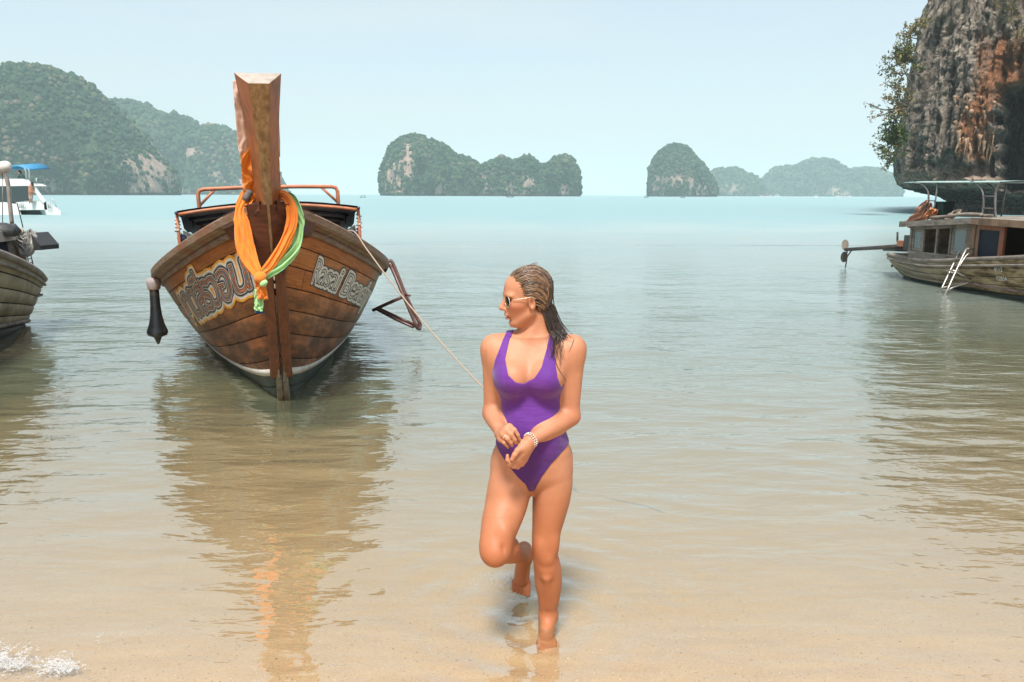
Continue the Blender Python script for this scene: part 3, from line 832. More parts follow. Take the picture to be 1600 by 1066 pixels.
def build_hull():
    edges = [0.075, 0.255, 0.43, 0.61, 0.80, 1.0, 1.22, 1.48, 1.8, 2.25]
    butts = {-1: [[2.9], [1.1, 4.4], [2.3], [0.55, 3.4], [1.6], [2.8], [1.2], [3], []], 1: [[3.4], [2.4], [-0.28, 1.9], [3.0], [0.75, 3.6], [2.1], [3], [1.5], []]}
    rg = random.Random(4)
    for side in (-1, 1):
        hm = HM[side]
        # dark inner skin, so that the seams between planks read as gaps
        sv = np.linspace(S0 + 0.01, S_END, 90); tv = np.linspace(0, 1, 30)
        wv = tv[None, :] * (hm.lat(np.repeat(hm.g[:, None], hm.nw, 1)[..., None], sv, sv * 0)[:, 0:1])
        P = hm.pt(np.repeat(sv[:, None], 30, 1), wv, np.full((90, 30), -0.022))
        f = grid_faces(90, 30)
        mesh('inner_skin', P.reshape(-1, 3), f if side < 0 else f[:, ::-1], M_DARKIN, BOAT)
        for k in range(len(edges) - 1):
            w0, w1 = edges[k], edges[k + 1]
            gap = 0.0045
            cuts = [None] + butts[side][k] + [None]
            for c in range(len(cuts) - 1):
                a_cut, b_cut = cuts[c], cuts[c + 1]
                s_hi = (b_cut - 0.003) if b_cut is not None else S_END
                fr = np.array([0, 0, 0.03, 0.5, 0.97, 1, 1]); off = np.array([-0.02, -0.003, 0.0, 0.0015, 0.0, -0.003, -0.02]) + rg.uniform(-0.0015, 0.003)
                rows = []; SV = []; WV = []
                n = 46
                for q, o in zip(fr, off):
                    w = w0 + gap + (w1 - w0 - 2 * gap) * q
                    lo = hm.s_start(w + 0.004)
                    if a_cut is not None: lo = max(lo, a_cut + 0.003)
                    hi = max(s_hi, lo + 0.002)
                    sv = lo + (hi - lo) * np.linspace(0, 1, n) ** 1.25
                    rows.append(hm.pt(sv, np.full(n, w), np.full(n, o))); SV.append(sv); WV.append(np.full(n, w))
                P = np.array(rows); SV = np.array(SV); WV = np.array(WV)
                if SV[3, -1] - SV[3, 0] < 0.08: continue
                zz = (P - B0) @ np.array([0, 0, 1.0]) - ((P - B0) @ _bl) * HEEL
                below = zstr(SV) - zz
                dark = np.clip((-0.50 - SV) / 0.06, 0, 1) * np.clip((0.80 - WV) / 0.1, 0, 1)
                f = grid_faces(len(fr), n)
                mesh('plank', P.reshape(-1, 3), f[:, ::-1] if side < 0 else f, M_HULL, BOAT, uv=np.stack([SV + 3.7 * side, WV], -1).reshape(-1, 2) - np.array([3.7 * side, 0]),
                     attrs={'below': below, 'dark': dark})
        # white boot stripe
        sv = np.linspace(-0.19, S_END, 120)
        rows = []
        for j, dz in enumerate((0.036, 0.036, -0.03, -0.03)):
            zt = zstr(sv) + dz * (0.65 + 0.35 * np.exp(-(sv + .2) / .8))
            t = np.linspace(0, 1, 300)
            u, z = sec(sv[:, None], t[None, :])
            uu = np.array([np.interp(zt[i], z[i], u[i]) for i in range(len(sv))])
            rows.append(BW(sv, side * (uu + (0.009 if j in (1, 2) else -0.01)), zt) - (0.004 if j in (1, 2) else 0) * _ba)
        P = np.array(rows); f = grid_faces(4, len(sv))
        mesh('boot_stripe', P.reshape(-1, 3), f[:, ::-1] if side < 0 else f, M_WHITE, BOAT)
        # gunwale rail: thick capping swept along the sheer
        sv = np.concatenate([np.linspace(S0 + 0.02, 4, 90), np.linspace(4.1, S_END, 30)])
        db = (bg(sv + .05) - bg(sv - .05)) / .1; k = np.sqrt(1 + db * db)
        prof = [(-0.07, 0.035), (0.040, 0.045), (0.062, 0.025), (0.062, -0.035), (0.045, -0.055), (0.020, -0.060), (-0.02, -0.085), (-0.05, -0.05)]
        rows = []
        for nx, nz_ in prof:
            rows.append(BW(sv - nx * db / k, side * (bg(sv) + nx / k), zg(sv) + nz_))
        P = np.array(rows).transpose(1, 0, 2)
        f = grid_faces(len(sv), len(prof), True).tolist()
        f += [list(range(len(prof)))[::-1], [(len(sv) - 1) * len(prof) + i for i in range(len(prof))]]
        mesh('gunwale_rail', P.reshape(-1, 3), [tuple(q) if side > 0 else tuple(q)[::-1] for q in f], M_RAIL, BOAT, smooth=False)
        # rubbing strake just under the rail
        prof = [(0.0, 0.0), (0.022, 0.0), (0.026, -0.05), (0.0, -0.055)]
        sv2 = sv[sv > -0.55]
        P = np.stack([hm.pt(sv2, 0.085 - b_ + 0 * sv2, np.full(len(sv2), a_ - 0.002)) for a_, b_ in prof], 1)
        f = grid_faces(len(sv2), 4, True)
        mesh('rubbing_strake', P.reshape(-1, 3), f if side > 0 else f[:, ::-1], M_RAIL, BOAT)
        # dark cheek board beside the prow
        sv = np.linspace(-0.79, -0.36, 14)
        rows = []
        for w, o in ((-0.06, 0.0), (-0.06, 0.055), (0.05, 0.07), (0.15, 0.045), (0.17, 0.0)):
            p = hm.pt(sv, np.full(14, max(w, 0)), np.full(14, o))
            if w < 0: p = p + np.array([0, 0, -w])
            rows.append(p)
        P = np.array(rows).transpose(1, 0, 2)
        f = grid_faces(14, 5, True).tolist() + [[0, 1, 2, 3, 4], [13 * 5 + i for i in range(4, -1, -1)]]
        mesh('bow_cheek', P.reshape(-1, 3), [tuple(q) if side > 0 else tuple(q)[::-1] for q in f], M_CHEEK, BOAT, smooth=False)
    # stem post: two red halves with an open joint between, from the waterline to the prow
    for side in (-1, 1):
        for nm, za, zb, m_ in (('stem_post', 0.24, 1.215, M_STEM), ('stem_shield', 1.22, 1.765, M_CHEEK)):
            zs = np.linspace(za, zb, 22); fl_ = np.clip((zs - 1.22) / 0.54, 0, 1)
            rows = []
            for u, ds in ((0.006, 0.12), (0.006, -0.050), (0.012, -0.062), (0.080, -0.045), (0.094, -0.03), (0.096, 0.12)):
                out = 0.070 * fl_ if u > .05 else 0
                rows.append(BW(stem_s(zs) + ds + (0.03 * fl_ if u > .05 else 0), side * (u * (1 + 0.05 * np.sin(zs * 9 + side)) + out), zs))
            P = np.array(rows).transpose(1, 0, 2); f = grid_faces(22, 6, True).tolist() + [[5, 4, 3, 2, 1, 0], [21 * 6 + i for i in range(6)]]
            mesh(nm, P.reshape(-1, 3), [tuple(q) if side < 0 else tuple(q)[::-1] for q in f], m_, BOAT, smooth=False)
        zs = np.linspace(-0.45, 0.36, 16)
        rows = []
        tip = np.clip((zs - 0.22) / 0.14, 0, 1)
        for u, ds in ((0.004, 0.10), (0.004, -0.075), (0.05, -0.055), (0.062, 0.10)):
            uu = np.where(u > .01, u * (1 - 0.55 * tip), u + 0.020 * tip)
            rows.append(BW(stem_s(zs) + ds, side * uu, zs + 0.02 * (side > 0) * tip))
        P = np.array(rows).transpose(1, 0, 2); f = grid_faces(16, 4, True).tolist() + [[3, 2, 1, 0], [15 * 4 + i for i in range(4)]]
        mesh('forefoot', P.reshape(-1, 3), [tuple(q) if side < 0 else tuple(q)[::-1] for q in f], M_KEEL, BOAT, smooth=False)
    # prow: narrow worn front face, flaring sides, slanted sawn top
    zs = np.array([1.34, 1.5, 1.66, 1.74, 1.80, 1.95, 2.1, 2.25, 2.4, 2.52, 2.61])
    wf = np.array([0.004, 0.018, 0.028, 0.033, 0.034, 0.038, 0.042, 0.048, 0.056, 0.064, 0.070])
    wb = np.array([0.030, 0.052, 0.075, 0.092, 0.093, 0.096, 0.103, 0.116, 0.134, 0.152, 0.166])
    dp = np.array([0.10, 0.13, 0.15, 0.17, 0.17, 0.18, 0.19, 0.205, 0.225, 0.24, 0.25])
    zz = np.linspace(zs[0], zs[-1], 40)
    wf, wb, dp = [np.interp(zz, zs, a) for a in (wf, wb, dp)]
    rise = np.clip((zz - 2.2) / 0.4, 0, 1) * 0.105
    fs = stem_s(zz) - 0.055
    chip = 0.004 * vnoise(np.stack([zz * 9, zz * 0, zz * 0], -1), 3)
    cols = [BW(fs, -wf + chip, zz), BW(fs - 0.006, 0 * wf, zz), BW(fs, wf + chip, zz),
            BW(fs + dp * 0.55, (wf * .42 + wb * .58), zz + rise * .55), BW(fs + dp, wb, zz + rise), BW(fs + dp * 1.05, wb * 0, zz + rise), BW(fs + dp, -wb, zz + rise),
            BW(fs + dp * 0.55, -(wf * .42 + wb * .58), zz + rise * .55)]
    P = np.array(cols).transpose(1, 0, 2)
    f = grid_faces(40, 8, True)
    mi = np.tile(np.array([1, 1, 0, 0, 0, 0, 0, 0]), 39)
    fl = [tuple(q) for q in f] + [tuple(39 * 8 + i for i in range(8)), tuple(range(7, -1, -1))]
    mesh('prow', P.reshape(-1, 3), [q[::-1] for q in fl[:-2]] + fl[-2:][::1], None, BOAT, smooth=False, mats=[M_PROW, M_PROWF, M_PROWT], midx=np.concatenate([mi, [2, 0]]))
    bv = bpy.context.scene.objects[[o.name for o in BOAT.children if o.name.startswith('prow')][0]].modifiers.new('worn_edge', 'BEVEL'); bv.width = 0.007; bv.segments = 2; bv.limit_method = 'ANGLE'; bv.angle_limit = R(20)
    # interior: deck boards and stern
    for i in range(11):
        s = 0.1 + i * 0.75
        z = float(zg(s + .05)) - 0.30; _t = np.linspace(0, 1, 80); _u, _z = sec(np.full(80, s), _t); w = float(np.interp(z, _z, _u)) - 0.05
        if w < 0.08: continue
        mb = MB(); mb.box(BW(s + 0.36, 0, z), (2 * w, 0.73, 0.03), (_bl, _ba, (0, 0, 1)))
        mb.build('deck_board', M_DECK, BOAT)
    t = np.linspace(0, 1, 12); u, z = sec(np.full(12, S_END - 0.01), t)
    V = np.concatenate([BW(S_END - 0.01, -u, z), BW(S_END - 0.01, u, z)]);
    mesh('transom', V, [(i, i + 1, 12 + i + 1, 12 + i) for i in range(11)], M_RAIL, BOAT, smooth=False)
    for s in (0.45, 2.3, 4.6, 6.9):
        mb = MB(); w = float(bg(s)) - 0.02
        mb.box(BW(s, 0, float(zg(s)) - 0.02), (2 * w, 0.16, 0.045), (_bl, _ba, (0, 0, 1)))
        mb.build('thwart', M_DECK, BOAT)
build_hull()

# ---- lettering painted on the bow: concentric bands, the way the sign painter outlined every letter
def text_outline(body, size=1.0, shear=0.0, spacing=1.0, res=6):
    cu = bpy.data.curves.new('tmp', 'FONT'); cu.body = body; cu.size = size; cu.shear = shear
    cu.space_character = spacing; cu.resolution_u = res; cu.fill_mode = 'BOTH'
    o = bpy.data.objects.new('tmp', cu); COL.objects.link(o)
    dg = bpy.context.evaluated_depsgraph_get(); dg.update()
    me = bpy.data.meshes.new_from_object(o.evaluated_get(dg))
    V = np.array([v.co[:2] for v in me.vertices]).reshape(-1, 2)
    me.calc_loop_triangles()
    T = np.array([t.vertices[:] for t in me.loop_triangles]).reshape(-1, 3)
    cnt = {}
    for t in T:
        for a, b in ((0, 1), (1, 2), (2, 0)):
            e = (min(t[a], t[b]), max(t[a], t[b])); cnt[e] = cnt.get(e, 0) + 1
    E = np.array([e for e, c in cnt.items() if c == 1]).reshape(-1, 2)
    bpy.data.objects.remove(o); bpy.data.curves.remove(cu); bpy.data.meshes.remove(me)
    return V, T, E

def glyph_field(V, T, E, nx, ny, pad):
    lo, hi = V.min(0) - pad, V.max(0) + pad
    X, Y = np.meshgrid(np.linspace(lo[0], hi[0], nx), np.linspace(lo[1], hi[1], ny), indexing='ij')
    inside = np.zeros(X.shape, bool)
    for t in T:
        a, b, c = V[t]
        m = (X >= min(a[0], b[0], c[0])) & (X <= max(a[0], b[0], c[0]))
        i = np.where(m.any(1))[0]
        if len(i) == 0: continue
        sl = slice(i[0], i[-1] + 1)
        x, y = X[sl], Y[sl]
        d1 = (b[0] - a[0]) * (y - a[1]) - (b[1] - a[1]) * (x - a[0])
        d2 = (c[0] - b[0]) * (y - b[1]) - (c[1] - b[1]) * (x - b[0])
        d3 = (a[0] - c[0]) * (y - c[1]) - (a[1] - c[1]) * (x - c[0])
        inside[sl] |= ((d1 >= 0) & (d2 >= 0) & (d3 >= 0)) | ((d1 <= 0) & (d2 <= 0) & (d3 <= 0))
    D = np.full(X.shape, 1e9)
    for e in E:
        a, b = V[e[0]], V[e[1]]; ab = b - a
        i0, i1 = np.searchsorted(X[:, 0], [min(a[0], b[0]) - pad, max(a[0], b[0]) + pad])
        x = X[i0:i1] - a[0]; y = Y[i0:i1] - a[1]
        t = np.clip((x * ab[0] + y * ab[1]) / (ab @ ab + 1e-12), 0, 1)
        D[i0:i1] = np.minimum(D[i0:i1], np.hypot(x - t * ab[0], y - t * ab[1]))
    return X, Y, np.where(inside, -D, D), lo, hi

def hull_lettering(name, body, side, quad, nx, ny, bands, pad, shear=0.0, spacing=1.0, power=1.0, label=None, wob=0.0):
    V, T, E = text_outline(body, 1.0, shear, spacing)
    X, Y, D, lo, hi = glyph_field(V, T, E, nx, ny, pad)
    D = D + wob * fbm(np.stack([X * 5, Y * 5, 0 * X], -1), 2, 8)
    a = (X - lo[0]) / (hi[0] - lo[0]); b = (Y - lo[1]) / (hi[1] - lo[1])
    a = a ** power
    (tl, tr, br, bl) = [np.array(q) for q in quad]
    sw = (bl * ((1 - a) * (1 - b))[..., None] + br * (a * (1 - b))[..., None] + tr * (a * b)[..., None] + tl * ((1 - a) * b)[..., None])
    P = HM[side].pt(sw[..., 0], sw[..., 1], np.full(X.shape, 0.0075))
    Dc = (D[:-1, :-1] + D[1:, :-1] + D[:-1, 1:] + D[1:, 1:]) / 4
    f = grid_faces(nx, ny).reshape(nx - 1, ny - 1, 4)
    mi = np.full(Dc.shape, -1)
    for k, (d0, d1, m) in enumerate(bands):
        mi[(Dc >= d0) & (Dc < d1)] = k
    keep = mi >= 0
    fk = f[keep]
    used = np.unique(fk); remap = np.full(nx * ny, -1); remap[used] = np.arange(len(used))
    o = mesh(name, P.reshape(-1, 3)[used], remap[fk] if side > 0 else remap[fk][:, ::-1], None, BOAT, mats=[m for *_, m in bands], midx=mi[keep])
    if label: o['label'] = label
    return o

def paint(name, c): return simple('sign_paint_' + name, c, 0.55, var=0.15, scale=9, bump=0.1, dirt=tuple(0.6 * x + 0.015 for x in c))
PB, PW, PY_, PO, PT, PN = paint('black', (0.018, 0.02, 0.024)), paint('white', (0.66, 0.61, 0.54)), paint('amber', (0.72, 0.33, 0.03)), paint('peach', (0.66, 0.22, 0.09)), paint('blue', (0.05, 0.20, 0.29)), paint('grey', (0.30, 0.29, 0.27))
hull_lettering('painted_thai_name', 'หาดสีรวอน', -1, [(1.62, 0.15), (-0.50, 0.135), (-0.44, 0.66), (1.90, 0.74)], 560, 190,
    [(0.115, 0.16, PY_), (0.078, 0.115, PW), (0.062, 0.078, PN), (0.028, 0.062, PB), (0.014, 0.028, PW), (-0.006, 0.014, PB), (-0.022, -0.006, PO), (-0.034, -0.022, PB), (-0.048, -0.034, PT), (-1, -0.048, PY_)],
    0.17, spacing=0.86, wob=0.02, label='Thai lettering painted in amber, white, black and peach bands')
hull_lettering('painted_name', 'Rasai Beachy', 1, [(-0.14, 0.25), (2.35, 0.27), (2.35, 0.72), (-0.18, 0.63)], 560, 150,
    [(0.082, 0.125, PB), (0.014, 0.082, PW), (-0.022, 0.014, PB), (-1, -0.022, PW)], 0.135, shear=0.22, spacing=0.92, wob=0.012, power=1.5,
    label='white lettering with black outline painted on the right bow')

# ---- canopy, its frame, and the pipe arch behind it
def canopy():
    def cz(s): return 1.66 - 0.094 * (s - 2.55)
    su = np.linspace(2.55, 6.4, 26); uu = np.linspace(-1.03, 1.03, 31)
    Sg, Ug = np.meshgrid(su, uu, indexing='ij')
    Z = cz(Sg) + 0.085 * (1 - (Ug / 1.03) ** 2) - 0.02 * np.abs(np.sin((Sg - 2.55) * math.pi / 0.95)) * 0.8 + 0.006 * fbm(np.stack([Sg * 3, Ug * 3, 0 * Sg], -1), 3, 5)
    P = BW(Sg, Ug, Z); P2 = BW(Sg, Ug, Z + 0.012)
    n = P.shape[0] * P.shape[1]
    f = grid_faces(26, 31)
    mesh('canopy_tarp', np.concatenate([P.reshape(-1, 3), P2.reshape(-1, 3)]), np.concatenate([f[:, ::-1], f + n]), M_NAVY, BOAT)
    for s in (2.55, 3.5, 4.45, 5.4, 6.38):
        pts = [BW(s, u, cz(s) + 0.085 * (1 - (u / 1.03) ** 2) - 0.028) for u in np.linspace(-1.03, 1.03, 15)]
        MB().tube(np.array(pts).reshape(-1, 3), 0.022 if s > 2.6 else 0.019, 8).build('canopy_bow', M_PIPE if s < 2.6 else M_NAVY, BOAT, True)
    for side in (-1, 1):
        MB().tube([BW(s, side * 1.03, cz(s) - 0.01) for s in (2.5, 4.4, 6.4)], 0.018, 8).build('canopy_side_pipe', M_NAVY, BOAT, True)
        # hanging side valance, then the rolled up side curtain tied below it
        rows = [[BW(s, side * (1.0 - 0.03 * d), cz(s) - 0.02 - d * 0.18 - 0.01 * math.sin(s * 9)) for s in np.linspace(2.6, 6.3, 30)] for d in np.linspace(0, 1, 5)]
        P = np.array(rows).reshape(5, 30, 3); f = grid_faces(5, 30)
        mesh('side_valance', np.concatenate([P.reshape(-1, 3), P.reshape(-1, 3) - side * 0.008 * _bl]), np.concatenate([f, f[:, ::-1] + 150]), M_NAVY, BOAT)
        MB().tube([BW(s, side * 1.01, cz(s) - 0.29 - 0.02 * math.sin((s - 2.6) * 3.3)) for s in np.linspace(2.62, 6.2, 26)], 0.05 + 0.008 * np.sin(np.arange(26) * 2.2), 8).build('rolled_curtain', M_NAVY, BOAT, True)
        mb = MB()
        for i in range(22):
            s = 2.68 + i * 0.16
            mb.box(BW(s, side * 0.985, cz(s) - 0.232), (0.012, 0.075, 0.055), (_bl, _ba, (0, 0, 1)))
        mb.build('valance_trim', M_WHITE, BOAT)['kind'] = 'stuff'
        MB().tube([BW(2.6, side * 1.03, float(zg(2.6)) - 0.25), BW(2.6, side * 1.035, 1.3), BW(2.58, side * 1.03, cz(2.6) + 0.01)], 0.019, 8).build('canopy_post', M_PIPE, BOAT, True)
        MB().tube([BW(2.6, side * 1.035, 1.42 + k * 0.012) + 0.03 * np.array([math.cos(k * 1.7), math.sin(k * 1.7), 0]) for k in range(14)], 0.012, 5).build('post_lashing', M_WHITE, BOAT, True)
        for s in (3.9, 5.2, 6.35):
            MB().tube([BW(s, side * 0.97, float(zg(s)) - 0.3), BW(s, side * 0.99, cz(s))], 0.016, 7).build('canopy_post', M_NAVY, BOAT, True)
    # arch
    s = 5.05; z = 1.93; w = 0.985
    pts = [BW(s, -w, 0.5), BW(s, -w, z - 0.07), BW(s, -w + 0.02, z - 0.02), BW(s, -w + 0.08, z)] + [BW(s, u, z + 0.012) for u in (-.4, 0, .4)] + [BW(s, w - 0.08, z), BW(s, w - 0.02, z - 0.02), BW(s, w, z - 0.07), BW(s, w, 0.5)]
    MB().tube(np.array(pts), 0.029, 10).build('pipe_arch', M_PIPE, BOAT, True)
    for side in (-1, 1):
        MB().tube([BW(s, side * w, z - 0.24), BW(s, side * (w - 0.24), z)], 0.02, 8).build('arch_brace', M_PIPE, BOAT, True)
canopy()

def ladder():
    # folded out boarding frame on the right side
    s = 2.95
    top = PY(608, 414, 10.0)
    A = [PY(600, 412, 9.9), PY(606, 409, 9.9), PY(614, 412, 9.9), PY(634, 461, 9.78), PY(657, 508, 9.7)]
    Bq = [PY(601, 424, 10.02), PY(610, 416, 9.86), PY(631, 464, 9.62), PY(652, 513, 9.52)]
    mb = MB()
    mb.tube(catmull(A, 6), 0.021, 8); mb.tube(catmull(Bq, 6), 0.021, 8)
    mb.tube([A[-1], (A[-1] + Bq[-1]) / 2 + np.array([0.01, 0, -0.03]), Bq[-1]], 0.021, 8)
    hp = PY(583, 485, 9.95)
    mb.tube([hp, PY(600, 477, 9.85), PY(634, 462, 9.7)], 0.021, 8)
    mb.tube([PY(588, 483, 9.95), PY(620, 500, 9.75), PY(645, 511, 9.62), PY(655, 507, 9.7)], 0.019, 8)
    mb.tube([PY(592, 482, 10.02), PY(624, 497, 9.85), PY(648, 508, 9.72)], 0.019, 8)
    mb.tube([PY(628, 458, 9.78), PY(640, 462, 9.62)], 0.016, 8)
    mb.build('boarding_frame', M_BROWNPIPE, BOAT, True)
ladder()

def fender():
    p = PY(240, 442, 8.75)
    t = empty('hanging_fender', p + np.array([0, 0, -0.66]), 'black bottle shaped rubber fender hanging off the left bow of the big longtail boat', 'fender')
    MB().lathe(p, [(0.0, -0.69), (0.012, -0.685), (0.03, -0.64), (0.045, -0.605), (0.10, -0.585), (0.112, -0.55), (0.108, -0.53), (0.082, -0.46), (0.062, -0.36), (0.052, -0.24), (0.05, -0.10), (0.052, -0.02), (0.058, 0.0)], 24).build('fender_body', M_BLACKR, t, True)
    MB().lathe(p, [(0.06, -0.075), (0.068, -0.06), (0.075, 0.0), (0.07, 0.035), (0.05, 0.05), (0.0, 0.056)], 20).build('fender_cap', simple('chalky_pink_grey', (0.42, 0.31, 0.28), 0.6, dirt=(0.12, 0.2, 0.26), scale=12), t, True)
    MB().tube(catmull([p + np.array([0, 0, 0.03]), p + np.array([0.06, 0.02, 0.10]), p + np.array([0.10, 0.10, 0.14]), HM[-1].pt(np.array([1.9]), np.array([0.0]), np.array([0.0]))[0] + np.array([0, 0, 0.06])], 5), 0.012, 6).build('fender_rope', M_BLACKR, t, True)
fender()

# ---- cloths on the prow
def cloth_mat(name, c):
    b = NT(name)
    w = b.n('TexWave'); w.inputs['Scale'].default_value = 160; b.set(w.inputs['Vector'], b.coords('Object'))
    n = b.noise(b.coords('Object'), 14, 5, 0.6)
    col = b.mix(b.rng(n, 0.3, 0.75), tuple(x * 0.86 for x in c), c)
    b.pbsdf(col, 0.75, 0, b.bump(b.math('ADD', b.math('MULTIPLY', w.outputs['Fac'], 0.15), n), 0.35, 0.012), 0.2, Sheen_Weight=0.25)
    return b.m
C_OR, C_GR, C_BL, C_PK = cloth_mat('orange_cloth', (0.86, 0.25, 0.03)), cloth_mat('pale_green_cloth', (0.38, 0.66, 0.30)), cloth_mat('blue_cloth', (0.02, 0.10, 0.26)), cloth_mat('faded_pink_cloth', (0.66, 0.44, 0.36))

def ribbon(name, ctr, wid, mat, parent, folds=3, amp=0.012, seed=0, facing=(0, -1, 0.1), n=12, thick=0.003, twist=None):
    C = catmull(ctr, n); Wd = catmull(np.stack([np.asarray(wid, float)] * 3, 1), n)[:, 0]
    m = len(C); k = 27
    T = np.gradient(C, axis=0); T /= np.linalg.norm(T, axis=1)[:, None]
    F = np.asarray(facing, float); A = np.cross(T, F); A /= np.linalg.norm(A, axis=1)[:, None]
    N = np.cross(A, T)
    if twist is not None:
        tw = np.interp(np.linspace(0, 1, m), np.linspace(0, 1, len(twist)), twist)[:, None]
        A, N = A * np.cos(tw) + N * np.sin(tw), N * np.cos(tw) - A * np.sin(tw)
    v = np.linspace(-0.5, 0.5, k)
    l = np.linspace(0, 1, m)
    ph = fbm(np.stack([l * 4, l * 0, l * 0 + seed], -1), 2, seed)
    fold = np.cos((v[None, :] * folds + ph[:, None]) * 2 * math.pi) * amp + 0.6 * amp * np.cos((v[None, :] * folds * 2.7 + ph[:, None] * 2.3 + 1.0) * 2 * math.pi) + amp * 1.2 * fbm(np.stack([np.repeat(l[:, None] * 9, k, 1), np.repeat(v[None] * 6, m, 0), np.full((m, k), seed * 1.3)], -1), 3, seed)
    bow = -(v ** 2) * 1.1
    P = C[:, None] + A[:, None] * (v[None, :, None] * Wd[:, None, None]) - N[:, None] * 0 + N[:, None] * (fold + bow[None] * Wd[:, None] * 0.35)[..., None]
    Q = P - N[:, None] * thick
    f = grid_faces(m, k); nn = m * k
    rim = [(i, i + 1, nn + i + 1, nn + i) for i in range(k - 1)] + [((m - 1) * k + i + 1, (m - 1) * k + i, nn + (m - 1) * k + i, nn + (m - 1) * k + i + 1) for i in range(k - 1)]
    rim += [(i * k, nn + i * k, nn + (i + 1) * k, (i + 1) * k) for i in range(m - 1)] + [(i * k + k - 1, (i + 1) * k + k - 1, nn + (i + 1) * k + k - 1, nn + i * k + k - 1) for i in range(m - 1)]
    return mesh(name, np.concatenate([P.reshape(-1, 3), Q.reshape(-1, 3)]), [tuple(q) for q in f] + [tuple(q[::-1]) for q in (f + nn)] + rim, mat, parent)

def scarf():
    t = empty('prow_scarf', PY(405, 470, 6.36), 'orange, green and blue cloth looped round the prow and knotted in front', 'scarf')
    L = [PY(400, 306, 6.50), PY(388, 306, 6.44), PY(379, 325, 6.36), PY(378, 352, 6.33), PY(381, 380, 6.32), PY(390, 408, 6.30), PY(403, 428, 6.27), PY(406, 436, 6.27)]
    ribbon('orange_cloth', L, [0.10, 0.115, 0.115, 0.135, 0.15, 0.135, 0.085, 0.07], C_OR, t, 2.2, 0.011, 1)
    Rr = [PY(430, 302, 6.46), PY(443, 306, 6.40), PY(454, 322, 6.34), PY(456, 345, 6.33), PY(447, 375, 6.31), PY(430, 403, 6.29), PY(413, 425, 6.27), PY(407, 434, 6.27)]
    ribbon('orange_cloth', Rr, [0.08, 0.08, 0.085, 0.09, 0.085, 0.08, 0.07, 0.06], C_OR, t, 1.5, 0.008, 2)
    G = [PY(440, 304, 6.50), PY(455, 310, 6.44), PY(464, 330, 6.40), PY(465, 352, 6.38), PY(457, 384, 6.35), PY(439, 410, 6.32), PY(418, 427, 6.285), PY(408, 435, 6.28)]
    ribbon('green_cloth', G, [0.06, 0.075, 0.085, 0.105, 0.125, 0.115, 0.085, 0.05], C_GR, t, 3.2, 0.012, 3)
    Bb = [PY(462, 316, 6.50), PY(469, 335, 6.46), PY(470, 356, 6.43), PY(463, 388, 6.40), PY(447, 412, 6.37), PY(425, 430, 6.33)]
    ribbon('blue_cloth', Bb, [0.05, 0.05, 0.055, 0.06, 0.05, 0.03], C_BL, t, 1.5, 0.006, 4)
    ribbon('orange_cloth', [PY(406, 431, 6.25), PY(407, 446, 6.24), PY(409, 458, 6.25), PY(410, 468, 6.26)], [0.075, 0.085, 0.085, 0.09], C_OR, t, 1.6, 0.008, 5)
    ribbon('green_cloth', [PY(404, 452, 6.29), PY(404, 466, 6.285), PY(404, 478, 6.285), PY(403, 486, 6.285)], [0.06, 0.075, 0.075, 0.07], C_GR, t, 1.6, 0.007, 6)
    ribbon('blue_cloth', [PY(404, 466, 6.32), PY(405, 480, 6.315), PY(405, 490, 6.315)], [0.05, 0.07, 0.07], C_BL, t, 1.6, 0.006, 7)
    kn = MB(); c = PY(407, 433, 6.25)
    kn.lathe(c, [(0.0, -0.05), (0.036, -0.042), (0.048, -0.01), (0.044, 0.02), (0.024, 0.042), (0.0, 0.046)], 14, (0.35, 0.1, 1))
    kn.build('knot', C_OR, t, True)
    g = MB(); g.lathe(PY(412, 443, 6.225), [(0.0, -0.035), (0.018, -0.025), (0.026, 0.0), (0.016, 0.03), (0, 0.035)], 10, (0.8, 0, 0.6)); g.build('knot', C_GR, t, True)
scarf()

def prow_cloth():
    t = empty('ceremonial_cloth', BW(-0.8, 0, 1.8), 'faded pink and orange cloth hanging down the back of the tall prow', 'cloth')
    def back(z): return float(stem_s(z)) - 0.055 + float(np.interp(z, [1.7, 2.1, 2.6], [0.17, 0.19, 0.25])) + 0.03
    for m, z0, z1, sd in ((C_PK, 2.66, 2.12, 11), (C_OR, 2.20, 1.66, 12)):
        zz = np.linspace(z0, z1, 6)
        ribbon('cloth_strip', [BW(back(min(z, 2.6)) + 0.02, -0.035 + 0.018 * (z - 2.1), z) for z in zz], [0.315 if sd == 11 else 0.29] * 5 + [0.30 if sd == 11 else 0.27], m, t, 3, 0.014, sd, facing=tuple(-_ba))
    kb = MB(); kb.lathe(BW(back(1.86) + 0.03, -0.15, 1.84), [(0, -0.055), (0.022, -0.05), (0.036, -0.02), (0.027, 0.01), (0.036, 0.035), (0, 0.055)], 7, (0.5, 0.3, 1))
    kb.build('knot', simple('grey_rag', (0.14, 0.125, 0.12), 0.85, var=.5, scale=25), t, True)
prow_cloth()

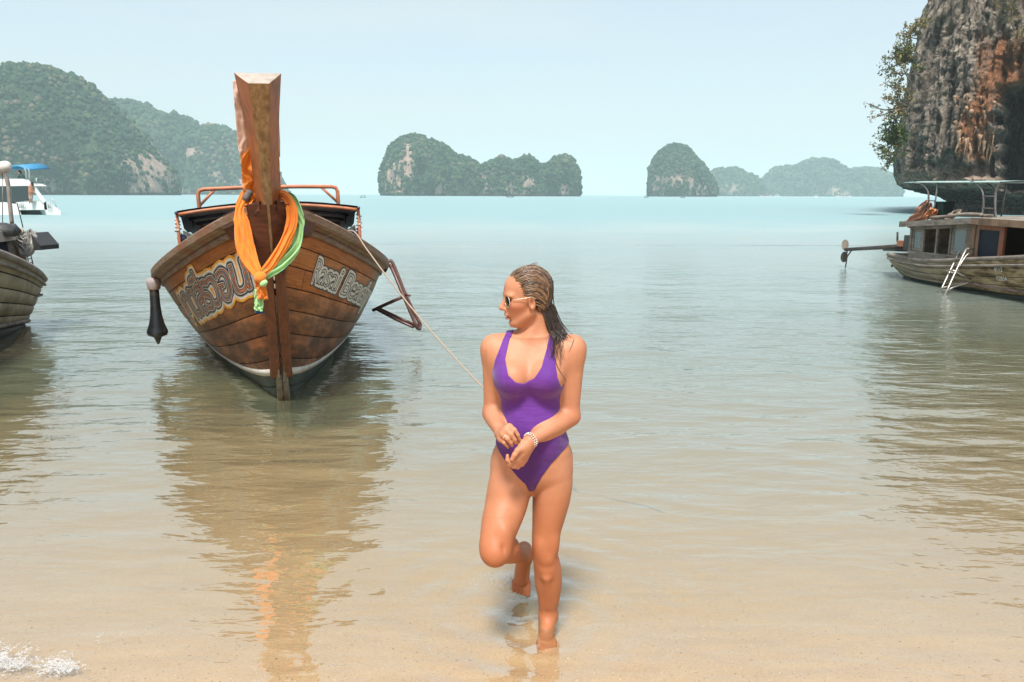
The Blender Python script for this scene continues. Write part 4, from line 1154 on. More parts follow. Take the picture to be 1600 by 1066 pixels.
# ---- mooring rope
def rope_mat(name, c):
    b = NT(name)
    w = b.n('TexWave'); w.inputs['Scale'].default_value = 55; w.bands_direction = 'DIAGONAL'; b.set(w.inputs['Vector'], b.coords('Object'))
    col = b.mix(w.outputs['Fac'], tuple(0.55 * x for x in c), c)
    b.pbsdf(col, 0.85, 0, b.bump(w.outputs['Fac'], 0.8, 0.004), 0.2)
    return b.m
M_ROPE = rope_mat('pale_rope', (0.56, 0.45, 0.35))
def mooring_rope():
    a = BW(0.42, float(bg(0.42)) + 0.05, float(zg(0.42)) + 0.06)
    inb = BW(0.75, float(bg(0.75)) - 0.25, float(zg(0.75)) - 0.05)
    wpt = PZ(862, 706, 0.0)
    pts = [inb, BW(0.5, float(bg(0.5)) - 0.06, float(zg(0.5)) + 0.075), a]
    for k in np.linspace(0.06, 1, 26):
        p = a + (wpt - a) * k; p[2] -= 0.20 * 4 * k * (1 - k) * 0.62
        p[2] = max(p[2], -0.02 if k > .97 else 0.0)
        pts.append(p)
    for px, py in ((905, 728), (930, 733), (950, 738), (980, 745), (1010, 752), (1040, 763)):
        q = PZ(px, py, -0.02); q[2] = min(-0.004, float(sand_z(q[0], q[1])) + 0.001 + 0.005 * math.sin(px * 1.7)); pts.append(q)
    P = catmull(np.array([np.asarray(p).ravel() for p in pts]), 4)
    o = mesh('mooring_rope', *(lambda m: (np.concatenate(m.v), m.f))(MB().tube(P, np.where(P[:, 1] < 5.3, 0.0035, 0.007), 7)), M_ROPE)
    tag(o, 'thin pale mooring rope from the longtail bow running down into the shallows behind the woman', 'rope')
mooring_rope()
# ------------------------------------------------------------------ signed-distance modelling for bodies
class Field:
    def __init__(s, lo, hi, h):
        s.lo = np.asarray(lo, float); s.h = h
        s.n = np.ceil((np.asarray(hi) - s.lo) / h).astype(int) + 1
        s.a = np.full(s.n, 9.0, np.float32)
    def window(s, lo, hi):
        i0 = np.clip(np.floor((np.asarray(lo) - s.lo) / s.h).astype(int), 0, s.n)
        i1 = np.clip(np.ceil((np.asarray(hi) - s.lo) / s.h).astype(int) + 1, 0, s.n)
        sl = tuple(slice(a, b) for a, b in zip(i0, i1))
        ax = [(s.lo[k] + s.h * np.arange(i0[k], i1[k])).astype(np.float32) for k in range(3)]
        return sl, ax[0][:, None, None], ax[1][None, :, None], ax[2][None, None, :]
    def merge(s, sl, d, k, sub=False):
        a = s.a[sl]
        if a.size == 0: return
        d = d.astype(np.float32)
        if sub:
            if k > 0:
                h = np.maximum(k - np.abs(a + d), 0) / k
                s.a[sl] = np.maximum(a, -d) + h * h * k * 0.25
            else: s.a[sl] = np.maximum(a, -d)
        else:
            if k > 0:
                h = np.maximum(k - np.abs(a - d), 0) / k
                s.a[sl] = np.minimum(a, d) - h * h * k * 0.25
            else: s.a[sl] = np.minimum(a, d)
    def cone(s, a, b, ra, rb, k=0.02, sub=False):
        a = np.asarray(a, float); b = np.asarray(b, float); m = max(ra, rb) + k + 3 * s.h
        sl, X, Y, Z = s.window(np.minimum(a, b) - m, np.maximum(a, b) + m)
        ab = b - a; L2 = ab @ ab + 1e-12
        t = np.clip(((X - a[0]) * ab[0] + (Y - a[1]) * ab[1] + (Z - a[2]) * ab[2]) / L2, 0, 1)
        d = np.sqrt((X - a[0] - t * ab[0]) ** 2 + (Y - a[1] - t * ab[1]) ** 2 + (Z - a[2] - t * ab[2]) ** 2) - (ra + (rb - ra) * t)
        s.merge(sl, d, k, sub)
    def chain(s, pts, rs, k=0.02, kk=None):
        for i in range(len(pts) - 1):
            s.cone(pts[i], pts[i + 1], rs[i], rs[i + 1], k if i == 0 else (kk if kk is not None else k))
    def limb(s, pts, rs, k=0.03, n=6):
        P = catmull(np.asarray(pts, float), n); q = catmull(np.stack([np.asarray(rs, float)] * 3, 1), n)[:, 0]
        m = q.max() + k + 3 * s.h
        sl, X, Y, Z = s.window(P.min(0) - m, P.max(0) + m)
        D = None
        for i in range(len(P) - 1):
            a, b = P[i], P[i + 1]; ab = b - a; L2 = ab @ ab + 1e-12
            t = np.clip(((X - a[0]) * ab[0] + (Y - a[1]) * ab[1] + (Z - a[2]) * ab[2]) / L2, 0, 1)
            d = np.sqrt((X - a[0] - t * ab[0]) ** 2 + (Y - a[1] - t * ab[1]) ** 2 + (Z - a[2] - t * ab[2]) ** 2) - (q[i] + (q[i + 1] - q[i]) * t)
            D = d if D is None else np.minimum(D, d)
        s.merge(sl, D, k)
    def ell(s, c, r, k=0.02, ax=None, sub=False):
        c = np.asarray(c, float); r = np.asarray(r, float)
        A = np.eye(3) if ax is None else np.array([np.asarray(q, float) / np.linalg.norm(q) for q in ax])
        ext = np.sqrt(((A * r[:, None]) ** 2).sum(0)) + k + 3 * s.h
        sl, X, Y, Z = s.window(c - ext, c + ext)
        p = [(X - c[0]) * A[i, 0] + (Y - c[1]) * A[i, 1] + (Z - c[2]) * A[i, 2] for i in range(3)]
        k0 = np.sqrt(sum((p[i] / r[i]) ** 2 for i in range(3))); k1 = np.sqrt(sum((p[i] / r[i] ** 2) ** 2 for i in range(3)))
        s.merge(sl, k0 * (k0 - 1) / (k1 + 1e-6), k, sub)
    def column(s, zs, cx, cy, ax_, by, k=0.02, npow=2.3):
        """stack of ellipses: torso or limb that runs along z"""
        o = np.argsort(zs); zs = np.asarray(zs, float)[o]; cx, cy, ax_, by = [np.asarray(q, float)[o] for q in (cx, cy, ax_, by)]
        m = max(ax_.max(), by.max()) + k + 3 * s.h
        sl, X, Y, Z = s.window((cx.min() - m, cy.min() - m, zs[0] - 0.06), (cx.max() + m, cy.max() + m, zs[-1] + 0.06))
        z = Z.ravel()
        def sm(v):
            # smooth interpolation of the section table
            f = np.linspace(zs[0], zs[-1], 400); g = np.interp(f, zs, v); w = np.hanning(41); w /= w.sum()
            g = np.convolve(np.pad(g, 20, 'edge'), w, 'valid')
            return np.interp(z, f, g)[None, None, :]
        a, b, x0, y0 = sm(ax_), sm(by), sm(cx), sm(cy)
        q = (np.abs((X - x0) / a) ** npow + np.abs((Y - y0) / b) ** npow) ** (1 / npow)
        d = (q - 1) * np.minimum(a, b)
        d = np.maximum(d, np.maximum(zs[0] - Z, Z - zs[-1]))
        s.merge(sl, d, k)

def surface_nets(F):
    a = F.a; nx, ny, nz = a.shape
    inside = a < 0
    c = np.zeros((nx - 1, ny - 1, nz - 1), np.int8)
    for dx in (0, 1):
        for dy in (0, 1):
            for dz in (0, 1):
                c += inside[dx:nx - 1 + dx, dy:ny - 1 + dy, dz:nz - 1 + dz]
    cells = np.argwhere((c > 0) & (c < 8))
    idx = np.full(c.shape, -1, np.int32); idx[tuple(cells.T)] = np.arange(len(cells))
    acc = np.zeros((len(cells), 3)); cnt = np.zeros(len(cells))
    corners = [(0, 0, 0), (1, 0, 0), (0, 1, 0), (1, 1, 0), (0, 0, 1), (1, 0, 1), (0, 1, 1), (1, 1, 1)]
    val = [a[cells[:, 0] + q[0], cells[:, 1] + q[1], cells[:, 2] + q[2]].astype(float) for q in corners]
    for i, j in ((0, 1), (2, 3), (4, 5), (6, 7), (0, 2), (1, 3), (4, 6), (5, 7), (0, 4), (1, 5), (2, 6), (3, 7)):
        m = (val[i] < 0) != (val[j] < 0)
        t = np.where(m, val[i] / (val[i] - val[j] + 1e-20), 0)
        pi, pj = np.array(corners[i], float), np.array(corners[j], float)
        acc += np.where(m[:, None], pi + t[:, None] * (pj - pi), 0); cnt += m
    V = F.lo + F.h * (cells + acc / cnt[:, None])
    faces = []
    for ax in range(3):
        sl0 = [slice(None)] * 3; sl1 = [slice(None)] * 3
        sl0[ax] = slice(0, -1); sl1[ax] = slice(1, None)
        e = inside[tuple(sl0)] != inside[tuple(sl1)]
        p = np.argwhere(e)
        u, v = [(1, 2), (2, 0), (0, 1)][ax]
        ok = (p[:, u] > 0) & (p[:, v] > 0) & (p[:, u] < a.shape[u] - 1) & (p[:, v] < a.shape[v] - 1)
        p = p[ok]
        def cell(du, dv):
            q = p.copy(); q[:, u] -= du; q[:, v] -= dv
            return idx[tuple(q.T)]
        f = np.stack([cell(1, 1), cell(0, 1), cell(0, 0), cell(1, 0)], 1)
        flip = ~inside[tuple(p.T)]
        f[flip] = f[flip][:, ::-1]
        faces.append(f)
    f = np.concatenate(faces)
    return V, f[(f >= 0).all(1)]

def relax(V, f, it=2, lam=0.5):
    n = len(V)
    e = np.concatenate([f[:, [0, 1]], f[:, [1, 2]], f[:, [2, 3]], f[:, [3, 0]]])
    for _ in range(it):
        s = np.zeros_like(V); c = np.zeros(n)
        for i, j in ((0, 1), (1, 0)):
            for k in range(3): s[:, k] += np.bincount(e[:, i], V[e[:, j], k], n)
            c += np.bincount(e[:, i], minlength=n)
        V = V + lam * (s / np.maximum(c, 1)[:, None] - V)
    return V

def poly_sdf(X, Z, pts):
    """signed distance to a polygon (negative inside), X, Z arrays"""
    P = np.asarray(pts, float); d = np.full(X.shape, 1e9); s = np.ones(X.shape)
    for i in range(len(P)):
        a, b = P[i], P[i - 1]; e = b - a; wx, wz = X - a[0], Z - a[1]
        t = np.clip((wx * e[0] + wz * e[1]) / (e @ e + 1e-12), 0, 1)
        d = np.minimum(d, (wx - e[0] * t) ** 2 + (wz - e[1] * t) ** 2)
        c1 = Z >= a[1]; c2 = Z < b[1]; c3 = e[0] * wz > e[1] * wx
        s = np.where((c1 & c2 & c3) | (~c1 & ~c2 & ~c3), -s, s)
    return np.sqrt(d) * s

# ------------------------------------------------------------------ the woman
def skin_material():
    b = NT('tanned_skin')
    v = b.coords('Object')
    n1 = b.noise(v, 7, 5, 0.6); n2 = b.noise(v, 90, 3, 0.6); n3 = b.noise(v, 260, 2, 0.6)
    c = b.mix(b.rng(n1, 0.3, 0.7), (0.42, 0.180, 0.096), (0.51, 0.235, 0.135))
    c = b.mix(b.rng(n2, 0.55, 0.75, 0, 0.25), c, (0.35, 0.125, 0.058))
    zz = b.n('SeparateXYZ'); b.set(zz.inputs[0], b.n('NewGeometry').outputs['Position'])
    c = b.mix(b.rng(zz.outputs['Z'], 0.78, 0.40, 0, 0.85, True), c, b.mix(n1, (0.34, 0.108, 0.040), (0.42, 0.150, 0.062)))     # shade on the legs painted in as a deeper orange
    fr_ = b.voronoi(v, 420); c = b.mix(b.math('MULTIPLY', b.rng(fr_.outputs['Distance'], 0.22, 0.10), b.rng(n1, 0.5, 0.62, 0, 0.35)), c, (0.24, 0.075, 0.03))
    lip = b.attr('lip'); c = b.mix(b.math('MULTIPLY', lip, 0.8), c, (0.40, 0.10, 0.075))
    bl = b.attr('blush'); c = b.mix(b.math('MULTIPLY', bl, 0.35), c, (0.40, 0.10, 0.05))
    nl = b.attr('nail'); c = b.mix(nl, c, (0.62, 0.34, 0.27))
    p = b.pbsdf(c, b.rng(n1, 0.2, 0.8, 0.46, 0.62), 0, b.bump(b.math('ADD', n3, b.math('MULTIPLY', n2, 0.7)), 0.30, 0.002), 0.36)
    p.inputs['Subsurface Weight'].default_value = 0.12
    p.inputs['Subsurface Radius'].default_value = (0.012, 0.005, 0.003)
    p.inputs['Subsurface Scale'].default_value = 0.6
    return b.m

def build_woman():
    YB = 3.22
    W3 = lambda px, py, Y=YB: PY(px, py, Y)
    lo = (-0.24, 2.86, -0.20); hi = (0.42, 3.62, 1.66)
    F = Field(lo, hi, 0.0028)
    # ---- torso: stacked sections measured on the photograph
    rows = [(769, 831, 0.012, 0.030, 3.235), (763, 831, 0.045, 0.055, 3.235), (755, 831, 0.098, 0.086, 3.235), (742, 831, 0.150, 0.106, 3.235), (722, 832, 0.163, 0.115, 3.235), (704, 832.5, 0.161, 0.112, 3.23), (685, 832, 0.147, 0.102, 3.225), (664, 831, 0.131, 0.093, 3.215), (643, 830, 0.121, 0.086, 3.215),
            (622, 829, 0.121, 0.085, 3.215), (602, 827, 0.131, 0.089, 3.22), (584, 826, 0.138, 0.093, 3.225), (566, 827, 0.143, 0.092, 3.23), (550, 829, 0.138, 0.080, 3.235), (538, 831, 0.112, 0.062, 3.24), (528, 832, 0.072, 0.052, 3.245)]
    C = np.array([W3(r[1], r[0]) for r in rows])
    F.column(C[:, 2], C[:, 0], [r[4] for r in rows], [r[2] for r in rows], [r[3] for r in rows], 0.0, 2.25)
    # breasts, ribs, belly, glutes
    for px in (799, 856):
        F.ell(W3(px, 589, 3.158), (0.060, 0.062, 0.062), 0.06)
        F.ell(W3(px + (3 if px < 820 else -3), 594, 3.128), (0.044, 0.044, 0.046), 0.05)
    F.ell(W3(831, 680, 3.155), (0.10, 0.045, 0.10), 0.05)
    for px in (800, 864): F.ell(W3(px, 722, 3.30), (0.085, 0.085, 0.095), 0.05)
    # shoulder girdle: trapezius, clavicles, deltoids
    SR, SL = W3(773, 545, 3.245), W3(894, 546, 3.225)
    NB = W3(832, 532, 3.25)
    for S in (SR, SL):
        F.cone(NB + np.array([0, 0.012, 0.012]), S + np.array([0, 0, 0.012]), 0.042, 0.040, 0.05)
        F.cone(W3(831 + (-10 if S is SR else 10), 546, 3.195), S * 0.75 + W3(831, 545, 3.19) * 0.25 + np.array([0, -0.006, 0.008]), 0.012, 0.013, 0.03)
        F.ell(S + np.array([0.006 * np.sign(S[0] - 0.1), 0, -0.012]), (0.043, 0.044, 0.054), 0.045)
        F.ell(S * 0.62 + NB * 0.38 + np.array([0, -0.03, -0.045]), (0.055, 0.045, 0.05), 0.05)
    # ---- legs (joined to the trunk)
    HL, KL, AL = W3(861, 728, 3.24), W3(854, 868, 3.205), W3(857, 958, 3.245)
    HR, KR, AR = W3(802, 732, 3.235), W3(774.5, 859, 3.045), W3(819, 868, 3.375)
    def mixp(a, b, t): return np.asarray(a) * (1 - t) + np.asarray(b) * t
    # standing leg
    lr = [(698, 866, .040, .050, 3.24), (716, 864, .074, .085, 3.245), (735, 862, .088, .099, 3.245), (755, 863, .0875, .098, 3.245), (781, 861.5, .081, .090, 3.238), (798, 859, .0745, .083, 3.230), (815, 856.5, .0680, .074, 3.223), (832, 853.5, .061, .066, 3.214), (849, 851.5, .0565, .060, 3.208), (861, 851.5, .0555, .058, 3.204), (872, 852, .0555, .057, 3.206),
          (889, 855, .0550, .056, 3.216), (903, 857, .0545, .056, 3.226), (917, 857.5, .053, .055, 3.232), (933, 857.5, .0490, .050, 3.238), (950, 856.5, .0415, .043, 3.243), (962, 856, .0350, .038, 3.246), (972, 855.5, .0325, .038, 3.248)]
    C = np.array([W3(q[1], q[0], q[4]) for q in lr])
    F.column(C[:, 2], C[:, 0], C[:, 1], [q[2] for q in lr], [q[3] for q in lr], 0.022, 2.1)
    F.ell(KL + (-0.002, -0.040, 0.006), (0.024, 0.019, 0.028), 0.022)              # kneecap
    F.ell(KL + (-0.026, -0.030, 0.052), (0.022, 0.026, 0.040), 0.030)              # muscle above the knee
    F.ell(KL + (0.026, -0.026, 0.066), (0.020, 0.024, 0.042), 0.030)
    F.cone(KL + (0, -0.046, -0.085), mixp(KL, AL, .8) + (-0.002, -0.030, 0), 0.010, 0.007, 0.022)   # shin bone
    F.cone(KL + (0, -0.030, -0.052), KL + (0, -0.026, -0.075), 0.018, 0.016, 0.03)
    F.ell(mixp(KL, AL, .33) + (0.026, 0.028, 0), (0.026, 0.030, 0.075), 0.04)
    F.ell(mixp(KL, AL, .36) + (-0.020, 0.026, 0), (0.024, 0.030, 0.065), 0.04)
    # foot in the water
    FT = W3(851, 1003, 3.12); FT[2] = -0.048
    F.ell(AL + (0.026, 0.004, -0.006), (0.014, 0.016, 0.018), 0.015); F.ell(AL + (-0.026, -0.002, 0.002), (0.014, 0.016, 0.018), 0.015)
    F.cone(AL + (0, 0.022, -0.05), AL + (0, 0.03, -0.062), 0.030, 0.028, 0.03)
    heel = AL + (0, 0.03, -0.06)
    F.cone(AL + (0, -0.01, -0.02), mixp(AL, FT, .6) + (0, 0, -0.002), 0.036, 0.028, 0.03)
    F.cone(heel, mixp(heel, FT, .72), 0.028, 0.031, 0.03)
    for i in range(5):
        x = (i - 1.7) * 0.0165
        b0 = mixp(AL, FT, .72) + (x, -0.012 + 0.004 * abs(i - 1), -0.025)
        L = (0.058, 0.060, 0.056, 0.050, 0.043)[i]
        F.chain([b0, b0 + (0.0, -L * .6, -0.006), b0 + (0, -L, -0.014)], [0.014 if i == 0 else 0.0115, 0.0125 if i == 0 else 0.0095, 0.011 if i == 0 else 0.0085], 0.012, 0.004)
    # lifted leg
    F.limb([HR, W3(793, 781, 3.19), W3(783, 815, 3.125), W3(775, 846, 3.068), KR], [0.094, 0.089, 0.0810, 0.0655, 0.058], 0.022)
    F.ell(mixp(HR, KR, .38) + (-0.004, 0.03, -0.01), (0.070, 0.075, 0.12), 0.03)
    F.ell(KR + (-0.004, -0.020, -0.012), (0.040, 0.040, 0.042), 0.03)
    F.ell(KR + (0.000, -0.044, -0.016), (0.026, 0.016, 0.028), 0.02)
    F.ell(KR + (0.030, -0.040, 0.020), (0.014, 0.014, 0.030), 0.018, sub=True)
    F.ell(mixp(HR, KR, .80) + (0.022, -0.040, 0.0), (0.026, 0.026, 0.048), 0.03)
    dS = (AR - KR); 
    F.limb([KR + (0.0, 0.01, -0.006), mixp(KR, AR, .14), mixp(KR, AR, .36) + (0.0, 0.0, 0.004), mixp(KR, AR, .64), mixp(KR, AR, .88), AR], [0.054, 0.051, 0.0535, 0.042, 0.033, 0.032], 0.04)
    F.ell(mixp(KR, AR, .33) + (0.004, 0.0, 0.022), (0.045, 0.085, 0.036), 0.035)
    # foot hanging behind: heel above, toes pointing down into the splash
    hl = W3(819, 858, 3.43); bl = W3(815, 905, 3.40); tp = W3(816, 927, 3.375)
    F.cone(AR, hl, 0.032, 0.028, 0.03); F.cone(AR + (0, 0.01, -0.015), bl, 0.033, 0.029, 0.03); F.cone(hl, bl + (0, 0.012, 0.0), 0.027, 0.028, 0.03)
    for i in range(5):
        x = (1.8 - i) * 0.0165
        b0 = bl + (x, 0.0, -0.012)
        L = (0.056, 0.056, 0.051, 0.045, 0.038)[i]
        F.chain([b0, b0 + (0.0, -0.012, -L * .6), b0 + (0, -0.016, -L)], [0.0125 if i == 0 else 0.0098, 0.0120 if i == 0 else 0.0086, 0.0108 if i == 0 else 0.0078], 0.007, 0.003)
    # neck: the trunk field ends here, and is kept for the swimsuit
    torso = F.a.copy()
    NT_ = W3(837, 496, 3.25)
    F.cone(NB, NT_, 0.051, 0.045, 0.035)
    F.cone(W3(822, 538, 3.205), W3(842, 492, 3.22), 0.010, 0.016, 0.025)       # sternomastoid of the turned neck
    F.cone(W3(848, 538, 3.215), W3(848, 492, 3.225), 0.010, 0.015, 0.03)
    # ---- arms
    ER, WR = W3(769.5, 645, 3.262), W3(783, 677, 3.085)
    EL, WL = W3(891, 650, 3.215), W3(829, 688, 3.055)
    F.limb([SR, mixp(SR, ER, .25) + (-0.002, 0, 0), mixp(SR, ER, .55), mixp(SR, ER, .85), ER], [0.047, 0.0465, 0.0430, 0.0385, 0.0385], 0.035)
    F.limb([ER, mixp(ER, WR, .22) + (-.002, 0, 0.002), mixp(ER, WR, .55), mixp(ER, WR, .85), WR], [0.0385, 0.0405, 0.0345, 0.0262, 0.0250], 0.022)
    F.limb([SL, mixp(SL, EL, .25) + (0.002, 0, 0), mixp(SL, EL, .55), mixp(SL, EL, .85), EL], [0.047, 0.0475, 0.0440, 0.0390, 0.0390], 0.035)
    F.limb([EL, mixp(EL, WL, .20) + (0, 0, -.002), mixp(EL, WL, .55), mixp(EL, WL, .86), WL], [0.0390, 0.0405, 0.0340, 0.0265, 0.0250], 0.022)
    # ---- her right hand (left in the photograph), fingers reaching for the bracelet
    kI, kM, kRg, kP = W3(796, 667, 3.030), W3(791, 672, 3.018), W3(786, 679, 3.016), W3(782, 686, 3.026)
    for kx, r in ((kI, .0135), (kM, .0135), (kRg, .013), (kP, .012)):
        F.cone(mixp(WR, kx, .1), kx, 0.0185, r, 0.018)
    fk = 0.0035
    F.chain([kI, W3(804, 672, 3.018), W3(809, 680, 3.018), W3(811, 686, 3.022)], [.0105, .0092, .0082, .0072], 0.01, fk)
    F.chain([kM, W3(799, 679, 3.002), W3(804, 687, 3.004), W3(806, 692, 3.012)], [.0108, .0095, .0085, .0074], 0.01, fk)
    F.chain([kRg, W3(793, 686, 3.000), W3(798, 692, 3.004), W3(800, 696, 3.012)], [.0105, .0092, .0082, .0072], 0.01, fk)
    F.chain([kP, W3(788, 692, 3.010), W3(792, 696, 3.014), W3(794, 699, 3.02)], [.0095, .0082, .0074, .0066], 0.01, fk)
    F.chain([mixp(WR, kI, .35) + (0, -.004, .004), W3(800, 676, 3.045), W3(808, 684, 3.040), W3(812, 689, 3.036)], [.0150, .0118, .0098, .0082], 0.012, 0.006)
    # ---- her left hand: palm turned in, fingers curled up, thumb lying across
    k1, k2, k3, k4 = W3(806, 717, 3.020), W3(810, 720, 3.032), W3(815, 720, 3.046), W3(820, 717, 3.058)
    for kx, r in ((k1, .0130), (k2, .0135), (k3, .013), (k4, .012)):
        F.cone(mixp(WL, kx, .12), kx, 0.0185, r, 0.02)
    F.ell(W3(817, 702, 3.035), (0.022, 0.020, 0.028), 0.02)
    F.chain([k1, W3(799, 724, 3.012), W3(793, 719, 3.010), W3(793, 712, 3.014)], [.0105, .0092, .0083, .0072], 0.01, fk)
    F.chain([k2, W3(803, 729, 3.022), W3(796, 726, 3.016), W3(795, 718, 3.020)], [.0108, .0094, .0084, .0073], 0.01, fk)
    F.chain([k3, W3(809, 730, 3.036), W3(801, 729, 3.030), W3(799, 722, 3.030)], [.0104, .0092, .0082, .0072], 0.01, fk)
    F.chain([k4, W3(816, 726, 3.050), W3(808, 728, 3.046), W3(805, 723, 3.044)], [.0095, .0083, .0074, .0066], 0.01, fk)
    F.chain([W3(818, 699, 3.026), W3(809, 704, 3.008), W3(804, 711, 3.000), W3(800, 718, 2.998)], [.0155, .0122, .0104, .0086], 0.012, 0.005)
    # ---- head, turned to her right (left in the photograph)
    HC = W3(828.5, 462.5, 3.235)
    yaw = R(13)
    f_ = np.array([-math.cos(yaw), -math.sin(yaw), 0.0]); l_ = np.array([math.sin(yaw), -math.cos(yaw), 0.0]); u_ = np.array([0, 0, 1.0])
    tilt = R(-3)
    f_, u_ = f_ * math.cos(tilt) + u_ * math.sin(tilt), u_ * math.cos(tilt) - f_ * math.sin(tilt)
    ax3 = (f_, l_, u_)
    H = lambda a, b, c: HC + f_ * a + l_ * b + u_ * c
    F.ell(H(0.002, 0, 0.034), (0.088, 0.072, 0.080), 0.0, ax3)
    F.ell(H(0.040, 0, 0.030), (0.068, 0.060, 0.064), 0.03, ax3)                 # forehead
    F.ell(H(0.047, 0, -0.035), (0.054, 0.053, 0.074), 0.03, ax3)                # face
    for s in (-1, 1):
        F.cone(H(0.010, s * 0.047, -0.062), H(0.064, s * 0.018, -0.101), 0.016, 0.0165, 0.025)     # jaw
        F.ell(H(0.066, s * 0.038, -0.026), (0.030, 0.021, 0.020), 0.03, ax3)   # cheek
        F.ell(H(0.090, s * 0.028, 0.013), (0.018, 0.028, 0.011), 0.016, ax3)    # brow
        F.ell(H(0.104, s * 0.031, -0.006), (0.015, 0.018, 0.011), 0.012, ax3, sub=True)
        F.ell(H(0.084, s * 0.031, -0.007), (0.0135, 0.0135, 0.0135), 0.004, ax3)
        F.ell(H(0.108, s * 0.0095, -0.046), (0.010, 0.0075, 0.0075), 0.008, ax3)
        # ear
        ea = (f_ * .95 + u_ * -.28, l_ + f_ * -.25, u_ * .95 + f_ * -.28)
        F.ell(H(0.010, s * 0.068, -0.022), (0.0165, 0.008, 0.029), 0.008, (f_, l_ * s - f_ * .35, u_ - f_ * .2))
        F.ell(H(0.014, s * 0.0765, -0.020), (0.0090, 0.010, 0.017), 0.003, (f_, l_ * s - f_ * .35, u_ - f_ * .2), sub=True)
    F.cone(H(0.045, 0, -0.096), H(-0.004, 0, -0.072), 0.022, 0.034, 0.025)       # under the chin
    F.ell(H(0.076, 0, -0.106), (0.018, 0.019, 0.015), 0.018, ax3)               # chin
    F.cone(H(0.099, 0, 0.004), H(0.122, 0, -0.037), 0.0085, 0.0098, 0.014)      # nose
    F.ell(H(0.123, 0, -0.040), (0.0098, 0.0095, 0.0085), 0.008, ax3)
    F.ell(H(0.0965, 0, -0.065), (0.0120, 0.024, 0.012), 0.014, ax3)             # muzzle
    F.ell(H(0.1045, 0, -0.0695), (0.0085, 0.019, 0.0050), 0.005, ax3)           # upper lip
    F.ell(H(0.1005, 0, -0.0850), (0.0085, 0.017, 0.0058), 0.005, ax3)           # lower lip
    F.ell(H(0.1085, 0, -0.0775), (0.012, 0.020, 0.0030), 0.002, ax3, sub=True)  # open mouth
    F.ell(H(0.0955, 0, -0.0945), (0.010, 0.016, 0.004), 0.006, ax3, sub=True)
    V, f = surface_nets(F)
    V = relax(V, f, 2, 0.5)
    loc = V - HC; a, b_, c_ = loc @ f_, loc @ l_, loc @ u_
    lip = np.exp(-(((a - .103) / .011) ** 2 + (b_ / .019) ** 2 + ((c_ + .0775) / .0105) ** 2) ** 2)
    blush = np.exp(-((a - .065) / .03) ** 2 - ((np.abs(b_) - .05) / .03) ** 2 - ((c_ + .03) / .03) ** 2)
    for k_ in (KL, KR, EL, ER): blush = np.maximum(blush, np.exp(-(((V - k_) / 0.06) ** 2).sum(1)))
    root = empty('person', (0.10, 3.21, -0.07), 'woman in a purple swimsuit and sunglasses standing on one leg in the shallow water', 'person')
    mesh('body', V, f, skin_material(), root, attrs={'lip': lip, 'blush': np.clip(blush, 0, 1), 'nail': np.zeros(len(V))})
    # ---- swimsuit: the trunk, 3 mm proud, cut to its outline
    G = Field(lo, hi, 0.0028)
    zlo, zhi = W3(800, 775, 3.15)[2], W3(800, 505, 3.2)[2]
    k0, k1_ = int((zlo - lo[2]) / 0.0028), int((zhi - lo[2]) / 0.0028)
    Q = lambda px, py: W3(px, py, 3.135)[[0, 2]]
    Qs = lambda px, py: W3(px, py, 3.235)[[0, 2]]
    front = [Qs(795, 507), Q(795, 519), Q(785, 536), Q(773, 566), Q(767, 592), Q(700, 606), Q(700, 693), Q(770, 696), Q(779, 709), Q(793, 726), Q(808, 744), Q(821, 757), Q(827, 772),
             Q(836, 772), Q(840, 757), Q(848, 742), Q(861, 724), Q(877, 709), Q(896, 697), Q(960, 692), Q(960, 606), Q(876.5, 603), Q(870.5, 586), Q(866, 553), Q(867.5, 535), Q(872, 519), Qs(873, 507),
             Qs(861, 507), Q(861, 521), Q(855, 547), Q(846, 571), Q(834, 588), Q(819, 596), Q(806, 592.5), Q(794.5, 582), Q(789.5, 562), Q(796, 536), Q(806, 517), Qs(807, 507)]
    xs = lo[0] + 0.0028 * np.arange(F.n[0]); zs = lo[2] + 0.0028 * np.arange(k0, k1_)
    XX, ZZ = np.meshgrid(xs, zs, indexing='ij')
    reg = poly_sdf(XX, ZZ, front).astype(np.float32)
    sub = torso[:, :, k0:k1_]
    G.a = np.maximum(sub - 0.0030, reg[:, None, :])
    G.a[0] = 1; G.a[-1] = 1; G.a[:, 0] = 1; G.a[:, -1] = 1; G.a[:, :, 0] = 1; G.a[:, :, -1] = 1
    G.lo = np.array([lo[0], lo[1], lo[2] + k0 * 0.0028]); G.n = np.array(G.a.shape)
    SV, sf = surface_nets(G)
    SV = relax(SV, sf, 2, 0.5)
    b = NT('purple_swim_fabric')
    v = b.coords('Object'); n1 = b.noise(v, 9, 5, 0.6); n2 = b.noise(b.coords('Object', (1, 1, 4)), 10, 5, 0.6); n3 = b.noise(v, 900, 2)
    c = b.mix(b.rng(n1, 0.3, 0.7), (0.098, 0.021, 0.205), (0.130, 0.030, 0.255))
    sz = b.n('SeparateXYZ'); b.set(sz.inputs[0], b.n('NewGeometry').outputs['Position'])
    lower_half = b.rng(b.math('ADD', sz.outputs['Z'], b.math('MULTIPLY', b.math('SUBTRACT', n1, 0.5), 0.25)), 0.95, 0.72, smooth=True)
    c = b.mix(lower_half, c, (0.066, 0.014, 0.140))          # darker towards the bottom
    b.pbsdf(c, b.math('SUBTRACT', 0.66, b.math('MULTIPLY', lower_half, 0.14)), 0, b.bump(b.math('ADD', b.math('MULTIPLY', n2, 1.0), b.math('MULTIPLY', n3, 0.12)), 0.5, 0.010), 0.22, Sheen_Weight=0.2)
    mesh('swimsuit', SV, sf, b.m, root)
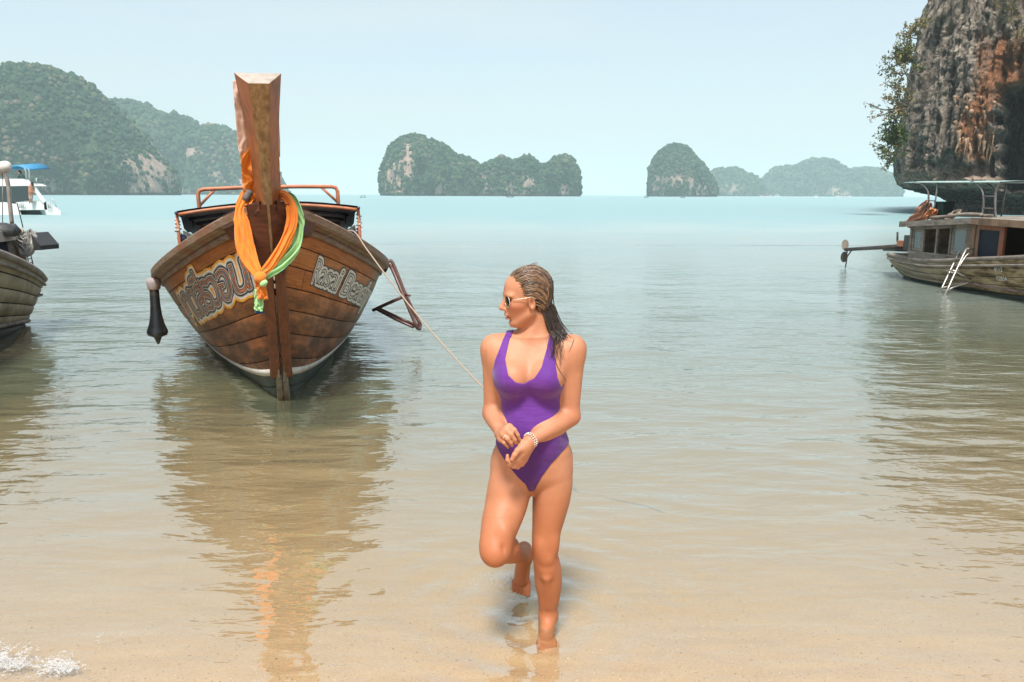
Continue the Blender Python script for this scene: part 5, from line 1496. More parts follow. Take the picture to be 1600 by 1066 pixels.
    # ---- hair: a wet cap combed back, with strands falling behind the shoulder
    def hair_m(name, c0, c1, rough=0.32):
        h = NT(name); s = h.noise(h.coords('Object', (1, 1, 1)), 70, 5, 0.7)
        col = h.mix(h.rng(s, 0.3, 0.7), c0, c1)
        h.pbsdf(col, rough, 0, h.bump(s, 0.4, 0.002), 0.6)
        return h.m
    HB, HM_, HD = hair_m('wet_hair_blond', (0.16, 0.092, 0.048), (0.30, 0.185, 0.105)), hair_m('wet_hair_brown', (0.085, 0.045, 0.026), (0.16, 0.09, 0.052)), hair_m('wet_hair_dark', (0.016, 0.011, 0.010), (0.045, 0.027, 0.020))
    K = Field(HC - 0.16, HC + 0.16, 0.003)
    K.ell(H(0.000, 0, 0.038), (0.0925, 0.0765, 0.0835), 0.0, ax3)
    K.ell(H(-0.030, 0, -0.015), (0.054, 0.060, 0.072), 0.025, ax3)
    KC = K.a.copy()
    ix = [K.lo[i] + K.h * np.arange(K.n[i]) - HC[i] for i in range(3)]
    A = ix[0][:, None, None] * f_[0] + ix[1][None, :, None] * f_[1] + ix[2][None, None, :] * f_[2]
    Bl = np.abs(ix[0][:, None, None] * l_[0] + ix[1][None, :, None] * l_[1] + ix[2][None, None, :] * l_[2])
    U = ix[0][:, None, None] * u_[0] + ix[1][None, :, None] * u_[1] + ix[2][None, None, :] * u_[2]
    # hairline: temple recedes, then runs down in front of and behind the ear
    line = np.interp(U, [-0.12, -0.050, -0.030, -0.002, 0.002, 0.012, 0.030, 0.056, 0.068, 0.078, 0.12], [-0.030, -0.016, -0.012, -0.008, 0.036, 0.038, 0.043, 0.044, 0.072, 0.108, 0.11])
    line = line + np.interp(Bl, [0, 0.03, 0.06], [0.012, 0.006, 0.0]) * (U > 0.045)
    K.a = np.maximum(K.a, (A - line).astype(np.float32) * 0.8)
    K.a = np.maximum(K.a, (-0.085 - U).astype(np.float32))
    for i in range(3):
        s_ = [slice(None)] * 3; s_[i] = 0; K.a[tuple(s_)] = 1; s_[i] = -1; K.a[tuple(s_)] = 1
    KV, kf = surface_nets(K); KV = relax(KV, kf, 2)
    hair = mesh('hair', KV, kf, HM_, root)
    rg = np.random.RandomState(12)
    groups = {0: MB(), 1: MB(), 2: MB()}
    def surf(a, b, c, off):
        """push a head-local point to the hair cap surface"""
        q = np.array([a / 0.0925, b / 0.0765, (c - 0.038) / 0.0835]); r = np.linalg.norm(q)
        q = q / r
        return np.array([q[0] * (0.0925 + off), q[1] * (0.0765 + off), 0.038 + q[2] * (0.0835 + off)])
    def cap_dist(p):
        g = np.clip(np.round((p - K.lo) / K.h).astype(int), 1, np.array(KC.shape) - 2)
        d = float(KC[tuple(g)])
        gr = np.array([KC[g[0] + 1, g[1], g[2]] - KC[g[0] - 1, g[1], g[2]], KC[g[0], g[1] + 1, g[2]] - KC[g[0], g[1] - 1, g[2]], KC[g[0], g[1], g[2] + 1] - KC[g[0], g[1], g[2] - 1]], float)
        return d, gr / (np.linalg.norm(gr) + 1e-9)
    for i in range(760):
        b0 = rg.uniform(-0.6, 1.0)                        # across the hairline: 1 = temple on the near side
        ang = b0 * 1.5; ca, sa = math.cos(ang), math.sin(ang)
        off = rg.uniform(0.0006, 0.0034)
        if i < 380:
            hl = np.interp(0.010 + 0.074 * ca, [0.012, 0.030, 0.056, 0.068, 0.078], [0.036, 0.043, 0.046, 0.072, 0.100])
            st = surf(hl + 0.002, 0.070 * sa, 0.008 + 0.076 * ca, 0)
        elif i < 640:
            st = surf(rg.uniform(-0.08, 0.06), 0.072 * sa, 0.112 * ca - rg.uniform(0, .05), 0)
        else:
            st = surf(rg.uniform(-0.06, -0.012), 0.066, rg.uniform(-0.05, 0.015), 0)
        p = H(*st); pts = []
        for step in range(40):
            d_, n_ = cap_dist(p)
            p = p + n_ * np.clip(off - d_, -0.01, 0.01)
            lc = p - HC; A_, B_, U_ = lc @ f_, lc @ l_, lc @ u_
            pts.append(p.copy())
            if U_ < -0.058 or (A_ < -0.05 and U_ < -0.035): break
            dn = np.clip((0.02 - A_) / 0.09, 0, 1) ** 1.3
            lift = 0.35 * np.clip((A_ - 0.0) / 0.06, 0, 1) * np.clip(U_ / 0.06, 0, 1) * (abs(B_) / 0.07)
            v = -f_ * (1 - 0.75 * dn) - u_ * dn * 1.4 + u_ * lift + l_ * 0.02
            v = v - n_ * (v @ n_); p = p + v / np.linalg.norm(v) * 0.0062
        if len(pts) < 4: continue
        pts = pts[::2]
        q = np.clip(0.5 - 0.42 * b0 * rg.uniform(0.4, 1) + rg.normal(0, 0.17), 0, 1)
        dY = rg.uniform(-0.02, 0.02)
        L = rg.choice([0.55, 0.8, 1.0, 1.0, 1.15])
        low = [(847 + 18 * q, 477, 3.215 + .05 * q + dY), (850 + 19 * q, 490, 3.215 + .055 * q + dY), (856 + 19 * q, 506, 3.215 + .05 * q + dY), (863 + 21 * q, 518, 3.205 + .045 * q + dY), (867 + 25 * q, 530, 3.175 + .045 * q + dY)]
        n_low = 2 + int(round((L - 0.5) / 0.65 * 3))
        n_head = len(pts)
        jit = rg.normal(0, 1.3, 2)
        pts += [W3(a_ + jit[0] * (k_ + 1) * 0.5, b_ + jit[1], c_) for k_, (a_, b_, c_) in enumerate(low[:n_low])]
        kind = 0 if (rg.rand() < 0.55 and (vnoise(np.array([[b0 * 14.0 + i * 0.003, 3.3, 0]]), 5)[0] > -0.1)) else (1 if rg.rand() < 0.6 else 2)
        P = catmull(pts, 3)
        r = np.interp(np.linspace(0, 1, len(P)), [0, 0.1, 0.6, 0.9, 1], [0.0007, 0.0017, 0.0025, 0.0021, 0.0006]) * rg.uniform(.65, 1.3)
        n_up = int(n_head * 3 * 0.8)
        if kind < 2:
            groups[kind].tube(P[:n_up + 2], r[:n_up + 2], 5); groups[2].tube(P[n_up:], r[n_up:], 5)
        else:
            groups[2].tube(P, r, 5)
    # loose wet locks over the near shoulder
    for pts, r in (([(862, 505, 3.22), (869, 518, 3.16), (876, 524, 3.150), (880, 537, 3.13), (876, 552, 3.125), (875, 572, 3.12)], .0026),
                   ([(865, 506, 3.22), (866, 522, 3.165), (865, 540, 3.148), (864, 560, 3.135), (866, 580, 3.118)], .0036),
                   ([(863, 505, 3.22), (864, 525, 3.165), (866, 548, 3.14), (870, 570, 3.12), (880, 588, 3.11), (885, 596, 3.11)], .0022),
                   ([(868, 508, 3.24), (880, 517, 3.19), (890, 525, 3.17), (897, 530, 3.175)], .0020),
                   ([(866, 505, 3.25), (873, 516, 3.21), (884, 519, 3.20)], .0034),
                   ([(897, 530, 3.18), (893, 541, 3.165), (887, 556, 3.16)], .0012)):
        P = catmull([W3(*q) for q in pts], 6)
        groups[2].tube(P, r * np.linspace(1, 0.35, len(P)), 5)
    for k in range(34):      # thin stray hairs over the shoulder and off the crown
        x0 = rg.uniform(858, 874); x1 = x0 + rg.normal(3, 6); yl = rg.uniform(530, 572)
        P = catmull([W3(x0, 503, 3.23), W3(x0 + 2, 519, 3.168), W3((x0 + x1) / 2 + rg.normal(0, 3), (519 + yl) / 2, 3.142), W3(x1, yl, 3.13)], 6)
        groups[2].tube(P, 0.0011 * np.linspace(1, 0.4, len(P)), 4)
    for k in range(26):
        t_ = rg.uniform(-1.2, 1.2); st = np.array(surf(0.03 * math.cos(t_ * 2) - 0.03, 0.06 * math.sin(t_), 0.11 * math.cos(t_) + .01, 0.002)); d_ = rg.normal(0, .006, 3) + np.array([-0.022, 0, 0.004])
        P = catmull([H(*st), H(*(st + d_ * .6 + np.array([0, 0, .004]))), H(*(st + d_ * 1.5))], 5)
        groups[1].tube(P, 0.0007 * np.linspace(1, .5, len(P)), 4)
    for k, m in ((0, HB), (1, HM_), (2, HD)):
        o = groups[k].build('hair_strands', m, hair, True); o['kind'] = 'stuff'
    # ---- sunglasses
    gl = simple('pale_gold_frame', (0.60, 0.52, 0.40), 0.3, 0.6, var=0.08, scale=40)
    ln = NT('dark_tinted_lens'); ln.pbsdf((0.02, 0.018, 0.018), 0.06, 0, None, 0.7)
    fr = MB(); lens = []
    for s in (-1, 1):
        ang = np.linspace(0, 2 * math.pi, 25)[:-1]
        def ring(k):
            return np.array([H(0.1085 - 0.20 * (abs(0.033 * s + 0.0265 * k * math.cos(t) * 1.0)) ** 1.3 * 1.6, s * 0.033 + 0.0265 * k * math.cos(t), -0.010 + 0.0235 * k * (math.sin(t) - 0.12 * math.cos(t) * s)) for t in ang])
        fr.tube(ring(1), 0.0016, 6, closed=True)
        rv = np.concatenate([ring(0.97), ring(0.5) + f_ * 0.002, [H(0.1085 - .2 * .033 ** 1.3 * 1.6 + 0.003, s * 0.033, -0.010)]])
        n = 24
        lf = [(i, (i + 1) % n, n + (i + 1) % n, n + i) for i in range(n)] + [(n + i, n + (i + 1) % n, 2 * n) for i in range(n)]
        lens.append((rv, [q if s > 0 else q[::-1] for q in lf]))
        hinge = H(0.088, s * 0.060, -0.002)
        fr.tube(catmull([hinge, H(0.07, s * 0.069, 0.000), H(0.04, s * 0.0755, 0.003), H(0.014, s * 0.0770, 0.006), H(-0.004, s * 0.0755, -0.004)], 5), 0.0015, 6)
    fr.tube(catmull([H(0.1085, -0.010, -0.001), H(0.113, 0, 0.003), H(0.1085, 0.010, -0.001)], 4), 0.0018, 6)
    gobj = fr.build('sunglasses', gl, root, True)
    for rv, lf in lens: mesh('lens', rv, lf, ln.m, gobj)
    # ---- bracelet and ring
    silver = simple('pale_metal_beads', (0.75, 0.70, 0.64), 0.3, 0.5, var=0.2, scale=60)
    wx = (WL - EL) / np.linalg.norm(WL - EL); x1 = np.cross(wx, (0, 0, 1)); x1 /= np.linalg.norm(x1); x2 = np.cross(wx, x1)
    br = MB()
    for dz, rr in ((-0.004, 0.0305), (0.006, 0.0300)):
        cc = WL + wx * dz
        for k in range(20):
            t = k / 20 * 2 * math.pi
            br.lathe(cc + rr * (math.cos(t) * x1 + math.sin(t) * x2), [(0, -.0036), (.0031, -.0018), (.0036, 0), (.0031, .0018), (0, .0036)], 6)
    br.build('bracelet', silver, root, True)['kind'] = 'stuff'
    rn = MB(); pc = mixp(kRg, W3(793, 686, 3.000), .55); dr = W3(793, 686, 3.000) - kRg; dr /= np.linalg.norm(dr)
    q1 = np.cross(dr, (0, 0, 1)); q1 /= np.linalg.norm(q1); q2 = np.cross(dr, q1)
    rn.tube(np.array([pc + 0.0105 * (math.cos(t) * q1 + math.sin(t) * q2) for t in np.linspace(0, 2 * math.pi, 17)[:-1]]), 0.0022, 5, closed=True)
    rn.build('ring', silver, root, True)
build_woman()
# ------------------------------------------------------------------ weathered longtail boat on the right, its stern towards the bay
M_OLD = old_wood('grey_weathered_boat_wood', (0.16, 0.13, 0.11), (0.34, 0.29, 0.25), (0.09, 0.075, 0.06), (20, 4, 20), 0.75)
M_OLD2 = old_wood('warm_cabin_wood', (0.17, 0.10, 0.06), (0.32, 0.21, 0.14), (0.10, 0.06, 0.04), (20, 20, 3), 0.7)
M_REDW = old_wood('red_brown_frame_wood', (0.22, 0.075, 0.035), (0.33, 0.13, 0.07), (0.13, 0.05, 0.03), (20, 20, 3), 0.6)
M_STEEL = simple('dull_stainless_tube', (0.38, 0.35, 0.32), 0.35, 0.7, var=0.2, dirt=(0.25, 0.2, 0.16), scale=8)
M_TUBE = simple('grey_awning_tube', (0.20, 0.19, 0.18), 0.4, 0.4, var=0.2, dirt=(0.1, 0.08, 0.07), scale=8)
M_DARKST = simple('dark_greasy_steel', (0.05, 0.042, 0.04), 0.5, 0.3, dirt=(0.12, 0.08, 0.05), scale=12)
def glass_mat(name, tint):
    b = NT(name); tr = b.n('BsdfTransparent'); tr.inputs[0].default_value = (*tint, 1)
    gl = b.n('BsdfGlossy'); gl.inputs['Roughness'].default_value = 0.04
    lw = b.n('LayerWeight'); lw.inputs[0].default_value = 0.35
    df = b.n('BsdfDiffuse'); df.inputs[0].default_value = (0.35, 0.42, 0.44, 1)
    m0 = b.n('MixShader'); m0.inputs[0].default_value = 0.35; b.set(m0.inputs[1], tr.outputs[0]); b.set(m0.inputs[2], df.outputs[0])
    ms = b.n('MixShader'); b.set(ms.inputs[0], b.math('ADD', lw.outputs['Fresnel'], 0.06)); b.set(ms.inputs[1], m0.outputs[0]); b.set(ms.inputs[2], gl.outputs[0])
    b.t.links.new(ms.outputs[0], b.out.inputs['Surface']); return b.m
M_PANE = glass_mat('salty_window_glass', (0.75, 0.82, 0.83))

def stained_hull():
    b = NT('stained_tan_hull')
    v = b.coords('Object', (2.2, 1.0, 5.0))
    n1 = b.noise(v, 1.6, 7, 0.68, 0.3); n2 = b.noise(v, 5.0, 6, 0.7)
    c = b.ramp(n1, [(0.34, (0.028, 0.021, 0.012)), (0.44, (0.135, 0.088, 0.042)), (0.53, (0.35, 0.245, 0.135)), (0.68, (0.52, 0.41, 0.27))])
    c = b.mix(b.rng(n2, 0.5, 0.68, 0, 0.7), c, (0.115, 0.078, 0.038))
    grey = b.attr('aft'); c = b.mix(b.math('MULTIPLY', grey, b.rng(n2, 0.3, 0.6, 0.9, 0.5)), c, (0.25, 0.225, 0.175))
    low = b.attr('below'); c = b.mix(b.rng(low, 0.0, 0.03), c, b.mix(n2, (0.012, 0.016, 0.014), (0.05, 0.06, 0.045)))
    b.pbsdf(c, 0.75, 0, b.bump(n2, 0.4, 0.01), 0.3)
    return b.m
M_STAIN = stained_hull()

def right_boat():
    # l runs from the stern (Y 18.4) towards the beach, v to the viewer's right of the near side
    O = np.array([8.62, 18.4, 0.0]); A = np.array([0.075, -1.0, 0.0]); A /= np.linalg.norm(A); Vv = np.array([-A[1], A[0], 0.0])
    B = lambda l, v, z: O + A * l + Vv * v + np.array([0, 0, z])
    t = empty('longtail_boat', O, 'weathered grey wooden longtail boat with a glazed cabin moored under the cliff', 'boat')
    L = 10.5
    half = lambda l: 0.85 + 0.25 * (1 - np.exp(-l / 1.5)) - 0.7 * np.clip((l - 6) / 4.5, 0, 1) ** 2
    CEN = 1.0
    sheer = lambda l: 0.50 - 0.06 * np.exp(-((l - 1.4) / 1.2) ** 2) + 0.021 * l ** 1.75
    def hull_pt(l, q, side):
        """q 0 keel .. 1 sheer"""
        zk_ = -0.42 + 0.30 * np.exp(-l / 0.5) + 0.9 * np.clip((l - 8) / 2.5, 0, 1) ** 2
        z = zk_ + (sheer(l) - zk_) * q
        hw = half(l) * (0.10 + 0.90 * q ** 0.42) * (1 - 0.06 * q ** 6)
        rake = -0.30 * q * np.exp(-l / 0.6)
        return B(l + rake, CEN + side * hw, z), z
    ls = np.concatenate([np.linspace(0, 2, 24), np.linspace(2.1, L, 40)])
    edges = np.linspace(0, 1, 8)
    for side in (-1, 1):
        for k in range(7):
            rows = []; zz = []
            for q, off in ((edges[k] + .004, 0.0), (edges[k] + 0.012, 0.012), ((edges[k] + edges[k + 1]) / 2, 0.014), (edges[k + 1] - 0.012, 0.012), (edges[k + 1] - .004, 0.0)):
                p = []; zc = []
                for l in ls:
                    a, z = hull_pt(l, q, side); p.append(a + Vv * side * off - A * off * np.exp(-l)); zc.append(z)
                rows.append(p); zz.append(zc)
            P = np.array(rows).reshape(5, len(ls), 3); zz = np.array(zz)
            stripe = 0.10 + 0.03 * ls[None, :] * 0.3
            f = grid_faces(5, len(ls))
            mesh('plank', P.reshape(-1, 3), f if side < 0 else f[:, ::-1], M_STAIN, t,
                 attrs={'below': (0.06 + 0.012 * ls[None, :]) - zz, 'aft': np.repeat(np.clip(1.5 - ls / 2.2, 0, 1)[None], 5, 0)})
        # inside skin
        P = np.array([[hull_pt(l, q, side)[0] - Vv * side * 0.03 for l in ls] for q in np.linspace(0, 1, 6)])
        f = grid_faces(6, len(ls)); mesh('inner_skin', P.reshape(-1, 3), f[:, ::-1] if side < 0 else f, M_DARKIN, t)
        # rails
        path = np.array([hull_pt(l, 1.0, side)[0] + np.array([0, 0, 0.02]) for l in ls])
        MB().tube(path, 0.042, 7).build('gunwale_rail', M_OLD, t, True)
        path = np.array([hull_pt(l, 0.90, side)[0] + Vv * side * 0.03 for l in ls])
        MB().tube(path, 0.026, 6).build('rubbing_strake', M_OLD, t, True)
        path = np.array([hull_pt(l, 0.44 + 0.01 * l, side)[0] + Vv * side * 0.012 + np.array([0, 0, 0]) for l in ls])
    # transom
    q = np.linspace(0, 1, 9); Pl = [hull_pt(0, k, -1)[0] for k in q] + [hull_pt(0, k, 1)[0] for k in q]
    mesh('transom', Pl, [(i + 9, i + 10, i + 1, i) for i in range(8)], M_STAIN, t, smooth=False)
    c = [hull_pt(0, 1, -1)[0], hull_pt(0, 1, 1)[0]]
    MB().tube([c[0], (c[0] + c[1]) / 2 - A * 0.12, c[1]], 0.045, 7).build('stern_rail', M_OLD, t, True)
    # pink boot stripe along the near side
    rows = [[hull_pt(l, 0.52 + 0.006 * l + d, -1)[0] - Vv * 0.017 for l in np.linspace(3.0, L - .5, 30)] for d in (0, 0.05)]
    rows = [[hull_pt(l, (0.135 + 0.004 * l + d + 0.42) / (sheer(l) + 0.42), -1)[0] - Vv * 0.018 for l in np.linspace(2.6, L - .5, 30)] for d in (0, 0.045)]
    P = np.array(rows); mesh('boot_stripe', P.reshape(-1, 3), grid_faces(2, 30), simple('faded_pink_stripe', (0.34, 0.22, 0.20), 0.7, dirt=(0.1, 0.08, 0.06)), t)
    for i in range(12):
        l = 0.15 + i * 0.8; w = float(half(l)) * 0.8
        MB().box(B(l + .4, CEN, 0.22), (2 * w, 0.78, 0.03), (Vv, A, (0, 0, 1))).build('deck_board', M_DECK, t)
    # ---- cabin: near wall plane v = V0, from l0 to l1
    V0, V1 = 0.10, 2.0
    l0, l1, l2 = 0.70, 2.74, 8.0
    rz = lambda l: 1.235 + 0.066 * min(l, 3.0) - 0.012 * max(l - 3.0, 0)
    fl = lambda l: 0.455 + 0.02 * max(l - 1, 0)
    sill = lambda l: 0.615 + 0.012 * l
    def slab(name, la, lb, za, zb, v, th, m):
        """board on the near or far wall between stations la, lb; za, zb functions of l"""
        Q = [B(la, v, za(la)), B(lb, v, za(lb)), B(lb, v, zb(lb)), B(la, v, zb(la))]
        Q2 = [p + Vv * th for p in Q]
        return mesh(name, Q + Q2, [(0, 1, 2, 3), (7, 6, 5, 4), (0, 4, 5, 1), (1, 5, 6, 2), (2, 6, 7, 3), (3, 7, 4, 0)], m, t, smooth=False)
    top = lambda l: rz(l) - 0.115
    for v, th in ((V0, 0.035), (V1, -0.035)):
        slab('cabin_panel', l0, l1, lambda l: fl(l) - .12, sill, v, th, M_OLD)
        slab('window_sill', l0 - .04, l1 + .02, sill, lambda l: sill(l) + 0.035, v - 0.02 * np.sign(th), th * 1.8, M_OLD)
        slab('window_head', l0 - .02, l1, lambda l: top(l) - .05, lambda l: top(l) + 0.06, v, th, M_OLD)
        for la, wd in ((l0, .07), (1.18, .05), (1.66, .05), (2.12, .05), (l1 - .07, .07)):
            slab('mullion', la, la + wd, lambda l: sill(l) + .035, lambda l: top(l) - .05, v - 0.006 * np.sign(th), th * 1.2, M_OLD)
    # framed sashes: first and last have panes, the two between are slid open
    for la, lb in ((0.78, 1.17), (2.18, 2.66)):
        z0 = lambda l: sill(l) + .04; z1 = lambda l: top(l) - .055
        for a, b_ in ((la, la + .06), (lb - .06, lb)): slab('sash_stile', a, b_, z0, z1, V0 + .012, .025, M_OLD)
        slab('sash_rail', la + .06, lb - .06, z0, lambda l: z0(l) + .07, V0 + .012, .025, M_OLD)
        slab('sash_rail', la + .06, lb - .06, lambda l: z1(l) - .05, z1, V0 + .012, .025, M_OLD)
        slab('window_pane', la + .06, lb - .06, lambda l: z0(l) + .07, lambda l: z1(l) - .05, V0 + .022, .006, M_PANE)
    # corner post, red door frame with dark glass, open side beyond
    slab('corner_post', l1 + 0.00, l1 + .17, lambda l: fl(l) - .1, top, V0 - .01, .12, M_OLD2)
    a, b_ = l1 + .20, l1 + .98
    for q0, q1 in ((a, a + .08), (b_ - .12, b_)): slab('door_frame', q0, q1, lambda l: fl(l) - .02, top, V0, .05, M_REDW if q0 > a else M_OLD2)
    slab('door_frame', a + .08, b_ - .12, lambda l: top(l) - .09, top, V0, .05, M_REDW)
    slab('door_frame', a + .08, b_ - .12, lambda l: fl(l) - .02, lambda l: fl(l) + .05, V0, .05, M_OLD2)
    dk = NT('dark_dirty_glass'); n_ = dk.noise(dk.coords('Object'), 5, 5, .6); dk.pbsdf(dk.mix(n_, (0.006, 0.009, 0.016), (0.022, 0.028, 0.045)), 0.5, 0, None, 0.12)
    slab('door_glass', a + .08, b_ - .12, lambda l: fl(l) + .05, lambda l: top(l) - .09, V0 + .02, .012, dk.m)
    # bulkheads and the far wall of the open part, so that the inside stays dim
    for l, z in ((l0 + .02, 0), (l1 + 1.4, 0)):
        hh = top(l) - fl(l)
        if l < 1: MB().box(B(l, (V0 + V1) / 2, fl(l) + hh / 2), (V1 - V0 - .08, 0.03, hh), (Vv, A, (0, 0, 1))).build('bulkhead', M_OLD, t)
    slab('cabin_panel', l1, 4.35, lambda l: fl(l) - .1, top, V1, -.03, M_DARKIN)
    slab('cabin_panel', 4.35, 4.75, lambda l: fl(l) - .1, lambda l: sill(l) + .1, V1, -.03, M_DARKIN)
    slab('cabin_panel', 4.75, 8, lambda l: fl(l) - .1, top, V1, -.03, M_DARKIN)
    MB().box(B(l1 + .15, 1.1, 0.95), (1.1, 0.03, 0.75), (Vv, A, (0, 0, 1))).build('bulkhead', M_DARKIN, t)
    # roof: planked slab with a cambered edge board
    for k in range(6):
        v0 = V0 - 0.14 + k * (V1 - V0 + .28) / 6; v1 = v0 + (V1 - V0 + .28) / 6 - .006
        lsr = np.array([l0 - .16, 1.2, 2.0, 3.0, 4.5, 6, l2])
        cam_ = lambda v: 0.05 * (1 - ((v - 1.05) / 1.1) ** 2)
        Pt = [[B(l, v, rz(l) + cam_(v)) for v in (v0, v1)] for l in lsr]; Pb = [[p - np.array([0, 0, .03]) for p in r] for r in Pt]
        V_ = np.array(Pt + Pb).reshape(-1, 3); n = 2 * len(lsr); f = []
        for i in range(len(lsr) - 1):
            f += [(2 * i, 2 * i + 1, 2 * i + 3, 2 * i + 2), (n + 2 * i + 2, n + 2 * i + 3, n + 2 * i + 1, n + 2 * i), (2 * i + 2, n + 2 * i + 2, n + 2 * i, 2 * i), (2 * i + 1, n + 2 * i + 1, n + 2 * i + 3, 2 * i + 3)]
        f += [(0, n, n + 1, 1), (n - 2, n - 1, 2 * n - 1, 2 * n - 2)]
        mesh('roof_plank', V_, f, M_OLD, t, smooth=False)
    slab('roof_edge_board', l0 - .18, 3.0, lambda l: rz(l) - .10, lambda l: rz(l) + .015, V0 - .17, .035, M_OLD)
    slab('roof_edge_board', 3.0, l2, lambda l: rz(l) - .11, lambda l: rz(l) + .015, V0 - .172, .035, M_OLD2)
    MB().box(B(l0 - .18, 1.05, rz(l0) - .04), (2.2, .035, .11), (Vv, A, (0, 0, 1))).build('roof_edge_board', M_OLD, t)
    # bench with a folded print cover showing in the open side
    MB().box(B(5.2, 0.6, 0.62), (0.5, 1.3, 0.30), (Vv, A, (0, 0, 1))).build('bench', M_DARKIN, t)
    # registration and ring painted on the side
    WP = simple('chalky_white_paint', (0.72, 0.70, 0.64), 0.7, var=0.1, scale=14)
    def side_text(body, l_a, q_a, size):
        V, T, E = text_outline(body, size, 0.0, 1.0, 3)
        lo = V.min(0)
        P = []
        for x, y in V - lo:
            l = l_a + x; p, _ = hull_pt(l, q_a + y / (sheer(l) + 0.42), -1); P.append(p - Vv * 0.030)
        mesh('painted_number', P, T, WP, t, smooth=False)
    side_text('4112', 3.72, 0.80, 0.115); side_text('02834', 3.74, 0.655, 0.115)
    ang = np.linspace(0, 2 * math.pi, 25)[:-1]
    ring = []
    for k in ang:
        l = 4.86 + 0.15 * math.cos(k); q = 0.74 + 0.105 * math.sin(k); ring.append(hull_pt(l, q, -1)[0] - Vv * 0.016)
    MB().tube(np.array(ring), 0.010, 5, closed=True).build('painted_ring', WP, t, True)
    # ---- boarding ladder hung on the near side
    lad = MB()
    g = lambda px, py, Y: PY(px, py, Y)
    for dx, Y in ((0, 15.95), (9.5, 15.5)):
        top_ = [g(1527 + dx * .2, 399 - dx * .3, Y + .1), g(1516 + dx * .6, 390, Y), g(1503 + dx, 391 - dx * .2, Y), g(1497 + dx, 398 - dx * .2, Y), g(1466 + dx, 462 + dx * .15, Y - .35)]
        lad.tube(catmull(top_, 5), 0.018, 7)
        in_ = [g(1520 + dx * 1.2, 401, Y), g(1508 + dx, 397, Y), g(1500 + dx, 400, Y), g(1485 + dx, 423, Y - .1)]
        lad.tube(catmull(in_, 5), 0.016, 7)
        lad.tube([g(1479 + dx, 423 - dx * .05, Y - .1), g(1521, 439, Y + .0)], 0.014, 6)
    lad.tube([g(1479, 423, 15.85), g(1498, 422.5, 15.4)], 0.016, 6); lad.tube([g(1464, 454, 15.6), g(1483, 453, 15.2)], 0.016, 6)
    lad.tube(catmull([g(1467, 453, 15.6), g(1476, 449, 15.5), g(1500, 443, 15.6), g(1526, 439.5, 15.6)], 4), 0.016, 6)
    lad.tube(catmull([g(1482, 453, 15.3), g(1490, 449, 15.3), g(1510, 443, 15.4), g(1530, 439, 15.5)], 4), 0.016, 6)
    lad.build('boarding_ladder', M_STEEL, t, True)
    # ---- long-tail shaft, guard and propeller
    tail = MB()
    a = B(0.25, 0.42, 0.74); b_ = B(-2.35, 0.20, 0.475)
    tail.tube([a, b_], [0.055, 0.045], 9); tail.beam(B(0.1, 0.42, 0.64), B(-0.75, 0.33, 0.60), 0.04, 0.09)
    tail.tube([B(-2.05, 0.22, 0.49), B(-2.25, 0.21, 0.30), B(-2.3, .21, .02)], 0.018, 6); tail.tube([B(-2.3, 0.22, 0.46), B(-2.26, .2, 0.1)], 0.016, 6)
    tl = tail.build('tail_shaft', M_DARKST, t, True)
    pr = MB()
    pr.lathe(B(-2.42, 0.2, 0.43), [(0.0, -.02), (.07, -.018), (.11, 0), (.07, .018), (0, .02)], 12, A)
    for k, (dz, m) in enumerate(((0.14, 1), (-0.17, 1))):
        q = MB(); ex = 0.115
        pts = [B(-2.40, 0.2 + ex * math.cos(s) * .8, 0.45 + dz + 0.14 * math.sin(s)) for s in np.linspace(0, 2 * math.pi, 19)[:-1]]
        pts2 = [p - A * 0.02 + Vv * .02 for p in pts]
        q.add(pts + pts2, [tuple(range(17, -1, -1)), tuple(range(18, 36))] + [(i, (i + 1) % 18, 18 + (i + 1) % 18, 18 + i) for i in range(18)])
        q.build('propeller_blade', simple('bronze_blade' if dz > 0 else 'dark_blade', (0.30, 0.25, 0.21) if dz > 0 else (0.06, 0.06, 0.05), 0.5, 0.3, dirt=(0.1, 0.08, 0.06)), tl)
    MB().box(B(-0.05, 0.40, 0.77), (0.16, 0.26, 0.13), (Vv, A, (0, 0, 1))).build('gear_cover', simple('rust_orange_metal', (0.42, 0.14, 0.06), 0.6, dirt=(0.15, 0.08, 0.05), scale=14), t)
    MB().box(B(0.35, 0.5, 0.80), (0.36, 0.5, 0.34), (Vv, A, (0, 0, 1))).box(B(0.4, 0.5, 1.0), (0.2, 0.3, 0.12), (Vv, A, (0, 0, 1))).build('engine_block', M_DARKST, t)
    MB().tube([B(-0.25, 0.37, 0.8), B(-0.28, 0.37, 1.02)], 0.022, 6).build('tiller_post', M_DARKST, t, True)
    # rudder pin and mooring cleat at the stern
    MB().tube([B(-0.30, 0.66, 0.42), B(-0.30, 0.66, 0.0)], 0.02, 6).tube(catmull([B(-.27, .66, .33), B(-.4, .55, .32), B(-.55, .45, .2)], 4), .03, 6).build('stern_hook', M_DARKST, t, True)
    # ---- roof awning on bent tubes
    aw = empty('roof_awning', B(1, 1, 1.3), 'thin pale green awning on bent steel tubes standing on the weathered cabin roof', 'awning')
    ls2 = np.linspace(0.0, 3.25, 12); vs2 = np.linspace(0.25, 1.85, 9)
    Pt = np.array([[B(l, v, 2.185 - 0.03 * ((v - 1.05) / .8) ** 2 - 0.012 * l) for v in vs2] for l in ls2]); n = 12 * 9
    f = grid_faces(12, 9)
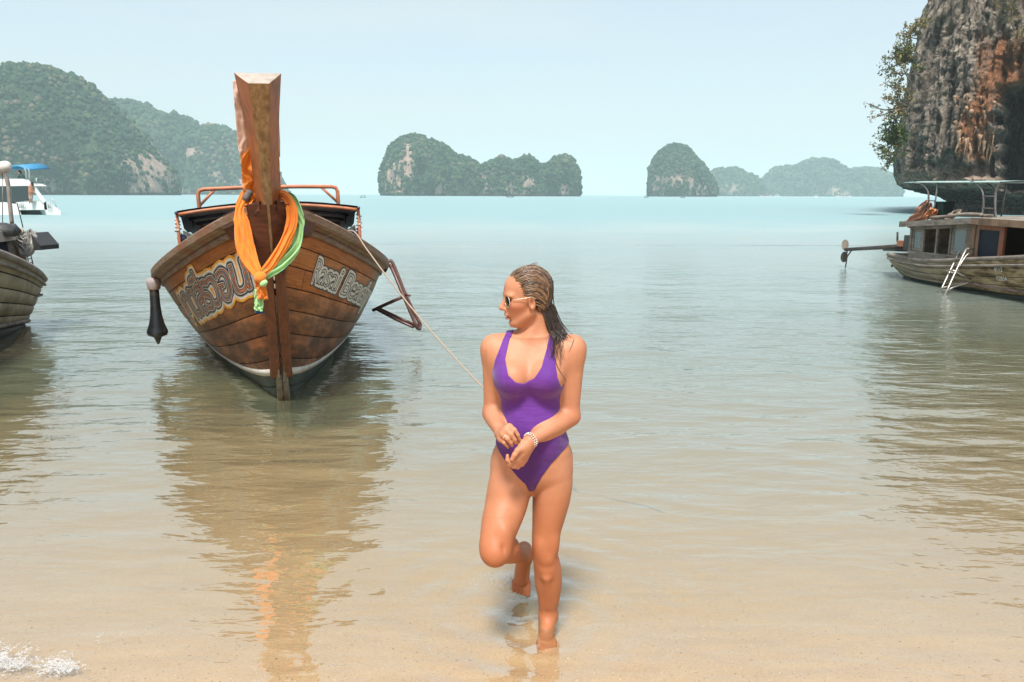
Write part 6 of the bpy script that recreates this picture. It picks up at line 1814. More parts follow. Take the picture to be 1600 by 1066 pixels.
    mesh('awning_sheet', np.concatenate([Pt.reshape(-1, 3), Pt.reshape(-1, 3) - np.array([0, 0, 0.018])]), [tuple(q) for q in f[:, ::-1]] + [tuple(q) for q in f + n] + [(i * 9, (i + 1) * 9, n + (i + 1) * 9, n + i * 9) for i in range(11)] + [(j, n + j, n + j + 1, j + 1) for j in range(8)],
         simple('pale_teal_awning', (0.30, 0.42, 0.40), 0.6, dirt=(0.5, 0.5, 0.46)), aw)
    for v in (0.28, 1.8):
        MB().tube(catmull([B(0.35, v, 2.15), B(0.7, v, 2.10), B(0.92, v, 1.95), B(0.98, v, 1.70), B(1.0, v, 1.34)], 5), 0.02, 7).build('awning_tube', M_TUBE, aw, True)
        MB().tube(catmull([B(2.35, v, 2.14), B(2.62, v, 2.05), B(2.78, v, 1.82), B(2.80, v, 1.42)], 5), 0.02, 7).build('awning_tube', M_TUBE, aw, True)
        MB().tube(catmull([B(3.22, v, 2.12), B(3.12, v, 1.95), B(3.13, v, 1.7), B(3.2, v, 1.42)], 5), 0.02, 7).build('awning_tube', M_TUBE, aw, True)
        for z in (1.85, 1.62): MB().tube([B(2.77, v, z), B(3.13, v, z)], 0.015, 6).build('awning_rung', M_TUBE, aw, True)
        MB().tube([B(1.25, v, 2.15), B(1.2, v, 1.34)], 0.016, 6).build('awning_tube', M_TUBE, aw, True)
        MB().tube([B(0.98, v, 1.75), B(1.22, v, 1.75)], 0.014, 6).build('awning_rung', M_TUBE, aw, True)
    # ---- gear lying on the roof
    t2 = empty('hung_clothes', B(.9, .25, 1.25), 'orange and grey cloths draped at the aft end of the weathered cabin roof', 'cloth')
    ribbon('draped_cloth', [B(1.05, 0.26, 1.72), B(0.92, 0.24, 1.58), B(0.80, 0.22, 1.42), B(0.55, 0.20, 1.28), B(0.38, 0.16, 1.23)], [0.16, 0.26, 0.30, 0.26, 0.14], cloth_mat('salmon_cloth', (0.55, 0.27, 0.18)), t2, 3, 0.03, 21, facing=(-.3, -1, .3))
    ribbon('draped_cloth', [B(1.0, 0.22, 1.66), B(0.86, 0.20, 1.56), B(0.72, 0.17, 1.45)], [0.06, 0.10, 0.08], cloth_mat('grey_cloth', (0.24, 0.24, 0.23)), t2, 2, 0.015, 22, facing=(-.3, -1, .3))
    ribbon('draped_cloth', [B(1.35, 0.2, 1.58), B(1.28, 0.19, 1.48), B(1.2, 0.18, 1.36)], [0.16, 0.22, 0.24], cloth_mat('orange_vest', (0.62, 0.26, 0.12)), t2, 2, 0.03, 23, facing=(-.2, -1, .2))
    bx = MB(); bx.box(B(1.32, 0.42, 1.53), (0.24, 0.30, 0.36), (Vv, A, (0, 0, 1)), 0.97); bx.box(B(1.32, 0.42, 1.722), (0.26, 0.32, 0.03), (Vv, A, (0, 0, 1)))
    tag(bx.build('storage_box', simple('dark_green_plastic', (0.010, 0.028, 0.028), 0.5, spec=0.2)), 'dark green storage box standing on the weathered cabin roof', 'box')
    pl = MB(); pl.tube(catmull([B(1.3, 0.16, 1.40), B(1.9, .14, 1.44), B(2.5, .13, 1.50), B(3.0, .12, 1.50)], 4), 0.035, 7); pl.tube([B(2.2, .22, 1.47), B(3.2, .2, 1.49)], 0.03, 7)
    tag(pl.build('pole_bundle', M_OLD, None, True), 'bundle of grey wooden poles lying along the edge of the weathered cabin roof', 'poles')
    rp = MB()
    rg = np.random.RandomState(3)
    for k in range(5):
        c = B(1.75 + .05 * k, 0.3, 1.43 + 0.02 * k)
        rp.tube(np.array([c + 0.12 * (math.cos(a_) * (A + rg.normal(0, .1, 3)) + math.sin(a_) * np.array([0, 0, .55]) + math.sin(a_) * .5 * Vv) for a_ in np.linspace(0, 2 * math.pi, 17)[:-1]]), 0.018, 6, closed=True)
    tag(rp.build('rope_coil', M_ROPE, None, True), 'coil of pale rope lying beside the green box on the cabin roof', 'rope')
    cb = ribbon('folded_cover', [B(4.75, 0.32, 0.90), B(5.1, 0.3, 0.94), B(5.5, 0.3, 0.95), B(6.2, 0.3, 0.97)], [0.26, 0.3, 0.3, 0.3], None, None, 2, 0.02, 31, facing=(-.6, -.2, .8))
    pt = NT('pink_print_cloth'); vo = pt.voronoi(pt.coords('Object'), 16); pt.pbsdf(pt.mix(pt.rng(vo.outputs['Distance'], .25, .45), (0.55, 0.2, 0.2), (0.72, 0.55, 0.5)), 0.8)
    cb.data.materials.append(pt.m); tag(cb, 'pink printed cover folded over the bench in the open side of the weathered boat', 'cloth')
right_boat()

# ------------------------------------------------------------------ stern of a third longtail boat at the left edge
def left_boat():
    E = np.array([-6.62, 11.2, 0.0])                    # stern end at the waterline
    A = np.array([0.20, -0.98, 0.0]); A /= np.linalg.norm(A); Vv = np.array([-A[1], A[0], 0.0])   # A runs forward, out of the frame; Vv towards the camera side
    if Vv[0] < 0: Vv = -Vv
    B = lambda l, v, z: E + A * l + Vv * v + np.array([0, 0, z])
    t = empty('longtail_boat', E, 'pale grey planked longtail boat stern with a navy curtain cut off by the left edge', 'boat')
    sheer = lambda l: 0.62 + 0.30 * l - 0.02 * l * l
    half = lambda l: 0.80 + 0.35 * (1 - np.exp(-l / 1.0))
    CEN = -0.85
    def hp(l, q, side):
        zk_ = -0.35
        z = zk_ + (sheer(l) - zk_) * q
        return B(l - 0.20 * q ** 1.5 * np.exp(-l / .9), CEN + side * half(l) * (0.25 + 0.75 * q ** 0.55), z), z
    M_TAN = simple('sun_bleached_tan_planks', (0.33, 0.275, 0.185), 0.75, var=0.3, dirt=(0.15, 0.12, 0.08), scale=3.5, bump=0.4)
    ls = np.linspace(0, 6.5, 40); ed = np.linspace(0, 1, 9)
    for side in (-1, 1):
        for k in range(8):
            P = np.array([[hp(l, q, side)[0] + Vv * side * o for l in ls] for q, o in ((ed[k] + .005, 0), (ed[k] + .014, .012), ((ed[k] + ed[k + 1]) / 2, .014), (ed[k + 1] - .014, .012), (ed[k + 1] - .005, 0))])
            f = grid_faces(5, 40); mesh('plank', P.reshape(-1, 3), f[:, ::-1] if side > 0 else f, M_TAN if k > 3 else simple('dark_wet_planks', (0.05, 0.047, 0.042), 0.6) if k == 2 else M_TAN, t)
        P = np.array([[hp(l, q, side)[0] - Vv * side * .03 for l in ls] for q in np.linspace(0, 1, 5)]); f = grid_faces(5, 40)
        mesh('inner_skin', P.reshape(-1, 3), f if side > 0 else f[:, ::-1], M_DARKIN, t)
        mb = MB(); mb.tube([hp(l, 1, side)[0] + np.array([0, 0, .01]) for l in ls], 0.05, 6); mb.build('gunwale_rail', M_OLD, t, True)
        MB().tube([hp(l, 0.93, side)[0] + Vv * side * .03 for l in ls], 0.025, 6).build('rubbing_strake', M_OLD, t, True)
        MB().tube([hp(l, 0.42 - .01 * l, side)[0] + Vv * side * .02 for l in ls], 0.03, 6).build('bilge_strake', M_OLD, t, True)
    q = np.linspace(0, 1, 8)
    mesh('transom', [hp(0, k, -1)[0] for k in q] + [hp(0, k, 1)[0] for k in q], [(i, i + 1, i + 9, i + 8) for i in range(7)], M_TAN, t, smooth=False)
    MB().tube([hp(0, 1, -1)[0], hp(0, 1, 1)[0]], 0.05, 6).build('stern_rail', M_OLD, t, True)
    for i in range(8): MB().box(B(.3 + i * .8, CEN, 0.42 + .06 * i), (1.6, .78, .03), (Vv, A, (0, 0, 1))).build('deck_board', M_DECK, t)
    # roof on posts, navy curtain
    MB().box(B(2.4, CEN - .05, 1.33), (1.5, 4.2, 0.05), (Vv, A, (0, 0, 1))).build('roof', M_OLD, t)
    MB().box(B(2.4, CEN + 0.74, 1.295), (0.04, 4.3, 0.13), (Vv, A, (0, 0, 1))).build('roof_edge_board', simple('bleached_board', (0.50, 0.45, 0.39), .7), t)
    for l in (0.14, 0.30, 0.52, 2.0, 4.0):
        MB().beam(B(l, CEN + .72, sheer(l) - .1), B(l + .08, CEN + .68, 1.3), 0.05, .10 if l > .2 else .05).build('roof_post', M_OLD2 if l < .4 else M_OLD, t)
        MB().beam(B(l, CEN - .7, sheer(l) - .15), B(l, CEN - .7, 1.3), 0.09, .05).build('roof_post', M_OLD, t)
    P = np.array([[B(l, CEN + .66 + .03 * math.sin(l * 14), z) for l in np.linspace(0.60, 4.4, 60)] for z in (0.72, 1.3)])
    mesh('side_curtain', P.reshape(-1, 3), grid_faces(2, 60), simple('navy_curtain', (0.010, 0.016, 0.045), 0.7), t)
    P = np.array([[B(l, CEN - .68, z) for l in np.linspace(0.5, 4.4, 20)] for z in (0.72, 1.3)])
    mesh('side_curtain', P.reshape(-1, 3), grid_faces(2, 20), simple('navy_back_curtain', (0.012, 0.018, 0.04), 0.7), t)
    # awning mast tube and stay
    MB().tube(catmull([PY(4, 262, 10.6), PY(12, 285, 10.6), PY(15, 315, 10.6), PY(19, 352, 10.6)], 5), 0.026, 8).build('awning_tube', M_STEEL, t, True)
    MB().tube([PY(4, 268, 10.6), PY(4, 350, 10.6)], 0.006, 5).build('stay', M_STEEL, t, True)
    MB().tube([PY(27, 318, 10.9), PY(36, 356, 10.9)], 0.007, 5).build('stay', M_DARKST, t, True)
    # little rope ladder at the stern
    rl = MB()
    for a, b_ in (((42, 393), (46, 425)), ((47, 392), (54, 424))): rl.tube([PY(*a, 11.2), PY(*b_, 11.2)], 0.008, 5)
    for k in range(5): rl.tube([PY(42.5 + k * .8, 399 + k * 6, 11.2), PY(48 + k * 1.4, 398 + k * 6, 11.2)], 0.007, 5)
    rl.build('stern_ladder', M_DARKST, t, True)
    # grey tarpaulin bundled over the roof end, with a stiff black flap
    tp = empty('tarpaulin', PY(50, 400, 10.9), 'crumpled grey tarpaulin with a black flap hanging over the stern of the boat at left', 'tarpaulin')
    ribbon('tarp_fold', [PY(24, 372, 10.75), PY(34, 378, 10.7), PY(41, 378, 10.7), PY(46, 366, 10.75), PY(47, 360, 10.8)], [0.10, 0.16, 0.22, 0.2, 0.06], cloth_mat('grey_tarp', (0.30, 0.29, 0.275)), tp, 2, 0.03, 41, facing=(.3, -1, .2))
    ribbon('tarp_fold', [PY(26, 376, 10.7), PY(34, 386, 10.65), PY(40, 390, 10.65), PY(44, 376, 10.7), PY(46, 364, 10.75)], [0.06, 0.14, 0.20, 0.12, 0.05], cloth_mat('light_grey_tarp', (0.40, 0.385, 0.36)), tp, 3, 0.03, 42, facing=(.2, -1, .3))
    c = [PY(46, 364, 10.75), PY(63, 384, 10.6), PY(63.5, 391, 10.6), PY(42, 392, 10.8)]
    d = [p + np.array([0.05, 0.35, 0.0]) for p in c]
    mesh('tarp_flap', c + d, [(0, 1, 2, 3), (7, 6, 5, 4), (0, 4, 5, 1), (1, 5, 6, 2), (2, 6, 7, 3), (3, 7, 4, 0)], simple('black_canvas', (0.028, 0.028, 0.03), 0.6), tp, smooth=False)
    bd = MB(); bd.lathe(PY(8, 357, 10.4), [(0, -.10), (.12, -.09), (.16, -.03), (.15, .02), (.09, .06), (0, .075)], 12, (.15, .1, 1))
    bd.lathe(PY(20, 358, 10.45), [(0, -.09), (.09, -.05), (.1, .02), (0, .08)], 10, (.5, .1, 1))
    tag(bd.build('kit_bag', simple('charcoal_bag', (0.045, 0.045, 0.05), .7, var=.4, dirt=(.2, .2, .2), scale=9), None, True), 'charcoal kit bag lying on the roof of the boat at the left edge', 'bag')
    rc = MB(); rg = np.random.RandomState(9)
    for k in range(4):
        c0 = PY(23 + k, 363, 10.5)
        rc.tube(np.array([c0 + .07 * (math.cos(a) * np.array([1, .3, .1 * k - .1]) + math.sin(a) * np.array([-.2, .6, .5])) for a in np.linspace(0, 2 * math.pi, 15)[:-1]]), .013, 5, closed=True)
    tag(rc.build('rope_coil', M_ROPE, None, True), 'small coil of rope lying beside the charcoal bag on the left boat', 'rope')
    # rolled white awning high at the very edge
    MB().tube(catmull([PY(-14, 268, 10.6), PY(2, 263, 10.6), PY(15, 258, 10.6)], 4), [.075, .08, .085, .08, .075, .08, .075, .07, .05], 10).build('rolled_awning', simple('dirty_white_canvas', (.6, .58, .54), .7, dirt=(.3, .3, .28)), t, True)
left_boat()

# ------------------------------------------------------------------ small people and far craft
def small_person(name, label, joints, parts, h=0.03):
    """joints: world points and radii of limbs; parts = list of (material, [chains]); the first chain set is the body mesh"""
    allp = np.array([p for _, chains in parts for pts, rs in chains for p in pts])
    root = empty(name, (allp[:, 0].mean(), allp[:, 1].mean(), allp[:, 2].min()), label, 'person')
    for i, (m, chains) in enumerate(parts):
        pp = np.array([p for pts, rs in chains for p in pts])
        F = Field(pp.min(0) - .3, pp.max(0) + .3, h)
        for pts, rs in chains: F.chain(pts, rs, 0.03)
        V, f = surface_nets(F); V = relax(V, f, 1)
        mesh('body' if i == 0 else ('shorts' if i == 1 else 'hair'), V, f, m, root)

def catamaran():
    O = PZ(58, 336, 0.0); Y0 = O[1]
    t = empty('catamaran', (O[0], Y0, 0), 'white charter catamaran with a blue bimini anchored off the big forested island', 'catamaran')
    WH = simple('white_gelcoat', (0.72, 0.73, 0.72), 0.25, var=0.06, scale=1.0, bump=0.02)
    GY = simple('shaded_grey_gelcoat', (0.42, 0.45, 0.46), 0.4, var=0.1); DG = simple('smoked_cabin_glass', (0.03, 0.06, 0.07), 0.1)
    BLU = simple('blue_bimini_canvas', (0.03, 0.22, 0.42), 0.6)
    g = lambda px, py, dy=0.0: PY(px, py, Y0 + dy)
    m = 1 / FPX * Y0
    # boat lies stern-quarter on: near transom at right, hulls run away to the left and back
    D = np.array([-0.80, 0.60, 0.0])
    def loft(name, outline, length, m_, nose=0.25, parent=t):
        """extrude a transom outline (list of px, py) along the hull direction with a fine bow"""
        o = np.array([g(*q) for q in outline]); c = o.mean(0); rows = []
        for k, s in ((0, 1.0), (0.5, 1.0), (0.8, 0.85), (1.0, nose)):
            rows.append(o * 1.0 + D * length * k + (c - o) * np.array([1, 1, 0.25]) * (1 - s))
        n = len(outline); V = np.concatenate(rows); f = grid_faces(4, n, True).tolist() + [list(range(n))[::-1], [3 * n + i for i in range(n)]]
        return mesh(name, V, f, m_, parent, smooth=False)
    loft('hull', [(74, 336), (95, 336), (95, 330), (86, 323), (76, 317), (69, 316), (69, 326)], 11, WH)
    loft('hull', [(-16, 337), (34, 337), (31, 330), (26, 319), (-16, 312)], 9, WH)
    loft('bridge_deck', [(30, 328.5), (74, 328), (72, 314), (26, 316)], 9, WH, 0.8)
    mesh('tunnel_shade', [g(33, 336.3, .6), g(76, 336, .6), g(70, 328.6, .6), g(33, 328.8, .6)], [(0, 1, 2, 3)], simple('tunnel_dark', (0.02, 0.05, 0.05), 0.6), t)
    for x in (31, 73):
        mb = MB()
        for k in range(3): mb.tube([g(x + k * 2.5, 325, -.2), g(x + k * 2.5, 316, -.2)], .035, 5)
        mb.build('swim_ladder', GY, t, True)
    loft('cabin', [(-16, 316), (26, 316), (44, 313), (44, 291), (-16, 291)], 6, DG, 0.9)
    loft('flybridge', [(-16, 291.5), (48, 290.5), (49, 286), (45, 281), (36, 279.5), (-2, 279.5), (-16, 283)], 6, WH, 0.8)
    loft('roof_lip', [(44, 291), (74, 291), (66, 287.5), (52, 286.5)], 3, WH, 0.9)
    MB().beam(g(51, 291, -.1), g(70, 316, -.1), 0.28, .12, up=(0, 1, 0)).build('cockpit_strut', WH, t)
    MB().tube(catmull([g(78, 311), g(84, 314), g(88, 323)], 4), .05, 5).build('stern_rail', GY, t, True)
    MB().tube([g(57, 287), g(57, 278)], .05, 5).build('antenna', GY, t, True)
    for x0, x1 in ((38, 41), (44, 46)): MB().tube(catmull([g(x0, 264), g(x1 - .5, 268), g(x1, 281)], 4), .05, 5).build('bimini_frame', GY, t, True)
    us = np.linspace(0, 1, 9); P = []
    for w in (0.0, 2.2):
        for u in us: P.append(g(12 + 30 * u, 267 - 12 * math.sin(math.pi * (0.25 + 0.62 * u)) + 3) + np.array([0.3 * w, w, 0.1 * w]))
    for w in (0.0, 2.2):
        for u in us: P.append(g(12 + 30 * u, 271.5 - 12 * math.sin(math.pi * (0.25 + 0.62 * u)) + 3.5 * (1 - u)) + np.array([0.3 * w, w, 0.1 * w]))
    f = [(i, i + 1, 10 + i, 9 + i) for i in range(8)] + [(18 + i, 27 + i, 28 + i, 19 + i) for i in range(8)] + [(i, 18 + i, 19 + i, i + 1) for i in range(8)] + [(8, 26, 35, 17), (0, 9, 27, 18), *[(9 + i, 10 + i, 28 + i, 27 + i) for i in range(8)]]
    mesh('bimini', P, f, BLU, t)
    MB().box(g(34, 309, .4), (0.9, 0.5, 0.5)).box(g(14, 309, .4), (2.0, 0.5, 0.4)).build('cockpit_seat', simple('navy_seat', (.02, .04, .06), .6), t)
    sk = simple('small_figure_skin', (0.42, 0.19, 0.10), 0.5); hr = simple('small_figure_hair', (0.02, 0.015, 0.012), 0.6)
    fx = lambda px, py: g(px, py, -.3)
    small_person('person', 'bare chested person standing on the stern platform of the white catamaran', None, [
        (sk, [([fx(48.3, 292), fx(48.2, 300), fx(48.4, 305)], [.15, .19, .16]), ([fx(49.8, 288), fx(49.6, 290)], [.11, .11]), ([fx(46, 293), fx(45.6, 299), fx(46, 305)], [.07, .06, .05]), ([fx(50.6, 293), fx(51, 299), fx(53, 302)], [.07, .06, .05]),
              ([fx(47.4, 306), fx(46.8, 312), fx(46.4, 317)], [.1, .075, .055]), ([fx(49.2, 306), fx(49.4, 312), fx(49.6, 317)], [.1, .075, .055]), ([fx(49.4, 290), fx(48.6, 293)], [.06, .08])]),
        (simple('pale_shorts', (.5, .36, .34), .7), [([fx(47.4, 305), fx(47.1, 310)], [.14, .11]), ([fx(49.2, 305), fx(49.3, 310)], [.14, .11])]),
        (hr, [([fx(50.2, 286.4), fx(50.6, 288.5)], [.12, .11])])])
    fy = lambda px, py: g(px, py, .3)
    small_person('person', 'person in a dark green shirt sitting on the upper deck of the white catamaran', None, [
        (sk, [([fy(30.6, 270), fy(30.6, 271.5)], [.12, .12]), ([fy(35, 281), fy(34.6, 285), fy(35, 288)], [.08, .07, .05]), ([fy(27.6, 278), fy(29.5, 277)], [.05, .05])]),
        (simple('dark_green_shirt', (.012, .045, .045), .7), [([fy(32.2, 274), fy(34.6, 277), fy(36.4, 279.4)], [.17, .20, .2]), ([fy(31.2, 274), fy(28.8, 276.5), fy(27.6, 279)], [.08, .07, .05]), ([fy(36, 280), fy(33, 280)], [.13, .1])]),
        (hr, [([fy(30.8, 268.2), fy(31.4, 269.6)], [.13, .12])])])
catamaran()

def far_boat(px, py, D, w, h, col, label, roof=None, cat='boat'):
    c = PY(px, py, D); c[2] = 0.0
    t = empty('small_boat', c, label, cat, 'tiny boats far out on the bay')
    mb = MB(); n = 14
    ls = np.linspace(-1, 1, n); V = []
    for l in ls:
        b_ = (1 - abs(l) ** 3) * w * 0.10 + .05; z = h * (0.55 + 0.45 * abs(l) ** 2.5)
        V += [c + np.array([l * w / 2, -b_, z]), c + np.array([l * w / 2 * .92, -b_ * .5, -0.3]), c + np.array([l * w / 2 * .92, b_ * .5, -0.3]), c + np.array([l * w / 2, b_, z])]
    f = [(4 * i + j, 4 * i + 4 + j, 4 * i + 5 + j, 4 * i + 1 + j) for i in range(n - 1) for j in range(3)] + [(4 * i, 4 * i + 3, 4 * i + 7, 4 * i + 4) for i in range(n - 1)]
    f += [(0, 1, 2, 3), (4 * n - 1, 4 * n - 2, 4 * n - 3, 4 * n - 4)]
    mesh('hull', V, f, simple('far_hull_paint', col, .5), t)
    if roof:
        mb = MB(); mb.box(c + np.array([0.05 * w, 0, h * 1.9]), (w * .55, w * .16, h * .22))
        for sx in (-1, 1):
            for sy in (-1, 1): mb.beam(c + np.array([0.05 * w + sx * w * .25, sy * w * .07, h * .5]), c + np.array([0.05 * w + sx * w * .25, sy * w * .07, h * 1.85]), .12)
        mb.build('roof', simple('far_roof', roof, .6), t)
dk = (0.03, 0.04, 0.045)
far_boat(567, 302.6, 420, 3.2, 0.55, dk, 'tiny dark boat on the horizon between the longtail prow and the middle island', (0.05, 0.06, 0.06))
far_boat(797, 303, 520, 5.0, 1.0, dk, 'tiny dark boat in front of the middle island', (0.05, 0.06, 0.06))
far_boat(1010, 304, 560, 3.2, 0.7, dk, 'tiny dark boat left of the cone shaped island', (0.06, 0.06, 0.06))
far_boat(1067, 305, 540, 3.0, 0.7, dk, 'tiny dark boat in front of the cone shaped island', (0.06, 0.06, 0.06))
far_boat(1197, 305.3, 1100, 17, 1.6, (0.7, 0.68, 0.66), 'long white tour boat with red roof left below the furthest hills', (0.45, 0.2, 0.16))
far_boat(1214, 305.4, 1090, 7, 1.7, (0.75, 0.75, 0.75), 'short white boat right behind the red roofed tour boat', (0.7, 0.7, 0.7))
far_boat(1275, 306.0, 900, 4.2, 1.3, (0.78, 0.78, 0.78), 'lone little white boat midway below the furthest hills', (0.75, 0.75, 0.75))
far_boat(1318, 306.2, 1080, 22, 1.7, (0.72, 0.70, 0.68), 'longest white boat nearest the cliff below the furthest hills', (0.5, 0.34, 0.3))
def stalactites():
    rg = np.random.RandomState(14); F_ = CLIFF.reshape(-1, 3); mb = MB()
    px = np.array([PROJ(p) for p in F_[::3]]); Q = F_[::3]
    m = (px[:, 0] > 1490) & (px[:, 0] < 1556) & (px[:, 1] > 150) & (px[:, 1] < 236) & (Q[:, 1] < 95)
    for k in rg.choice(np.where(m)[0], 46, replace=False):
        p = Q[k] + np.array([0, -0.15, 0.2]); L = rg.uniform(.5, 1.7) * (1.2 if px[k, 1] > 205 else .7); r = rg.uniform(.07, .20)
        pts = [p + np.array([rg.normal(0, .05), rg.normal(0, .04), -L * q]) for q in (0, .25, .5, .75, 1)]
        mb.tube(np.array(pts), r * np.array([1.3, 1.0, .75, .45, .08]) * rg.uniform(.8, 1.2, 5), 7)
    o = mb.build('stalactites', old_wood('stalactite_stone', (0.20, 0.10, 0.055), (0.42, 0.29, 0.20), (0.09, 0.06, 0.045), (3, 3, 1), 0.8), None, True)
    tag(o, 'stalactites hanging from the rust stained lip of the cliff', kind='stuff')
stalactites()

# ------------------------------------------------------------------ shrubs clinging to the cliff edge
def leaf_mat():
    b = NT('dry_cliff_leaves'); t = b.attr('tone')
    c = b.ramp(t, [(0.0, (0.030, 0.052, 0.014)), (0.45, (0.075, 0.098, 0.025)), (0.75, (0.16, 0.13, 0.045)), (1.0, (0.25, 0.17, 0.08))])
    p = b.pbsdf(c, 0.7, 0, None, 0.25)
    return b.m
LEAF = leaf_mat(); TWIG = simple('grey_twig_bark', (0.12, 0.09, 0.065), 0.85)

def cliff_shrub(label, px, py, Y, size, n_twig, seed, tone, spread=(-1, -0.1, 0.25), leaf=0.16, dens=14):
    base = PY(px, py, Y); rg = np.random.RandomState(seed)
    t = empty('cliff_shrub', base, label, 'shrub', 'shrubs clinging to the cliff edge')
    tw = MB(); LV, LF, LT = [], [], []; n = 0
    for k in range(n_twig):
        d = np.array(spread, float) + rg.normal(0, 0.5, 3); d /= np.linalg.norm(d)
        L = size * rg.uniform(.45, 1.0)
        start = base + rg.normal(0, size * .16, 3) * np.array([.5, 1, 1.4])
        pts = [start]
        for i in range(5):
            d = d + rg.normal(0, .22, 3) + np.array([0, 0, .06]); d /= np.linalg.norm(d)
            pts.append(pts[-1] + d * L / 5)
        tw.tube(np.array(pts), np.linspace(.05, .012, 6) * (size / 2.5 + .4), 4)
        for i in range(dens):
            s = rg.uniform(.35, 1.0) * 5; j = min(int(s), 4); c = pts[j] + (pts[j + 1] - pts[j]) * (s - j) + rg.normal(0, .20, 3)
            # a tuft of three or four leaves
            for q in range(rg.randint(3, 6)):
                a = rg.normal(0, 1, 3); a /= np.linalg.norm(a); b_ = np.cross(a, rg.normal(0, 1, 3)); b_ /= np.linalg.norm(b_)
                w = leaf * rg.uniform(.6, 1.3); o = c + rg.normal(0, .11, 3)
                LV += [o - a * w, o + b_ * w * .42, o + a * w, o - b_ * w * .42]; LF.append((n, n + 1, n + 2, n + 3)); n += 4
                LT += [np.clip(tone + rg.normal(0, .18), 0, 1)] * 4
    tw.build('branches', TWIG, t, True)
    o = mesh('foliage', LV, LF, LEAF, t, smooth=False, attrs={'tone': LT}); o['kind'] = 'stuff'
cliff_shrub('thin dry shrub highest on the cliff edge near the top of the photo', 1438, 50, 76, 2.0, 8, 1, .75)
cliff_shrub('small spreading shrub on the cliff edge below the topmost one', 1424, 82, 76, 2.2, 9, 2, .6)
cliff_shrub('yellow green shrub reaching out in the middle of the cliff edge', 1420, 105, 76, 2.7, 13, 3, .5, (-1, -.1, .1))
cliff_shrub('wide dry brown shrub reaching furthest out from the cliff edge', 1412, 160, 76, 3.3, 16, 4, .82, (-1, -.1, -.05), .15, 16)
cliff_shrub('dense dark green shrub hanging low on the cliff edge', 1402, 205, 76, 1.9, 18, 5, .22, (-.8, -.2, -.45), .17, 20)
cliff_shrub('sparse drooping shrub at the lowest corner of the cliff edge', 1396, 235, 76, 2.1, 13, 6, .55, (-.9, -.1, -.45), .14, 12)
for i, (px, py, Yd) in enumerate(((1575, 20, 70.0), (1590, 60, 69.5), (1565, 5, 70.5))):
    cliff_shrub(['leafless grey shrub on the cliff face at the top right', 'leafless grey shrub right of the rust stain on the cliff face', 'leafless shrub at the top of the frame on the cliff face'][i], px, py, Yd, 1.8, 9, 20 + i, .9, (-.2, -.8, .4), .10, 6)

# ------------------------------------------------------------------ foam and splashes
def foam_mat():
    b = NT('sea_foam'); n = b.noise(b.coords('Position'), 160, 4, 0.7)
    b.pbsdf(b.mix(n, (0.50, 0.50, 0.50), (0.62, 0.62, 0.62)), 0.55, 0, b.bump(n, 0.5, 0.003), 0.4)
    return b.m
FOAM = foam_mat()
def bubbles(name, label, pts, radii, flat=0.45):
    V, Fc = [], []; n = 0
    for p, r in zip(pts, radii):
        V.append(ICO_V * np.array([r, r, r * flat]) + p); Fc.append(ICO_F + n); n += len(ICO_V)
    o = mesh(name, np.concatenate(V), np.concatenate(Fc), FOAM)
    tag(o, label, kind='stuff')
def foam_patch():
    """thin torn sheet of foam lying on the spent wave: lacy cells with real holes, and small bubbles on it"""
    x0, x1 = PZ(-80, 1000, 0)[0], PZ(250, 1000, 0)[0]; y0, y1 = PZ(0, 1072, 0)[1], PZ(0, 985, 0)[1]
    nx, ny = int((x1 - x0) / 0.0028), int((y1 - y0) / 0.0028)
    X, Y = np.meshgrid(np.linspace(x0, x1, nx), np.linspace(y0, y1, ny), indexing='ij')
    d = np.stack([X, Y, 0 * X], -1) - np.array([0, 0, CAM_H]); k = d @ _f
    px, py = 800 + FPX * (d @ _r) / k, 533 - FPX * (d @ _u) / k
    wav = 6 * fbm(np.stack([X * 5, 0 * X, 0 * X], -1), 3, 4)
    core = 1.0 * np.exp(-((px - 15) / 75) ** 2 - ((py - 1036 - wav) / 17) ** 2) + 0.75 * np.exp(-((px - 108) / 30) ** 2 - ((py - 1040 - wav) / 11) ** 2) + 0.5 * np.exp(-((px - 10) / 50) ** 2 - ((py - 1010 - wav) / 9) ** 2) + 0.42 * np.exp(-((px - 180) / 9) ** 2 - ((py - 1032) / 5) ** 2) + 0.34 * np.exp(-((px - 225) / 26) ** 2 - ((py - 1052) / 7) ** 2)
    q = np.stack([X * 11, Y * 15, 0 * X], -1)
    big = fbm(q, 3, 77, .6)
    lace = np.abs(fbm(q * 3.4 + big[..., None] * 1.5, 3, 91, .6))
    fine = vnoise(q * 14, 12)
    val = core * 1.15 + 0.75 * big - 2.3 * lace * (1.25 - 0.6 * np.clip(core, 0, 1)) + 0.18 * fine - 0.36
    keepv = val > 0
    Z = np.maximum(0.0, sand_z(X, Y)) + 0.0008 + 0.003 * np.clip(val, 0, .6) * (0.6 + 0.4 * fine)
    F_ = grid_faces(nx, ny); kf = keepv.reshape(-1)[F_].all(1); F_ = F_[kf]
    used = np.unique(F_); rm_ = np.full(nx * ny, -1); rm_[used] = np.arange(len(used))
    o = mesh('foam', np.stack([X, Y, Z], -1).reshape(-1, 3)[used], rm_[F_][:, ::-1], FOAM_SHEET)
    tag(o, 'white foam of a spent wavelet at the lower left corner', kind='stuff')
    rg = np.random.RandomState(2)
    c = np.argwhere(val > -0.06); c = c[rg.choice(len(c), min(3500, len(c)), replace=False)]
    P = np.stack([X[c[:, 0], c[:, 1]], Y[c[:, 0], c[:, 1]], Z[c[:, 0], c[:, 1]]], -1)
    bubbles('foam_bubbles', 'tiny bubbles on the foam at the lower left corner', P, rg.uniform(.0008, .0022, len(P)))
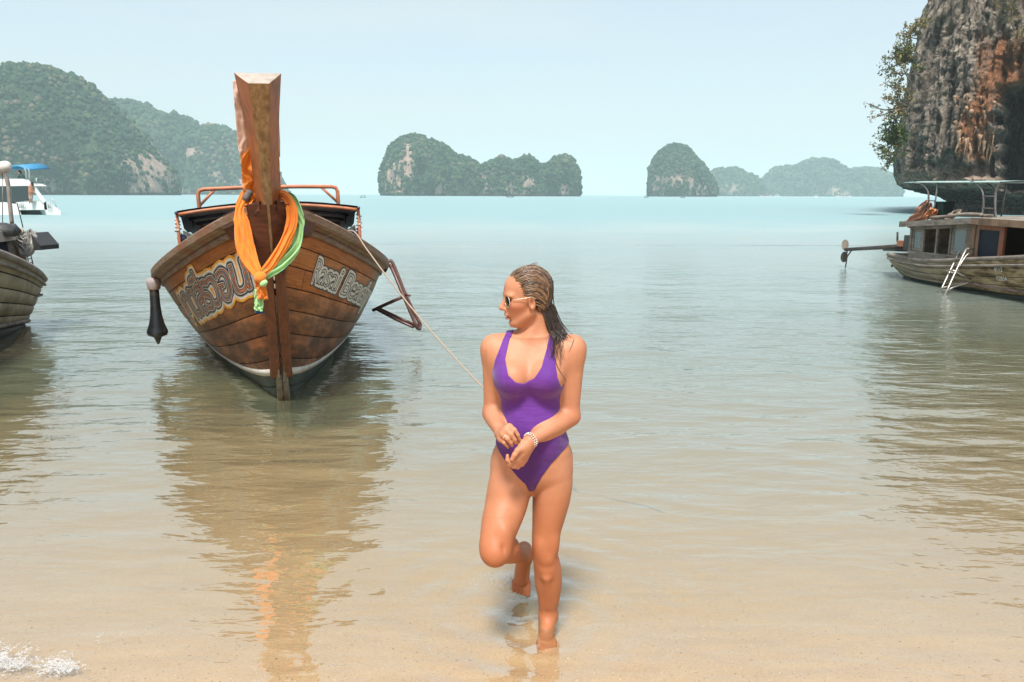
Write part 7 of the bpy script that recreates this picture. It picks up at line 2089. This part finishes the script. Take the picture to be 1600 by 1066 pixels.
def foam_sheet_mat():
    b = NT('thin_foam_sheet'); n = b.noise(b.coords('Position'), 230, 4, 0.7); n2 = b.noise(b.coords('Position'), 26, 4, 0.6)
    df = b.n('BsdfDiffuse'); df.inputs[0].default_value = (0.46, 0.46, 0.455, 1); b.set(df.inputs['Normal'], b.bump(n, .6, .004))
    tr = b.n('BsdfTransparent'); ms = b.n('MixShader'); b.set(ms.inputs[0], b.rng(b.math('ADD', n, n2), 0.78, 1.22, 0.06, 0.80)); b.set(ms.inputs[1], tr.outputs[0]); b.set(ms.inputs[2], df.outputs[0])
    b.t.links.new(ms.outputs[0], b.out.inputs['Surface']); return b.m
FOAM_SHEET = foam_sheet_mat()
foam_patch()
def splashes():
    rg = np.random.RandomState(6); pts, rad = [], []
    def burst(c, n, sx, sz, r0, up=0.5):
        for _ in range(n):
            a = rg.uniform(0, 6.28); d = abs(rg.normal(0, 1))
            pts.append(c + np.array([math.cos(a) * d * sx, math.sin(a) * d * sx * .8, abs(rg.normal(0, sz)) * up])); rad.append(r0 * rg.uniform(.35, 1.2))
    burst(PZ(798, 912, 0.0), 520, .050, .045, .0024); burst(PZ(822, 926, 0.0), 320, .040, .05, .0022); burst(PZ(858, 972, 0.0), 26, .05, .004, .0014); burst(PZ(782, 905, 0.0), 160, .06, .02, .0018)
    for px, py in ((760, 900), (742, 905), (835, 905), (1020, 895), (905, 918), (955, 905), (660, 800), (690, 790)):
        burst(PZ(px, py, 0.0), 26, .07, .003, .0015)
    bubbles('splash', 'drops and bubbles splashed up round her lifted foot', np.array(pts), np.array(rad), 0.9)
splashes()
def shells():
    rg = np.random.RandomState(8); V, Fc, n = [], [], 0; V2, F2, n2 = [], [], 0
    for k in range(1600):
        px, py = rg.uniform(-40, 1640), 1075 - 190 * rg.rand() ** 1.6
        p = PZ(px, py, -0.01); p[2] = float(sand_z(p[0], p[1])) + .001
        r = rg.uniform(.0012, .0032) * (1.5 if rg.rand() < .08 else 1)
        vv = ICO_V * (1 + rg.uniform(-.2, .2, (len(ICO_V), 1))) * np.array([r * rg.uniform(.8, 1.6), r, r * .5]) + p
        if rg.rand() < .45: V.append(vv); Fc.append(ICO_F + n); n += len(ICO_V)
        else: V2.append(vv); F2.append(ICO_F + n2); n2 += len(ICO_V)
    tag(mesh('shell_bits', np.concatenate(V), np.concatenate(Fc), simple('pale_shell', (.68, .60, .52), .5, var=.2, scale=60)), 'pale broken shells scattered over the sand', kind='stuff')
    tag(mesh('pebbles', np.concatenate(V2), np.concatenate(F2), simple('brown_pebble', (.30, .215, .14), .7, var=.5, scale=40)), 'small brown pebbles scattered over the sand', kind='stuff')
shells()
